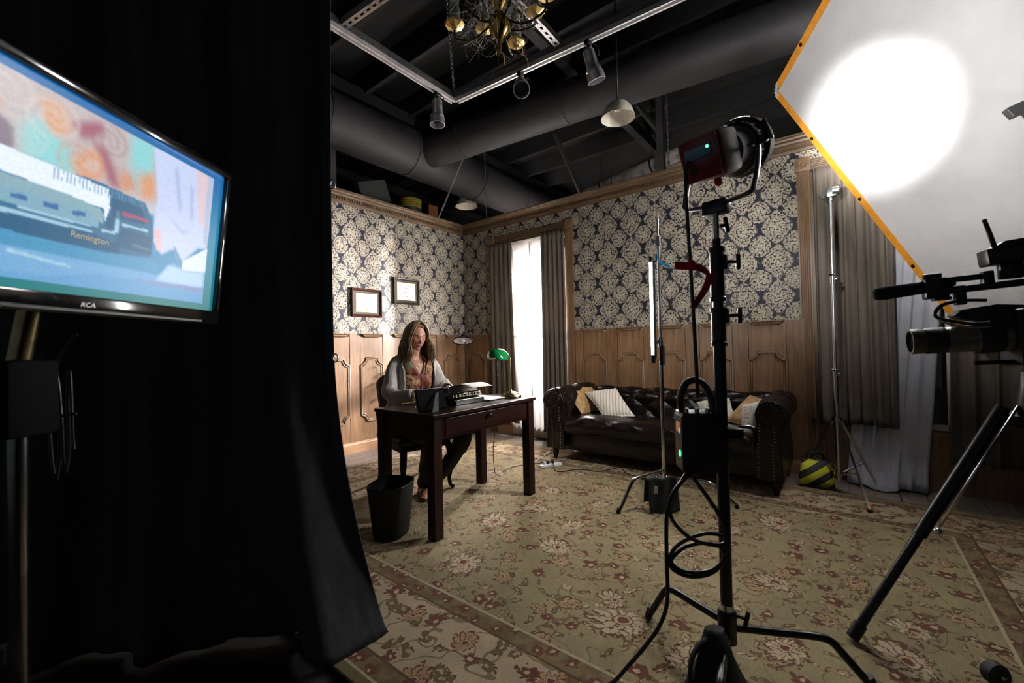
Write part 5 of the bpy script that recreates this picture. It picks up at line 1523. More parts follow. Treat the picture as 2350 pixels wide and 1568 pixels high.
# what the screen shows, as colours on a fine grid
NS, NV = 300, 170
ss_ = np.linspace(0, 0.71, NS); vv_ = np.linspace(0, 0.40, NV)
GS, GV = np.meshgrid(ss_, vv_)
img = np.zeros((NV, NS, 3))
def inpoly(poly):
    p = np.array(poly); n = len(p); r_ = np.zeros(GS.shape, bool)
    for i in range(n):
        x0, y0 = p[i]; x1, y1 = p[(i + 1) % n]
        c = ((y0 > GV) != (y1 > GV)) & (GS < (x1 - x0) * (GV - y0) / (y1 - y0 + 1e-12) + x0)
        r_ ^= c
    return r_
def srgb(c): return np.array([((q / 255) / 12.92 if q / 255 <= 0.04045 else (((q / 255) + 0.055) / 1.055) ** 2.4) for q in c])
def blur(a, k):
    for ax in (0, 1):
        o = np.zeros_like(a); w = 0
        for d in range(-k, k + 1):
            g = math.exp(-(d / (k * 0.5 + 1e-6)) ** 2); o += g * np.roll(np.pad(a, [(k, k) if q < 2 else (0, 0) for q in range(a.ndim)], mode='edge'), d, axis=ax)[k:-k, k:-k]; w += g
        a = o / w
    return a
def paint(poly, c, soft=1, alpha=1.0):
    global img
    m_ = inpoly(poly).astype(float)
    m_ = blur(m_, soft) * alpha
    img = img * (1 - m_[..., None]) + srgb(c) * m_[..., None]
img[:] = srgb((62, 132, 172))
paint([(0.02, 0.22), (0.71, 0.22), (0.71, 0.40), (0.02, 0.40)], (180, 186, 196), 4)                  # backdrop
paint([(0.71, 0.20), (0.71, 0.40), (0.25, 0.40), (0.225, 0.37), (0.213, 0.24), (0.444, 0.235)], (178, 168, 170), 9)   # shirt
for p in ([(0.507, 0.300), (0.479, 0.330), (0.419, 0.285), (0.405, 0.235), (0.504, 0.240)], [(0.300, 0.385), (0.232, 0.390), (0.237, 0.301), (0.262, 0.255), (0.294, 0.303)], [(0.560, 0.36), (0.60, 0.38), (0.62, 0.28), (0.58, 0.26)]): paint(p, (132, 196, 200), 10)
for p in ([(0.418, 0.269), (0.382, 0.310), (0.350, 0.297), (0.356, 0.255), (0.394, 0.239)], [(0.272, 0.295), (0.232, 0.320), (0.222, 0.262), (0.255, 0.245)], [(0.480, 0.362), (0.438, 0.366), (0.423, 0.328), (0.446, 0.300), (0.470, 0.317)], [(0.322, 0.280), (0.297, 0.292), (0.278, 0.262), (0.304, 0.244)], [(0.65, 0.34), (0.60, 0.31), (0.63, 0.26), (0.68, 0.28)]): paint(p, (206, 146, 104), 8, 0.95)
for p in ([(0.400, 0.262), (0.382, 0.292), (0.362, 0.285), (0.366, 0.262)], [(0.462, 0.350), (0.445, 0.352), (0.436, 0.330)]): paint(p, (188, 180, 178), 5, 0.8)
for p in ([(0.384, 0.330), (0.350, 0.322), (0.332, 0.291), (0.312, 0.245), (0.338, 0.250), (0.362, 0.304)], [(0.425, 0.344), (0.366, 0.375), (0.358, 0.351), (0.402, 0.318)]): paint(p, (150, 84, 104), 6, 0.95)
# curling paisley lines over the shirt
shirt_m = blur(inpoly([(0.71, 0.235), (0.71, 0.395), (0.25, 0.395), (0.228, 0.37), (0.216, 0.245), (0.444, 0.240)]).astype(float), 3)
for k_, (cs_, cv_, rr_) in enumerate(((0.400, 0.275, 0.045), (0.455, 0.335, 0.050), (0.345, 0.340, 0.045), (0.265, 0.285, 0.035), (0.530, 0.345, 0.055), (0.310, 0.275, 0.030), (0.600, 0.310, 0.060), (0.495, 0.275, 0.035))):
    ds_, dv_ = GS - cs_, GV - cv_
    q_ = np.hypot(ds_, dv_ * 1.2) / rr_; an_ = np.arctan2(dv_, ds_)
    ring_ = np.clip(np.sin(q_ * 15 + an_ * 2 + k_), 0, 1) * (q_ < 1.05) * shirt_m * 0.55
    img = img * (1 - ring_[..., None]) + srgb(((196, 132, 92), (206, 196, 190), (150, 92, 92))[k_ % 3]) * ring_[..., None]
img = np.where(shirt_m[..., None] > 0.5, blur(img, 4), img)
paint([(0.560, 0.310), (0.517, 0.285), (0.512, 0.240), (0.560, 0.237)], (128, 116, 130), 4)
paint([(0.240, 0.392), (0.036, 0.392), (0.036, 0.258), (0.043, 0.175), (0.074, 0.171), (0.123, 0.123), (0.156, 0.150), (0.191, 0.128), (0.216, 0.155), (0.220, 0.204), (0.215, 0.261)], (186, 196, 226), 3)   # cardigan
for p in ([(0.175, 0.36), (0.165, 0.36), (0.140, 0.26), (0.150, 0.25)], [(0.12, 0.33), (0.11, 0.33), (0.10, 0.24), (0.11, 0.24)], [(0.19, 0.235), (0.13, 0.205), (0.10, 0.215), (0.13, 0.195)]): paint(p, (160, 172, 210), 4)
paint([(0.106, 0.385), (0.060, 0.385), (0.055, 0.225), (0.080, 0.240)], (206, 186, 196), 3)
paint([(0.040, 0.385), (0.062, 0.385), (0.058, 0.19), (0.042, 0.18)], (170, 180, 200), 2)
paint([(0.71, 0.195), (0.529, 0.201), (0.444, 0.239), (0.386, 0.247), (0.333, 0.246), (0.247, 0.239), (0.224, 0.202), (0.216, 0.155), (0.221, 0.108), (0.344, 0.098), (0.451, 0.098), (0.71, 0.10)], (50, 104, 138), 1)   # machine
paint([(0.71, 0.30), (0.533, 0.247), (0.336, 0.240), (0.332, 0.200), (0.341, 0.164), (0.343, 0.194), (0.416, 0.197), (0.520, 0.203), (0.71, 0.215)], (214, 224, 240), 1)  # paper
paint([(0.71, 0.208), (0.523, 0.200), (0.421, 0.200), (0.353, 0.193), (0.344, 0.181), (0.342, 0.163), (0.396, 0.165), (0.71, 0.160)], (126, 160, 172), 1)                 # platen
paint([(0.71, 0.176), (0.52, 0.178), (0.38, 0.178), (0.352, 0.165), (0.352, 0.150), (0.71, 0.152)], (118, 158, 176), 1)
for p in ([(0.512, 0.170), (0.487, 0.171), (0.486, 0.161), (0.511, 0.161)], [(0.460, 0.172), (0.434, 0.173), (0.433, 0.162), (0.460, 0.162)], [(0.408, 0.172), (0.382, 0.174), (0.381, 0.165), (0.407, 0.161)], [(0.565, 0.170), (0.540, 0.171), (0.540, 0.161), (0.565, 0.161)]): paint(p, (54, 100, 150), 1)
for p in ([(0.524, 0.140), (0.364, 0.141), (0.364, 0.136), (0.71, 0.128), (0.71, 0.137)], [(0.50, 0.150), (0.37, 0.1505), (0.37, 0.147), (0.50, 0.146)], [(0.345, 0.150), (0.315, 0.152), (0.315, 0.146), (0.345, 0.144)], [(0.30, 0.176), (0.235, 0.178), (0.235, 0.172), (0.30, 0.170)], [(0.275, 0.136), (0.225, 0.134), (0.225, 0.130), (0.27, 0.128)], [(0.316, 0.20), (0.308, 0.20), (0.308, 0.15), (0.316, 0.15)]): paint(p, (150, 186, 204), 1)
for k in range(26):
    s0 = 0.250 + k * 0.0078; paint([(s0, 0.243), (s0 + 0.0022, 0.243), (s0 + 0.003, 0.222), (s0 + 0.001, 0.222)], (96, 136, 164), 1)
for p in ([(0.330, 0.225), (0.255, 0.225), (0.240, 0.190), (0.325, 0.180)], [(0.300, 0.165), (0.222, 0.165), (0.220, 0.120), (0.320, 0.118)], [(0.335, 0.180), (0.320, 0.180), (0.320, 0.155), (0.335, 0.155)]): paint(p, (32, 82, 116), 2, 0.8)
paint([(0.71, 0.126), (0.36, 0.136), (0.30, 0.122), (0.30, 0.106), (0.45, 0.100), (0.71, 0.104)], (38, 88, 122), 1)
paint([(0.303, 0.203), (0.233, 0.203), (0.233, 0.196), (0.302, 0.193)], (158, 74, 104), 1)
paint([(0.71, 0.100), (0.521, 0.102), (0.344, 0.100), (0.221, 0.112), (0.192, 0.098), (0.194, 0.074), (0.409, 0.074), (0.71, 0.076)], (68, 138, 176), 1)
paint([(0.219, 0.184), (0.200, 0.190), (0.190, 0.137), (0.207, 0.137)], (214, 178, 186), 2)
paint([(0.125, 0.123), (0.036, 0.180), (0.036, 0.105), (0.123, 0.099)], (206, 216, 240), 1)
paint([(0.156, 0.162), (0.123, 0.123), (0.123, 0.099), (0.150, 0.130)], (92, 142, 176), 1)
paint([(0.71, 0.076), (0.409, 0.074), (0.194, 0.074), (0.150, 0.115), (0.123, 0.099), (0.036, 0.108), (0.036, 0.010), (0.71, 0.008)], (108, 158, 198), 2)
paint([(0.165, 0.105), (0.10, 0.100), (0.045, 0.105), (0.045, 0.062), (0.20, 0.060)], (168, 194, 222), 4)
paint([(0.245, 0.056), (0.036, 0.062), (0.036, 0.048), (0.30, 0.036)], (120, 138, 180), 2)
paint([(0.34, 0.052), (0.036, 0.046), (0.036, 0.010), (0.71, 0.008), (0.71, 0.024), (0.45, 0.030)], (96, 150, 192), 3)
paint([(0.51, 0.070), (0.40, 0.058), (0.40, 0.054), (0.51, 0.064)], (160, 196, 214), 2)
# slight softness and sensor texture
img = blur(img, 1) * (1 + 0.05 * rng.standard_normal((NV, NS, 1)))
img = np.clip(img, 0, 1)
# blue surround of the picture
frm = (GS < 0.040) | (GV < 0.018) | (GV > 0.383)
frm = blur(frm.astype(float), 1)[..., None]
c_top, c_mid, c_bot = srgb((22, 96, 158)), srgb((40, 128, 160)), srgb((24, 112, 116))
fv = (GV / 0.40)[..., None]
grad = np.where(fv > 0.5, c_mid + (c_top - c_mid) * (fv - 0.5) * 2, c_bot + (c_mid - c_bot) * fv * 2)
img = img * (1 - frm) + grad * frm
vs = [tuple(Tp(GS[j, i], GV[j, i], 0.0)) for j in range(NV) for i in range(NS)]
fs = [(j * NS + i, j * NS + i + 1, (j + 1) * NS + i + 1, (j + 1) * NS + i) for j in range(NV - 1) for i in range(NS - 1)]
m, t, b = newmat('lit_screen')
at = t.nodes.new('ShaderNodeVertexColor'); at.layer_name = 'picture'
t.links.new(at.outputs[0], b.inputs['Emission Color'])
b.inputs['Emission Strength'].default_value = 1.0
b.inputs['Base Color'].default_value = (0.012, 0.012, 0.014, 1)
b.inputs['Roughness'].default_value = 0.30
b.inputs['Specular IOR Level'].default_value = 0.18
mb = MB().add(vs, fs)
scr = mb.build('screen', m, tvm, recalc=False)
ca_ = scr.data.color_attributes.new('picture', 'FLOAT_COLOR', 'POINT')
flat = np.ones((NV * NS, 4)); flat[:, :3] = img.reshape(-1, 3)
ca_.data.foreach_set('color', flat.ravel())
# writing on the screen and the maker's mark on the bezel
def tmat(s_, v, d, tilt=0.0):
    X = -TU * math.cos(tilt) + TV_ * math.sin(tilt); Y = TV_ * math.cos(tilt) + TU * math.sin(tilt)
    p = Tp(s_, v, d)
    return Matrix(((X.x, Y.x, TN.x, p.x), (X.y, Y.y, TN.y, p.y), (X.z, Y.z, TN.z, p.z), (0, 0, 0, 1)))
text('screen_lettering', 'Remington', 0.0185, tmat(0.367, 0.1235, 0.0006, 0.0), mat('gold_letters', (0.42, 0.38, 0.22), 0.6, emit=0.75), scr, 0.0001)
text('maker_mark', 'RCA', 0.0135, tmat(0.370, -0.019, 0.0125), mat('silver_letters', (0.75, 0.76, 0.78), 0.35, 0.2), tvm, 0.0004, 0.12, font_scale_x=1.15)
# stand of the monitor
mst = thing('monitor_stand', 'dark monitor stand with a chrome pole below the big screen', 'monitor stand', (2.905, -4.36, 0.0))
MB().cyl((2.905, -4.36, 0.05), (2.905, -4.36, 0.98), 0.017, n=16).build('pole', mat('dim_chrome', (0.28, 0.28, 0.28), 0.22, 1.0), mst, smooth=True, angle=40)
MB().box((2.905, -4.36, 1.05), (0.09, 0.10, 0.17), Matrix.Rotation(0.6, 3, 'Z'), bev=0.01).build('clamp_box', mat('matt_black_metal', (0.006, 0.006, 0.006), 0.8, spec=0.1), mst, smooth=True, angle=35)
MB().box((2.95, -4.31, 1.34), (0.10, 0.16, 0.16), Matrix.Rotation(0.64, 3, 'Z'), bev=0.006).build('bracket', KSTEEL, mst, smooth=True, angle=35)
MB().cyl((2.905, -4.36, 1.12), (2.935, -4.33, 1.34), 0.020, n=16).build('riser', BRASS, mst, smooth=True, angle=40)
for a in (0.3, 2.4, 4.5):
    MB().tube([(2.905, -4.36, 0.10), (2.905 + 0.36 * math.cos(a), -4.36 + 0.36 * math.sin(a), 0.014)], 0.013, 8).build('leg', KSTEEL, mst, smooth=True)
cc = cr([(2.745, -4.290, 1.130), (2.738, -4.300, 1.00), (2.742, -4.296, 0.88), (2.748, -4.290, 0.82), (2.756, -4.284, 0.88), (2.758, -4.282, 1.02), (2.752, -4.288, 1.10), (2.760, -4.280, 0.98), (2.766, -4.276, 0.84), (2.774, -4.268, 0.90), (2.772, -4.270, 1.05), (2.778, -4.266, 1.10), (2.784, -4.262, 0.93), (2.786, -4.26, 0.90)], 6)
tag(MB().tube(cc, 0.0042, 6).tube([(2.735, -4.298, 0.985), (2.79, -4.256, 0.992)], 0.004, 6).build('hanging_cable_coil', mat('shiny_cable', (0.03, 0.03, 0.028), 0.22), None, smooth=True), 'coil of thin black cable hanging below the monitor', 'cable')
tag(MB().tube(cr([(2.80, -4.255, 1.20), (2.775, -4.27, 1.17), (2.75, -4.288, 1.12), (2.742, -4.296, 1.05)], 5), 0.004, 6).build('cable_hook', KCAB, None, smooth=True), 'short black cable end above the hanging coil', 'cable')

# ------------------------------------------------------------------ black drape
VEL = fabric('black_drape_cloth', (0.050, 0.050, 0.052), (0.078, 0.078, 0.080), 0.02)
RH = Vector((0.785, 0.62, 0)); FH = Vector((-0.62, 0.785, 0))       # sideways and away from the viewer
hem = cr([(2.895, -3.402, 0), (2.900, -3.470, 0), (2.895, -3.560, 0), (2.880, -3.645, 0), (2.800, -3.668, 0), (2.715, -3.640, 0), (2.655, -3.585, 0), (2.600, -3.615, 0), (2.555, -3.690, 0), (2.490, -3.690, 0)], 6)
def drape(u, v):
    # u: 0 at the free edge; v: 0 top, 1 hem
    L = 2.75 * u
    top = Vector((2.812, -3.569, 0)) - RH * (L * 0.97) + FH * 0.02
    top = top + FH * (0.030 * math.sin(L * 21) + 0.012 * math.sin(L * 47 + 1)) 
    low = Vector((2.812, -3.569, 0)) - RH * L + FH * (0.055 * math.sin(L * 15 + 0.8) + 0.02 * math.sin(L * 34))
    k = L / 0.48
    if k < 1:
        f = k * (len(hem) - 1)
        i = min(int(f), len(hem) - 2)
        h = Vector(hem[i]).lerp(Vector(hem[i + 1]), f - i)
        w = 1.0 if k < 0.75 else (1 - k) / 0.25
        low2 = low.lerp(h, w)
    else:
        low2 = low
    fl_ = max(0.0, (v - 0.70) / 0.30) ** 1.9
    p = top.lerp(low, v).lerp(low2, fl_)
    # tied-back swags on the left part
    if u > 0.25:
        p += FH * (0.035 * math.sin(6 * L + 5 * v))
    z = 3.95 * (1 - v)
    edge = 0.010 * math.sin(6 * v + 1) if u < 0.02 else 0.0
    p += RH * edge
    return (p.x, p.y, max(z, 0.004 if u > 0.17 else ZR + 0.004))
dr_ = MB().grid(drape, 320, 90).build('black_drape', VEL, None, smooth=True, mods=[('SOLIDIFY', dict(thickness=0.004, offset=0))], recalc=False)
tag(dr_, 'tall black drape filling the left side, its hem flaring on the rug', 'drape')
ORG[dr_.name] = Vector((0, 0, 0))
Rz = frame((0.785, 0.62, 0), (0.62, -0.785, 0)).to_3x3()
for z in (1.785, 1.115):
    mb = MB().tube([(2.822 + 0.014 * math.cos(a) * 0.5, -3.560 + 0.012 * math.cos(a) * 0.5, z + 0.016 * math.sin(a)) for a in [2 * PI * k / 20 for k in range(20)]], 0.003, 6, closed=True)
    mb.build('grommet', SILVER, dr_, smooth=True)
tag(MB().tube([(2.95, -3.47, 3.99), (0.5, -5.40, 3.99)], 0.022, 12).build('drape_pipe', KSTEEL, None, smooth=True), 'black pipe from which the tall drape hangs', 'pipe')
for a in (0.02, 0.98):
    p = Vector((2.95, -3.47, 3.99)).lerp(Vector((0.5, -5.40, 3.99)), a)

# ------------------------------------------------------------------ strut grid with track lights
GALV = mat('galvanised', (0.42, 0.41, 0.42), 0.38, 0.9, var=0.2)
TRK = mat('white_track', (0.70, 0.66, 0.66), 0.35, 0.2)
def ladder(name, p, q, label, z=2.9, w=0.041, pitch=0.05, group='perforated struts overhead', dz=0.0):
    """perforated channel: two lips and rungs between real holes, plus side webs"""
    p, q = Vector((*p, z)), Vector((*q, z))
    d = (q - p); L = d.length
    M_ = frame(d, (0, 0, 1), tuple(p))
    t_ = thing(name, label, 'strut', tuple(p), group)
    mb = MB(M_)
    for s_ in (-1, 1):
        mb.box((L / 2, s_ * (w / 2 - 0.007), 0), (L, 0.014, 0.004))
        mb.box((L / 2, s_ * (w / 2 - 0.0015), 0.018), (L, 0.003, 0.036))
    n = int(L / pitch)
    for k in range(n + 1): mb.box((min(L - 0.006, k * pitch + 0.006), 0, 0), (pitch - 0.026, w - 0.024, 0.004))
    mb.build('channel', GALV, t_)
    return t_, M_, L
def track(p, q, label, z):
    p, q = Vector((*p, z)), Vector((*q, z))
    d = q - p; L = d.length
    M_ = frame(d, (0, 0, 1), tuple(p))
    t_ = thing('track_rail', label, 'track', tuple(p), 'lighting tracks')
    mb = MB(M_)
    for s_ in (-1, 1):
        mb.box((L / 2, s_ * 0.0145, 0), (L, 0.010, 0.026))
    mb.box((L / 2, 0, 0.010), (L, 0.020, 0.005))
    mb.build('rail', TRK, t_)
    return t_
ladder('strut', (2.262, -4.1), (2.232, -2.285), 'galvanised strut from the drape edge to the grid corner')
track((2.262, -4.1), (2.234, -2.33), 'white track below the strut that runs from the drape', 2.882)
ladder('strut', (2.235, -2.315), (4.30, -2.185), 'galvanised strut running from the grid corner to upper right')
track((2.262, -2.313), (4.30, -2.185), 'white track below the strut running to upper right', 2.882)
ladder('strut', (2.235, -3.172), (3.10, -3.10), 'short perforated strut at the upper left of the chandelier', z=2.906)
ladder('strut', (3.078, -2.290), (3.10, -3.10), 'short perforated strut behind the chandelier', z=2.906)
def chain(p, q, label, s=0.034, turn=True):
    p, q = Vector(p), Vector(q)
    d = q - p; n = int(d.length / (s * 0.72)); dn = d.normalized()
    a = Vector((1, 0, 0)) if abs(dn.x) < 0.8 else Vector((0, 1, 0))
    e1 = (a - dn * a.dot(dn)).normalized(); e2 = dn.cross(e1)
    mb = MB()
    for k in range(n):
        c_ = p + d * ((k + 0.5) / n)
        e = e1 if k % 2 else e2
        mb.tube([tuple(c_ + dn * (s * 0.5 * math.cos(w)) + e * (s * 0.26 * math.sin(w))) for w in [2 * PI * j / 10 for j in range(10)]], s * 0.075, 5, closed=True)
    if turn:
        mb.tube([tuple(p + dn * 0.0), tuple(p + dn * 0.10)], 0.007, 8)
    o = mb.build('chain', mat('zinc_chain', (0.36, 0.37, 0.38), 0.35, 1.0), None, smooth=True)
    return tag(o, label, 'chain', 'suspension chains')
chain((2.240, -2.325, 2.945), (2.43, -2.62, 4.03), 'thin chain holding the corner of the strut grid', turn=False)
chain((0.050, -0.515, 2.905), (0.78, -0.45, 4.03), 'chain with turnbuckle above the certificate wall')
chain((0.515, -0.045, 2.905), (0.505, -0.055, 4.03), 'chain with turnbuckle near the room corner above the window')
chain((2.990, -0.045, 2.905), (2.98, -0.055, 4.03), 'chain with turnbuckle above the sofa wall')
def spot_head(p, aim, label, wear):
    p = Vector(p)
    aim = Vector(aim).normalized()
    t_ = thing('track_spotlight', label, 'spotlight', (p.x, p.y, p.z), 'track spotlights')
    HMt = mat('brushed_can', (0.50, 0.50, 0.52), 0.34, 0.7, var=0.1)
    MB().box((p.x, p.y, p.z - 0.012), (0.030, 0.045, 0.028), bev=0.004).cyl((p.x, p.y, p.z - 0.02), (p.x, p.y, p.z - 0.05), 0.010, n=10).build('adapter', KSTEEL, t_)
    c0 = p + Vector((0, 0, -0.055))
    Rm = aim.to_track_quat('Z', 'Y').to_matrix()
    mb = MB(Matrix.Translation(c0) @ Rm.to_4x4())
    mb.lathe([(0.001, -0.015), (0.022, -0.012), (0.032, 0.0), (0.034, 0.045), (0.036, 0.085), (0.044, 0.100), (0.0445, 0.108), (0.040, 0.110), (0.040, 0.118), (0.050, 0.121), (0.051, 0.165), (0.046, 0.166), (0.044, 0.125), (0.020, 0.100)], (0, 0, 0), 28, None, (True, False))
    mb.build('can', HMt, t_, smooth=True, angle=30)
    MB(Matrix.Translation(c0) @ Rm.to_4x4()).lathe([(0.001, 0.128), (0.020, 0.132), (0.043, 0.126)], (0, 0, 0), 24, None, (False, False)).build('lamp_face', mat('dark_lamp_face', (0.03, 0.03, 0.03), 0.35), t_, smooth=True)
    MB().tube(cr([tuple(c0 + Vector((0.03, 0, 0.03))), tuple(c0 + Vector((0.055, 0.01, 0.0))), tuple(c0 + aim * 0.06 + Vector((0.045, 0, 0.02))), tuple(c0 + aim * 0.02 + Vector((0.02, 0, 0)))], 5), 0.003, 6).build('flex', KCAB, t_, smooth=True)
spot_head((2.233, -2.478, 2.872), (0.02, -0.03, -1), 'silver track spotlight pointing straight down, left of the grid corner', 0)
spot_head((2.790, -2.280, 2.872), (0.42, -0.52, -0.72), 'silver track spotlight facing the viewer, middle of the three', 1)
spot_head((3.252, -2.252, 2.872), (0.12, 0.30, -0.85), 'silver track spotlight tilted away from the viewer, rightmost of the three', 2)

# ------------------------------------------------------------------ chandelier
CX, CY = 3.117, -2.886
ch = thing('chandelier', 'brass chandelier with cobwebs and glass chimneys at the top edge', 'chandelier', (CX, CY, 2.52))
POL = mat('polished_brass', (0.80, 0.58, 0.22), 0.30, 0.9, var=0.15)
MB().lathe([(0.001, 2.515), (0.006, 2.53), (0.012, 2.56), (0.006, 2.585), (0.022, 2.60), (0.046, 2.635), (0.050, 2.67), (0.034, 2.705), (0.014, 2.72), (0.018, 2.74), (0.040, 2.765), (0.046, 2.80), (0.024, 2.835), (0.012, 2.86), (0.016, 2.95), (0.034, 3.00), (0.012, 3.05), (0.008, 3.2), (0.001, 3.2)], (CX, CY, 0), 24).build('column', mat('dark_polished_brass', (0.48, 0.32, 0.11), 0.2, 1.0, var=0.3), ch, smooth=True, angle=50)
chm = mat('dusty_glass', (0.55, 0.58, 0.56), 0.35, var=0.1, trans=0.75)
CH_SRC = {}
for k in range(8):
    a = 2 * PI * k / 8 + 0.30
    rr_, zc = (0.235, 2.715) if k % 2 == 0 else (0.195, 2.765)
    ex, ey = math.cos(a), math.sin(a)
    pts = cr([(CX + 0.02 * ex, CY + 0.02 * ey, 2.70), (CX + 0.07 * ex, CY + 0.07 * ey, 2.655), (CX + 0.14 * ex, CY + 0.14 * ey, zc - 0.085), (CX + (rr_ - 0.01) * ex, CY + (rr_ - 0.01) * ey, zc - 0.055), (CX + rr_ * ex, CY + rr_ * ey, zc)], 6)
    ar = MB().tube(pts, 0.0055, 8).build('arm', mat('black_brass', (0.05, 0.04, 0.02), 0.25, 1.0), ch, smooth=True)
    cx_, cy_ = CX + rr_ * ex, CY + rr_ * ey
    MB().lathe([(0.001, zc - 0.012), (0.010, zc - 0.012), (0.016, zc), (0.046, zc + 0.012), (0.050, zc + 0.020), (0.046, zc + 0.021), (0.020, zc + 0.010), (0.014, zc + 0.022), (0.014, zc + 0.05), (0.001, zc + 0.05)], (cx_, cy_, 0), 8).build('cup', POL, ar)
    MB().lathe([(0.016, zc + 0.022), (0.028, zc + 0.04), (0.030, zc + 0.075), (0.022, zc + 0.115), (0.024, zc + 0.16)], (cx_, cy_, 0), 18, None, (False, False)).build('glass_chimney', chm, ar, smooth=True, mods=[('SOLIDIFY', dict(thickness=0.0015))])
r_ = random.Random(11)
mb = MB()
for k in range(150):
    a = r_.uniform(0, 2 * PI); b_ = a + r_.uniform(-0.7, 0.7)
    r0, r1 = r_.uniform(0.02, 0.24), r_.uniform(0.05, 0.24)
    z0, z1 = r_.uniform(2.62, 2.86), r_.uniform(2.60, 2.86)
    p = Vector((CX + r0 * math.cos(a), CY + r0 * math.sin(a), z0)); q = Vector((CX + r1 * math.cos(b_), CY + r1 * math.sin(b_), z1))
    mid = (p + q) / 2 + Vector((r_.uniform(-0.02, 0.02), r_.uniform(-0.02, 0.02), -r_.uniform(0.0, 0.06)))
    mb.tube(cr([tuple(p), tuple(mid), tuple(q)], 4), 0.0007, 3)
for k in range(26):
    a = r_.uniform(0, 2 * PI); r0 = r_.uniform(0.03, 0.23); z0 = r_.uniform(2.58, 2.72)
    x_, y_ = CX + r0 * math.cos(a), CY + r0 * math.sin(a)
    mb.tube(cr([(x_, y_, z0), (x_ + r_.uniform(-0.012, 0.012), y_ + r_.uniform(-0.012, 0.012), z0 - 0.04), (x_ + r_.uniform(-0.02, 0.02), y_, z0 - r_.uniform(0.05, 0.13))], 3), 0.0007, 3)
mb.build('cobwebs', mat('cobweb_grey', (0.45, 0.43, 0.40), 0.8), ch, kind='stuff')
mb = MB()
for k in range(14):
    a = r_.uniform(0, 2 * PI); r0 = r_.uniform(0.04, 0.20); z0 = r_.uniform(2.62, 2.72)
    x_, y_ = CX + r0 * math.cos(a), CY + r0 * math.sin(a)
    mb.tube(cr([(x_, y_, z0), (x_ + 0.02, y_ + 0.01, z0 - 0.03), (x_ + 0.01, y_ + 0.03, z0 - 0.06)], 4), 0.0022, 5)
mb.build('gilt_tendrils', POL, ch, smooth=True, kind='stuff')
chain((CX, CY, 3.19), (CX, CY, 4.03), 'chain from which the chandelier hangs', 0.04, False)

# ------------------------------------------------------------------ ducts, pendants and clutter above the walls
def duct(name, pts, r, label, seams, skin=None):
    t_ = thing(name, label, 'duct', pts[0], 'black ducts')
    sh = MB().tube(pts, r, 36).build('shell', DUCT, t_, smooth=True, angle=50)
    p, q = Vector(pts[0]), Vector(pts[-1])
    for a in seams:
        c_ = p.lerp(q, a); d = (q - p).normalized()
        MB().tube([tuple(c_ - d * 0.012), tuple(c_ + d * 0.012)], r + 0.008, 36).build('joint_band', DUCT, t_, smooth=True, angle=50)
    for a in seams:
        c_ = p.lerp(q, a)
        MB().cyl((c_.x, c_.y, c_.z + r), (c_.x, c_.y, 4.29), 0.006, n=6).build('hanger_rod', KSTEEL, t_)
    if skin is not None: sh.data.materials[0] = skin
    return t_
duct('air_duct', [(0.08, -5.0, 3.63), (0.08, 3.6, 3.63)], 0.286, 'wide black round duct running above the certificate wall', (0.2, 0.33, 0.46, 0.60, 0.72))
duct('air_duct', [(0.17, -0.85, 3.65), (6.75, -0.05, 3.69)], 0.207, 'black branch duct crossing above the sofa wall', (0.10, 0.30, 0.52, 0.75))
duct('air_duct', [(1.30, 0.86, 3.19), (3.05, 0.76, 3.42)], 0.088, 'grey insulated pipe above the sofa wall, upper of two', (0.3, 0.7), mat('insulation_grey', (0.46, 0.42, 0.38), 0.8, var=0.5, scale=9, bmp=0.6, bscale=15))
duct('air_duct', [(1.40, 0.66, 3.01), (3.00, 0.64, 3.17)], 0.082, 'grey insulated pipe above the sofa wall, lower of two', (0.4,), MATS['insulation_grey'])
def pendant(p, R_, label, m_):
    p = Vector(p)
    t_ = thing('dome_pendant', label, 'pendant lamp', tuple(p), 'white dome pendants')
    MB().lathe([(0.045, 0.95), (0.14, 0.93), (0.38, 0.80), (0.60, 0.55), (0.80, 0.22), (0.92, 0.02), (1.0, 0.0), (1.0, -0.02), (0.90, -0.01), (0.78, 0.20), (0.56, 0.52), (0.34, 0.74), (0.10, 0.85), (0.001, 0.85)] and [(a * R_, b * R_) for a, b in [(0.05, 1.05), (0.16, 1.05), (0.30, 1.0), (0.62, 0.80), (0.86, 0.45), (0.97, 0.10), (1.0, 0.0), (0.97, 0.0), (0.93, 0.10), (0.82, 0.43), (0.58, 0.76), (0.28, 0.95), (0.001, 0.96)]], tuple(p), 40).build('shade', m_, t_, smooth=True, angle=50)
    MB().ball(tuple(p + Vector((0, 0, R_ * 0.62))), R_ * 0.22, 14, 10).build('bulb', mat('frosted_bulb', (0.8, 0.8, 0.82), 0.3), t_, smooth=True)
    MB().cyl(tuple(p + Vector((0, 0, R_ * 1.03))), (p.x, p.y, 4.28), 0.008, n=8).build('stem', KSTEEL, t_, smooth=True)
WD = mat('cream_enamel', (0.62, 0.57, 0.47), 0.4)
pendant((2.929, -1.129, 3.010), 0.138, 'cream dome pendant lamp under the branch duct', WD)
pendant((-0.34, 0.44, 3.40), 0.175, 'small white dome pendant far behind the room corner', WD)
# steel post above the sofa wall and diagonal brace
po = thing('steel_post', 'dark steel post with a diagonal brace behind the sofa wall', 'post', (2.76, 0.42, 0))
MB().box((2.76, 0.42, 2.145), (0.075, 0.075, 4.28)).build('shaft', mat('dark_grey_steel', (0.055, 0.05, 0.048), 0.6), po)
for q in ([(2.75, 0.42, 3.55), (2.35, 0.42, 4.2)], [(1.75, 0.42, 3.05), (1.35, 0.42, 4.0)]):
    MB().tube(q, 0.03, 4).build('brace', MATS['dark_grey_steel'], po)
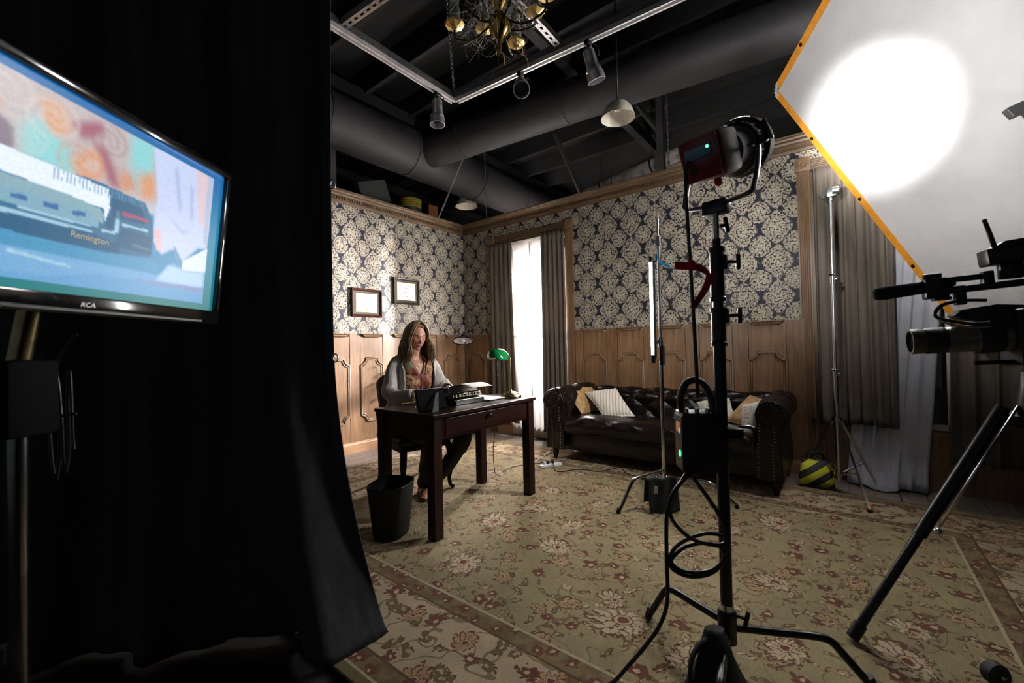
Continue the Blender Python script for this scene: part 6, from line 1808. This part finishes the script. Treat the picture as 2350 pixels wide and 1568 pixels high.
# bucket of yellow rope and boards stored behind the certificate wall
sh_ = thing('storage_shelf', 'dark storage shelf behind the certificate wall', 'shelf', (-0.6, -0.8, 0))
MB().box((-0.62, -0.9, 2.90), (0.8, 3.6, 0.04)).build('board', CEIL, sh_)
for y in (-2.6, 0.8): MB().box((-0.62, y, 1.44), (0.7, 0.05, 2.88)).build('upright', CEIL, sh_)
bk = thing('storage_bucket', 'grey bucket with a yellow coil on top, behind the certificate wall', 'bucket', (-0.42, -0.60, 2.92))
MB().lathe([(0.001, 2.92), (0.13, 2.92), (0.15, 3.12), (0.14, 3.12), (0.001, 3.10)], (-0.42, -0.60, 0), 24).build('pail', mat('dark_pail', (0.05, 0.052, 0.05), 0.5), bk, smooth=True, angle=40)
mb = MB()
for k in range(4): mb.tube([(-0.42 + 0.135 * math.cos(a), -0.60 + 0.135 * math.sin(a), 3.14 + 0.032 * k) for a in [2 * PI * j / 28 for j in range(28)]], 0.018, 8, closed=True)
mb.build('coil', mat('yellow_rope', (0.30, 0.22, 0.02), 0.7), bk, smooth=True)
tag(MB().box((-0.30, -0.30, 3.07), (0.03, 0.16, 0.30)).build('orange_board', mat('orange_board', (0.22, 0.055, 0.012), 0.7)), 'small orange-brown board behind the certificate wall', 'board')
tag(MB().box((-0.36, -1.85, 3.22), (0.10, 0.16, 0.60)).build('stored_box', mat('dull_brown_board', (0.06, 0.05, 0.045), 0.7)), 'dull brown upright box above the certificate wall by the drape', 'box')
tag(MB().box((-0.36, -1.25, 3.16), (0.10, 0.42, 0.28), Matrix.Rotation(0.35, 3, 'X')).build('stored_flat', mat('dull_green_board', (0.05, 0.055, 0.05), 0.7)), 'dull tilted panel stored behind the certificate wall', 'panel')

# ------------------------------------------------------------------ the two film lights outside the window
for lp_, tgt, lab in (((1.98, 1.20, 1.80), (1.0, -0.2, 1.50), 'film light outside the curtained window, nearer the sofa side'), ((0.90, 0.90, 1.95), (1.75, -1.9, 0.9), 'film light outside the curtained window, nearer the room corner')):
    p = Vector(lp_); d = (Vector(tgt) - p).normalized()
    t_ = thing('window_film_light', lab, 'film light', (p.x, p.y, 0), 'film lights outside the window')
    M_ = frame(d, (0, 0, 1), tuple(p - d * 0.14))
    MB(M_).lathe([(0.001, -0.20), (0.075, -0.20), (0.080, -0.02), (0.125, 0.06), (0.120, 0.06), (0.070, -0.01), (0.001, -0.02)], (0, 0, 0), 28, Matrix.Rotation(PI / 2, 3, 'Y')).build('head', KSTEEL, t_, smooth=True, angle=40)
    q = p - d * 0.22
    MB().cyl((q.x, q.y, 0.06), (q.x, q.y, q.z - 0.11), 0.016, n=12).build('pole', KSTEEL, t_, smooth=True)
    MB(M_).tube(cr([(-0.08, 0.10, 0.0), (-0.08, 0.11, -0.09), (-0.08, 0.0, -0.135), (-0.08, -0.11, -0.09), (-0.08, -0.10, 0.0)], 5), 0.008, 8).build('yoke', KSTEEL, t_, smooth=True)
    for a in (0.5, 2.6, 4.7):
        MB().tube([(q.x, q.y, 0.35), (q.x + 0.30 * math.cos(a), q.y + 0.30 * math.sin(a), 0.01)], 0.010, 8).build('leg', KSTEEL, t_, smooth=True)
# ------------------------------------------------------------------ chair of the woman
chn = thing('side_chair', 'dark wooden chair with curved legs under the seated woman', 'chair', (1.50, -2.17, ZR))
CHM = Matrix.Translation((1.515, -2.15, 0)) @ Matrix.Rotation(math.radians(-14), 4, 'Z') @ Matrix.Translation((-1.515, 2.17, 0))
UPH = mat('black_upholstery', (0.014, 0.012, 0.012), 0.6, bmp=0.2)
MB(CHM).box((1.515, -2.17, 0.425), (0.49, 0.47, 0.060), bev=0.025).build('seat', UPH, chn, smooth=True, angle=50)
MB(CHM).box((1.515, -2.17, 0.375), (0.45, 0.43, 0.045), bev=0.006).build('seat_rail', MAHOG_L, chn, smooth=True, angle=40)
bpoly = []
for k in range(25):
    a = PI * k / 24
    bpoly.append((0.19 * math.cos(a) * (1.0), 0.30 + 0.11 * math.sin(a) ** 0.8))
bpoly += [(-0.175, 0.0), (0.175, 0.0)]
BKM = frame((0, 1, 0), (-0.985, 0, -0.17), (1.235, -2.17, 0.555)).to_3x3()
MB(CHM).prism(bpoly, -0.022, 0.022, Matrix(((0, 0.19 * -1, 0.98), (1, 0, 0), (0, 0.98, 0.19))), (1.250, -2.17, 0.540)).build('backrest', UPH, chn, smooth=True, angle=40)
for s_ in (-1, 1):
    y = -2.17 + s_ * 0.19
    MB(CHM).tube(cr([(1.735, y, 0.385), (1.760, y + s_ * 0.012, 0.30), (1.765, y + s_ * 0.018, 0.22), (1.740, y + s_ * 0.008, 0.10), (1.755, y + s_ * 0.012, 0.040), (1.785, y + s_ * 0.02, ZR + 0.012)], 6), [0.028] * 6 + [0.026] * 6 + [0.021] * 6 + [0.016] * 6 + [0.015] * 6 + [0.018], 10).build('front_leg', MAHOG_L, chn, smooth=True)
    MB(CHM).tube(cr([(1.195, y, 0.62), (1.265, y, 0.42), (1.270, y, 0.20), (1.215, y, ZR + 0.010)], 6), 0.019, 8).build('back_leg', MAHOG_L, chn, smooth=True)

# ------------------------------------------------------------------ the woman
wm = thing('person', 'woman in beige cardigan and paisley shirt typing at the desk', 'person', (1.52, -2.17, 0.46))
SKIN = None
m, t, b = newmat('skin')
x, y, z = coords(t)
nz = noise(t, vec(t, x, y, z), 30.0, 3.0)
t.links.new(mixc(t, nz.step(0.3, 0.7), (0.56, 0.275, 0.185), (0.64, 0.335, 0.235)), b.inputs['Base Color'])
b.inputs['Roughness'].default_value = 0.48
b.inputs['Subsurface Weight'].default_value = 0.15
b.inputs['Subsurface Radius'].default_value = (0.02, 0.008, 0.004)
SKIN = m
HCN = Vector((1.586, -2.168, 1.248))
HR = Matrix.Rotation(math.radians(-14), 3, 'Z') @ Matrix.Rotation(math.radians(20), 3, 'Y')
def head_point(dx, dy, dz, gx=0.0):
    ax, ay, az = 0.094, 0.074, 0.116
    X, Y, Z = ax * dx, ay * dy, az * dz
    if dz < 0:
        k = (-dz) ** 1.3
        Y *= 1 - 0.34 * k
        X *= (1 - 0.06 * k) if dx > 0 else (1 - 0.42 * k)
        if dx > 0: X += 0.010 * k
    if dx > 0:
        X *= 0.95
        w = min(1.0, dx * 3)
        E_ = math.exp
        X -= w * 0.012 * E_(-((abs(Y) - 0.030) / 0.014) ** 2 - ((Z - 0.014) / 0.011) ** 2)
        X += w * 0.004 * E_(-((abs(Y) - 0.030) / 0.009) ** 2 - ((Z - 0.012) / 0.006) ** 2)
        X += w * 0.005 * E_(-((Z - 0.032) / 0.008) ** 2) * E_(-(Y / 0.045) ** 2)
        nzp = max(0.0, min(1.0, (0.022 - Z) / 0.048)) if Z > -0.026 else max(0.0, 1 - (-0.026 - Z) / 0.010)
        X += w * 0.027 * nzp * E_(-(Y / (0.0075 + 0.006 * nzp)) ** 2)
        X += w * 0.0065 * E_(-(Y / 0.019) ** 2) * (E_(-((Z + 0.0475) / 0.0045) ** 2) + 1.1 * E_(-((Z + 0.0580) / 0.0050) ** 2))
        X -= w * 0.004 * E_(-(Y / 0.022) ** 2 - ((Z + 0.0525) / 0.0022) ** 2)
        X += w * 0.009 * E_(-(Y / 0.020) ** 2 - ((Z + 0.090) / 0.016) ** 2)
        X -= w * 0.004 * E_(-(Y / 0.025) ** 2 - ((Z + 0.072) / 0.008) ** 2)
        X += w * 0.004 * E_(-((abs(Y) - 0.040) / 0.016) ** 2 - ((Z + 0.012) / 0.018) ** 2)
    return HCN + HR @ Vector((X, Y, Z))
body = MB()
rings = []
for i in range(73):
    th = PI * i / 72
    st, ct = max(math.sin(th), 2e-3), -math.cos(th)
    rings.append([tuple(head_point(st * math.cos(2 * PI * j / 96), st * math.sin(2 * PI * j / 96), ct)) for j in range(96)])
body.loft(rings)
body.tube([(1.535, -2.163, 1.00), (1.542, -2.163, 1.06), (1.556, -2.165, 1.12), (1.568, -2.167, 1.19)], [0.075, 0.060, 0.050, 0.050], 20)
TOR = [(0.47, 1.46, -2.18, .125, .175), (0.53, 1.465, -2.178, .130, .180), (0.62, 1.478, -2.175, .120, .160), (0.75, 1.50, -2.17, .118, .150), (0.85, 1.513, -2.166, .126, .158), (0.92, 1.520, -2.164, .124, .166), (0.98, 1.525, -2.162, .112, .160), (1.025, 1.530, -2.162, .094, .156), (1.052, 1.535, -2.162, .076, .128), (1.080, 1.540, -2.162, .062, .095), (1.105, 1.545, -2.163, .054, .060)]
YAWB = math.radians(-9)
def tor_at(z):
    for a, c in zip(TOR, TOR[1:]):
        if z <= c[0]: break
    f = max(0.0, min(1.0, (z - a[0]) / (c[0] - a[0])))
    f = f * f * (3 - 2 * f)
    return [a[k] + (c[k] - a[k]) * f for k in range(1, 5)]
def tor_pt(z, ang, off=0.0, e=2.3):
    cx, cy, hx, hy = tor_at(z)
    c_, s_ = math.cos(ang), math.sin(ang)
    X = (hx + off) * math.copysign(abs(c_) ** (2 / e), c_)
    Y = (hy + off) * math.copysign(abs(s_) ** (2 / e), s_)
    # bust
    if c_ > 0: X += 0.030 * math.exp(-((z - 0.87) / 0.07) ** 2) * math.exp(-((abs(Y) - 0.07) / 0.06) ** 2)
    return (cx + X * math.cos(YAWB) - Y * math.sin(YAWB), cy + X * math.sin(YAWB) + Y * math.cos(YAWB), z)
body.loft([[tor_pt(z, 2 * PI * j / 40) for j in range(40)] for z in [0.47 + (1.105 - 0.47) * k / 24 for k in range(25)]])
# arms: (shoulder, elbow, wrist)
ARM_R = [(1.520, -2.312, 1.035), (1.522, -2.362, 0.955), (1.540, -2.398, 0.850), (1.590, -2.425, 0.796), (1.69, -2.432, 0.790), (1.80, -2.425, 0.800), (1.875, -2.400, 0.806)]
ARM_L = [(1.550, -2.008, 1.030), (1.568, -1.955, 0.955), (1.592, -1.918, 0.855), (1.640, -1.905, 0.810), (1.730, -1.960, 0.808), (1.820, -2.045, 0.822), (1.875, -2.100, 0.828)]
for A_ in (ARM_R, ARM_L):
    body.tube(cr(A_, 5), [0.040] * 5 + [0.040] * 5 + [0.038] * 5 + [0.037] * 5 + [0.034] * 5 + [0.027] * 5 + [0.023], 14)
# hands with five fingers each, fingertips on the keys
def hand(wrist, d, side, up=(0, 0, 1)):
    w = Vector(wrist); d = Vector(d).normalized(); up = Vector(up); sd = up.cross(d).normalized() * side      # sd: towards the thumb
    pal = [w, w + d * 0.030, w + d * 0.060, w + d * 0.085]
    body.tube([tuple(p) for p in pal], [0.024, 0.033, 0.036, 0.034], 14, sx=0.42, up=tuple(sd))
    for k, (o, L) in enumerate(((0.026, 0.066), (0.009, 0.074), (-0.008, 0.070), (-0.024, 0.056))):
        b0 = w + d * 0.078 + sd * o
        sp = d + sd * (o * 3.0)
        sp.normalize()
        p1 = b0 + sp * (L * 0.42) + Vector((0, 0, 0.008))
        p2 = p1 + sp * (L * 0.30) - Vector((0, 0, 0.012))
        p3 = p2 + sp * (L * 0.14) - Vector((0, 0, 0.018))
        body.tube(cr([tuple(b0), tuple(p1), tuple(p2), tuple(p3)], 4), [0.0090] * 4 + [0.0085] * 4 + [0.0078] * 4 + [0.0066], 8)
    b0 = w + d * 0.022 + sd * 0.024
    body.tube(cr([tuple(b0), tuple(b0 + d * 0.030 + sd * 0.022 - Vector((0, 0, 0.006))), tuple(b0 + d * 0.058 + sd * 0.024 - Vector((0, 0, 0.014)))], 4), [0.0115] * 4 + [0.0095] * 4 + [0.008], 8)
hand((1.875, -2.400, 0.806), (0.95, 0.25, -0.06), 1)
hand((1.875, -2.100, 0.828), (0.84, -0.52, -0.10), -1)
# legs and feet
LEG_L = [(1.49, -2.09, 0.505), (1.70, -2.085, 0.515), (1.93, -2.090, 0.510), (2.035, -2.095, 0.470), (1.99, -2.120, 0.360), (1.90, -2.180, 0.210), (1.80, -2.235, 0.095)]
LEG_R = [(1.49, -2.265, 0.505), (1.68, -2.300, 0.515), (1.88, -2.330, 0.510), (1.965, -2.335, 0.470), (1.915, -2.320, 0.350), (1.82, -2.280, 0.200), (1.725, -2.240, 0.090)]
LR = [0.090] * 5 + [0.078] * 5 + [0.062] * 5 + [0.058] * 5 + [0.050] * 5 + [0.042] * 5 + [0.036]
for A_ in (LEG_L, LEG_R): body.tube(cr(A_, 5), [r * 0.86 for r in LR], 14)
FEET = [((1.80, -2.235, 0.085), (0.45, -0.85)), ((1.725, -2.240, 0.080), (0.75, -0.62))]
for (fx, fy, fz), (dx, dy) in FEET:
    d = Vector((dx, dy, 0)).normalized()
    P = Vector((fx, fy, fz))
    body.tube([tuple(P + Vector((0, 0, 0.02))), tuple(P - d * 0.02 - Vector((0, 0, 0.03))), tuple(P + d * 0.02 - Vector((0, 0, 0.035)))], [0.034, 0.034, 0.030], 12)
    body.tube([tuple(P - d * 0.035 - Vector((0, 0, 0.035))), tuple(P + d * 0.05 - Vector((0, 0, 0.034))), tuple(P + d * 0.10 - Vector((0, 0, 0.046))), tuple(P + d * 0.125 - Vector((0, 0, 0.049)))], [0.026, 0.030, 0.024, 0.016], 12, sx=1.15)
    sdv = Vector((-d.y, d.x, 0))
    for k in range(5):
        q = P + d * 0.120 + sdv * (0.021 - 0.0105 * k) - Vector((0, 0, 0.051))
        body.tube([tuple(q), tuple(q + d * (0.030 - 0.004 * k))], [0.0085 - 0.0006 * k, 0.0070 - 0.0006 * k], 8)
bd = body.build('body', SKIN, wm, smooth=True, mods=[('REMESH', dict(mode='VOXEL', voxel_size=0.0042, use_smooth_shade=True)), ('SMOOTH', dict(factor=0.5, iterations=2))])
# sandals
SOLE = mat('dark_sole', (0.03, 0.018, 0.012), 0.5)
for k, ((fx, fy, fz), (dx, dy)) in enumerate(FEET):
    d = Vector((dx, dy, 0)).normalized(); P = Vector((fx, fy, fz)); sdv = Vector((-d.y, d.x, 0))
    sl_ = MB()
    n = 14
    top = []
    for j in range(2 * n):
        u = (j % n) / (n - 1)
        u = u if j < n else 1 - u
        wv = 0.028 + 0.012 * math.sin(PI * min(1, u * 0.9 + 0.05))
        if u < 0.06 or u > 0.95: wv *= 0.6
        top.append(P + d * (-0.065 + 0.225 * u) + sdv * (wv * (1 if j < n else -1)))
    vs = [(p.x, p.y, ZR + 0.001) for p in top] + [(p.x, p.y, ZR + 0.016) for p in top]
    N = len(top)
    sl_.add(vs, [tuple(range(N)), tuple(range(2 * N - 1, N - 1, -1))] + [(i, (i + 1) % N, N + (i + 1) % N, N + i) for i in range(N)])
    so = sl_.build('sandal', SOLE, wm)
    mb = MB()
    for a, h, r_ in ((0.095, 0.055, 0.040), (0.035, 0.085, 0.040), (-0.015, 0.105, 0.040)):
        c_ = P + d * a
        mb.tube([tuple(c_ + sdv * (r_ * math.cos(w)) + Vector((0, 0, -c_.z + ZR + 0.012 + (h - 0.02) * math.sin(w)))) for w in [PI * q / 10 for q in range(11)]], 0.008, 6, sx=0.3, up=tuple(d))
    mb.build('strap', mat('black_gold_strap', (0.05, 0.035, 0.012), 0.3, 0.6, var=0.9, scale=60), so, smooth=True)
# lips, brows, lashes
def face_on(y, z, out=0.002):
    # dir for a point of the face with given local y, z
    dz = z / 0.116
    st = math.sqrt(max(0.0, 1 - dz * dz))
    yk = 0.074 * (1 - 0.34 * (-dz) ** 1.3 if dz < 0 else 1)
    sj = max(-0.95, min(0.95, y / (yk * st)))
    p = head_point(st * math.sqrt(1 - sj * sj), st * sj, dz)
    return p + HR @ Vector((out, 0, 0))
LIP = mat('lips', (0.34, 0.085, 0.075), 0.4)
for zz, hh in ((-0.0478, 0.0045), (-0.0578, 0.0055)):
    pts = [face_on(-0.020 + 0.040 * k / 8, zz - (0.002 if zz > -0.05 else -0.003) * (abs(k - 4) / 4) ** 2, 0.0006) for k in range(9)]
    MB().tube([tuple(p) for p in pts], [0.0012, 0.0028, 0.0038, 0.0042, 0.0040, 0.0042, 0.0038, 0.0028, 0.0012], 8).build('lip', LIP, wm, smooth=True)
for s_ in (-1, 1):
    pts = [face_on(s_ * (0.014 + 0.032 * k / 6), 0.034 + 0.004 * math.sin(PI * k / 6) - 0.002 * k / 6, 0.0005) for k in range(7)]
    MB().tube([tuple(p) for p in pts], [0.0016, 0.0024, 0.0026, 0.0024, 0.0020, 0.0014, 0.0008], 6).build('eyebrow', mat('brow_brown', (0.10, 0.06, 0.035), 0.8), wm, smooth=True)
    pts = [face_on(s_ * (0.018 + 0.026 * k / 6), 0.0085 - 0.0030 * math.sin(PI * k / 6), 0.0012) for k in range(7)]
    MB().tube([tuple(p) for p in pts], [0.0008, 0.0014, 0.0017, 0.0018, 0.0017, 0.0014, 0.0008], 6).build('eyelash', mat('lash_dark', (0.025, 0.014, 0.010), 0.7), wm, smooth=True)
# shirt
m, t, b = newmat('paisley_print')
x, y, z = coords(t)
v = vec(t, x * 1.0 + z * 0.25, y, z)
wv = vec(t, y + (noise(t, v, 14.0, 2.0) - 0.5) * 0.05, z + (noise(t, vec(t, x + 4.0, y, z), 14.0, 2.0) - 0.5) * 0.05)
vo = voro(t, wv, 13.0)
ds = S(t, vo.outputs['Distance'])
sc = t.nodes.new('ShaderNodeSeparateColor'); t.links.new(vo.outputs['Color'], sc.inputs[0])
rnd = S(t, sc.outputs[0]); rn2 = S(t, sc.outputs[1])
base = mixc(t, rnd.gt(0.70), (0.56, 0.33, 0.16), (0.13, 0.36, 0.28))
base = mixc(t, rnd.lt(0.22), base, (0.26, 0.045, 0.03))
ringm = ((ds * 34.0).sin()).gt(0.35)
col = mixc(t, ringm * rn2.gt(0.3), base, (0.66, 0.46, 0.28))
col = mixc(t, ds.lt(0.14), col, (0.20, 0.05, 0.03))
vf = S(t, voro(t, wv, 60.0).outputs['Distance'])
col = mixc(t, vf.lt(0.22) * 0.8, col, (0.12, 0.04, 0.025))
t.links.new(col, b.inputs['Base Color'])
b.inputs['Roughness'].default_value = 0.6
t.links.new(bump(t, noise(t, v, 18.0, 3.0), 0.6, 0.012), b.inputs['Normal'])
SHIRT = m
mb = MB()
rings = []
for k in range(30):
    f = k / 29
    ring = []
    for j in range(64):
        a = -PI + 2 * PI * (j + 0.5) / 64
        ztop = 1.098 - 0.165 * math.exp(-(abs(a) / 0.26) ** 1.6)
        z_ = 0.50 + (ztop - 0.50) * f
        ring.append(tor_pt(z_, a, 0.010 + 0.003 * math.sin(9 * a + 20 * z_)))
    rings.append(ring)
mb.loft(rings, True, (True, False))
mb.build('shirt', SHIRT, wm, smooth=True, mods=[('SOLIDIFY', dict(thickness=0.003, offset=-1))], recalc=False)
for s_ in (-1, 1):
    q = [tor_pt(1.085, s_ * 1.25, 0.016), tor_pt(1.055, s_ * 0.75, 0.020), tor_pt(1.000, s_ * 0.34, 0.020), tor_pt(0.935, s_ * 0.12, 0.014)]
    o_ = [tor_pt(1.060, s_ * 1.40, 0.030), tor_pt(1.020, s_ * 0.98, 0.030), tor_pt(0.960, s_ * 0.62, 0.026), tor_pt(0.932, s_ * 0.16, 0.018)]
    up_ = [(p[0], p[1], p[2] + 0.022) for p in q]; up_[-1] = q[-1]
    MB().loft([[a, b_, c] for a, b_, c in zip(up_, q, o_)], closed=False).build('collar', SHIRT, wm, smooth=True, mods=[('SOLIDIFY', dict(thickness=0.003))])
MB().ball(tor_pt(0.912, 0.03, 0.016), (0.003, 0.006, 0.006), 8, 6).build('button', mat('pearl', (0.75, 0.75, 0.78), 0.3), wm, smooth=True)
# cardigan
m, t, b = newmat('beige_knit')
x, y, z = coords(t)
v = vec(t, x, y, z)
n1 = noise(t, v, 9.0, 3.0)
t.links.new(mixc(t, n1.step(0.3, 0.7), (0.40, 0.365, 0.335), (0.52, 0.485, 0.455)), b.inputs['Base Color'])
b.inputs['Roughness'].default_value = 0.95
b.inputs['Sheen Weight'].default_value = 0.25
hgt = noise(t, vec(t, x * 2.0, y * 2.0, z * 0.7), 13.0, 3.0) + noise(t, v, 320.0, 1.0) * 0.10
t.links.new(bump(t, hgt, 0.7, 0.02), b.inputs['Normal'])
KNIT = m
rings = []
for k in range(34):
    z_ = 0.47 + (1.080 - 0.47) * k / 33
    op = 0.74 + 0.06 * math.sin(5 * z_) + (0.32 * max(0.0, (z_ - 0.97) / 0.11) ** 1.5)
    ring = []
    for j in range(66):
        a = op + (2 * PI - 2 * op) * j / 65
        fold = 0.006 * math.sin(13 * a + 6 * z_) + 0.005 * math.sin(23 * z_ + 3 * a)
        off = 0.030 + fold * (1.0 if z_ < 1.03 else 0.3)
        if j < 2 or j > 63: off += 0.008
        ring.append(tor_pt(z_, a, off))
    rings.append(ring)
MB().loft(rings, closed=False).build('cardigan', KNIT, wm, smooth=True, mods=[('SOLIDIFY', dict(thickness=0.007, offset=-1))], recalc=False)
def sleeve(A_, r0):
    pts = cr([tuple(Vector(A_[0]) + Vector((0, 0.05 if A_ is ARM_R else -0.05, 0.002)))] + A_[:-1] + [tuple(Vector(A_[-2]).lerp(Vector(A_[-1]), 0.55))], 9)
    n = len(pts)
    P = [Vector(p) for p in pts]
    rings = []
    nrm = Vector((0, 0, 1))
    for i in range(n):
        T = (P[min(i + 1, n - 1)] - P[max(i - 1, 0)]).normalized()
        nrm = (nrm - T * nrm.dot(T)).normalized(); bi = T.cross(nrm)
        u = i / (n - 1)
        r_ = 0.058 * (1 - u) + 0.044 * u
        r_ += 0.008 * math.exp(-((u - 0.48) / 0.16) ** 2)
        if u > 0.95: r_ = 0.040
        ring = []
        for j in range(28):
            a = 2 * PI * j / 28
            w = 1 + 0.07 * math.sin(24 * u + 2.2 * math.sin(a + 1)) * math.sin(PI * u) + 0.05 * math.sin(3 * a + 11 * u)
            ring.append(tuple(P[i] + (nrm * math.cos(a) + bi * math.sin(a)) * (r_ * w)))
        rings.append(ring)
    MB().loft(rings, True, (False, False)).build('sleeve', KNIT, wm, smooth=True, mods=[('SOLIDIFY', dict(thickness=0.005, offset=-1))])
sleeve(ARM_R, 0.06); sleeve(ARM_L, 0.06)
# trousers
TRO = mat('black_trousers', (0.007, 0.007, 0.009), 0.8, bmp=0.3, bscale=30)
mb = MB()
mb.loft([[tor_pt(z_, 2 * PI * j / 36, 0.012 if z_ > 0.5 else 0.006) for j in range(36)] for z_ in (0.470, 0.50, 0.54, 0.58, 0.60)])
for A_ in (LEG_L, LEG_R): mb.tube(cr(A_, 6), [0.096] * 6 + [0.084] * 6 + [0.070] * 6 + [0.066] * 6 + [0.058] * 6 + [0.050] * 6 + [0.046], 18)
mb.build('trousers', TRO, wm, smooth=True)
# hair in locks
m, t, b = newmat('blonde_hair')
x, y, z = coords(t)
g = noise(t, vec(t, x * 6.0, y * 6.0, z * 0.7), 30.0, 3.0, 0.6)
hh = (noise(t, vec(t, x, y, z), 9.0, 2.0) * 0.5 + g * 0.7 - 0.1)
t.links.new(mixc(t, hh.step(0.30, 0.70), (0.11, 0.064, 0.030), (0.56, 0.40, 0.21)), b.inputs['Base Color'])
b.inputs['Roughness'].default_value = 0.38
t.links.new(bump(t, g, 0.6, 0.004), b.inputs['Normal'])
HAIR = m
r_ = random.Random(5)
mb = MB()
def lock(psi, off, side, L, rad, start):
    """psi: azimuth from the face (0) to the back (180), off: lift from the scalp"""
    a = math.radians(psi) * side
    pts = []
    ax, ay, az = 0.094 + off, 0.074 + off, 0.116 + off
    for k in range(9):
        th = 0.03 + (k / 8) * math.radians(98 if psi > 75 else 82)
        d = (math.cos(a) * math.sin(th), math.sin(a) * math.sin(th))
        bow = 1.0 + 0.10 * math.sin(th) ** 2
        pts.append(HCN + HR @ Vector((ax * d[0] + start * (1 - k / 8), ay * d[1] * bow, az * math.cos(th) + 0.002)))
    p = pts[-1].copy()
    out = HR @ Vector((math.cos(a) * 0.4, math.sin(a), 0)); out.z = 0
    if out.length: out.normalize()
    n = 8
    zend = 1.25 - L
    sway = r_.uniform(-0.014, 0.014)
    z0 = p.z
    for k in range(1, n + 1):
        u = k / n
        q = p + out * (0.020 * math.sin(PI * u * 0.85) + 0.010 * u) + Vector((sway * u + 0.010 * math.sin(5 * u + psi), sway * u, 0))
        if psi < 100: q = q + (HR @ Vector((1, 0, 0))) * (0.016 * u)
        q.z = z0 + (zend - z0) * u
        # stay outside the shoulders
        if q.z < 1.06: q += out * 0.012 * (1.06 - q.z) / 0.1
        pts.append(q)
    N = len(pts)
    rs = [rad * (0.6 + 0.4 * min(1, i / 4)) * (1 if i < N - 4 else 1 - 0.75 * ((i - (N - 5)) / 4.0)) for i in range(N)]
    mb.tube([tuple(q) for q in pts], rs, 5 if rad < 0.005 else 7, sx=1.6)
for side in (-1, 1):
    for i in range(34):          # inner mass
        psi = 60 + 120 * (i / 33)
        lock(psi, 0.008, side, 0.195 + r_.uniform(-0.02, 0.02), 0.0115, 0.028)
    for i in range(400):         # outer strands
        psi = 55 + 125 * (i / 399) + r_.uniform(-2, 2)
        lock(psi, 0.014 + r_.uniform(0, 0.010), side, 0.215 + r_.uniform(-0.04, 0.03) - (0.02 if psi < 80 else 0), r_.uniform(0.0014, 0.0030), 0.028)
    for i in range(110):          # framing the face
        psi = 46 + 30 * (i / 109)
        lock(psi, 0.013 + r_.uniform(0, 0.008), side, 0.190 + r_.uniform(-0.03, 0.02), r_.uniform(0.0012, 0.0026), 0.042)
# under-cap so that no scalp shows
rings = []
for i in range(15):
    th = 0.02 + math.radians(105) * i / 14
    ring = []
    for j in range(31):
        a0 = 62 * min(1.0, max(0.0, (th - 0.50) / 0.30))
        a = math.radians(a0) + math.radians(360 - 2 * a0) * j / 30
        ring.append(tuple(HCN + HR @ Vector((0.0985 * math.cos(a) * math.sin(th) + 0.020 * max(0, math.cos(th)), 0.0785 * math.sin(a) * math.sin(th), 0.1205 * math.cos(th)))))
    rings.append(ring)
mb.loft(rings, closed=False)
mb.build('hair', HAIR, wm, smooth=True)
MB().tube([tor_pt(1.075, -0.75, 0.006), tor_pt(1.035, -0.38, 0.010), tor_pt(1.015, 0.0, 0.010), tor_pt(1.035, 0.38, 0.010), tor_pt(1.075, 0.75, 0.006)], 0.0013, 5).ball(tor_pt(1.010, 0.0, 0.012), 0.005, 8, 6).build('necklace', mat('gold_chain', (0.7, 0.5, 0.2), 0.25, 1.0), wm, smooth=True)

# only the tube and the lamps are sampled as light sources; small glowing marks and the screen still glow
for m_ in bpy.data.materials:
    if m_.name != 'tube_glow' and m_.use_nodes:
        m_.cycles.emission_sampling = 'NONE'
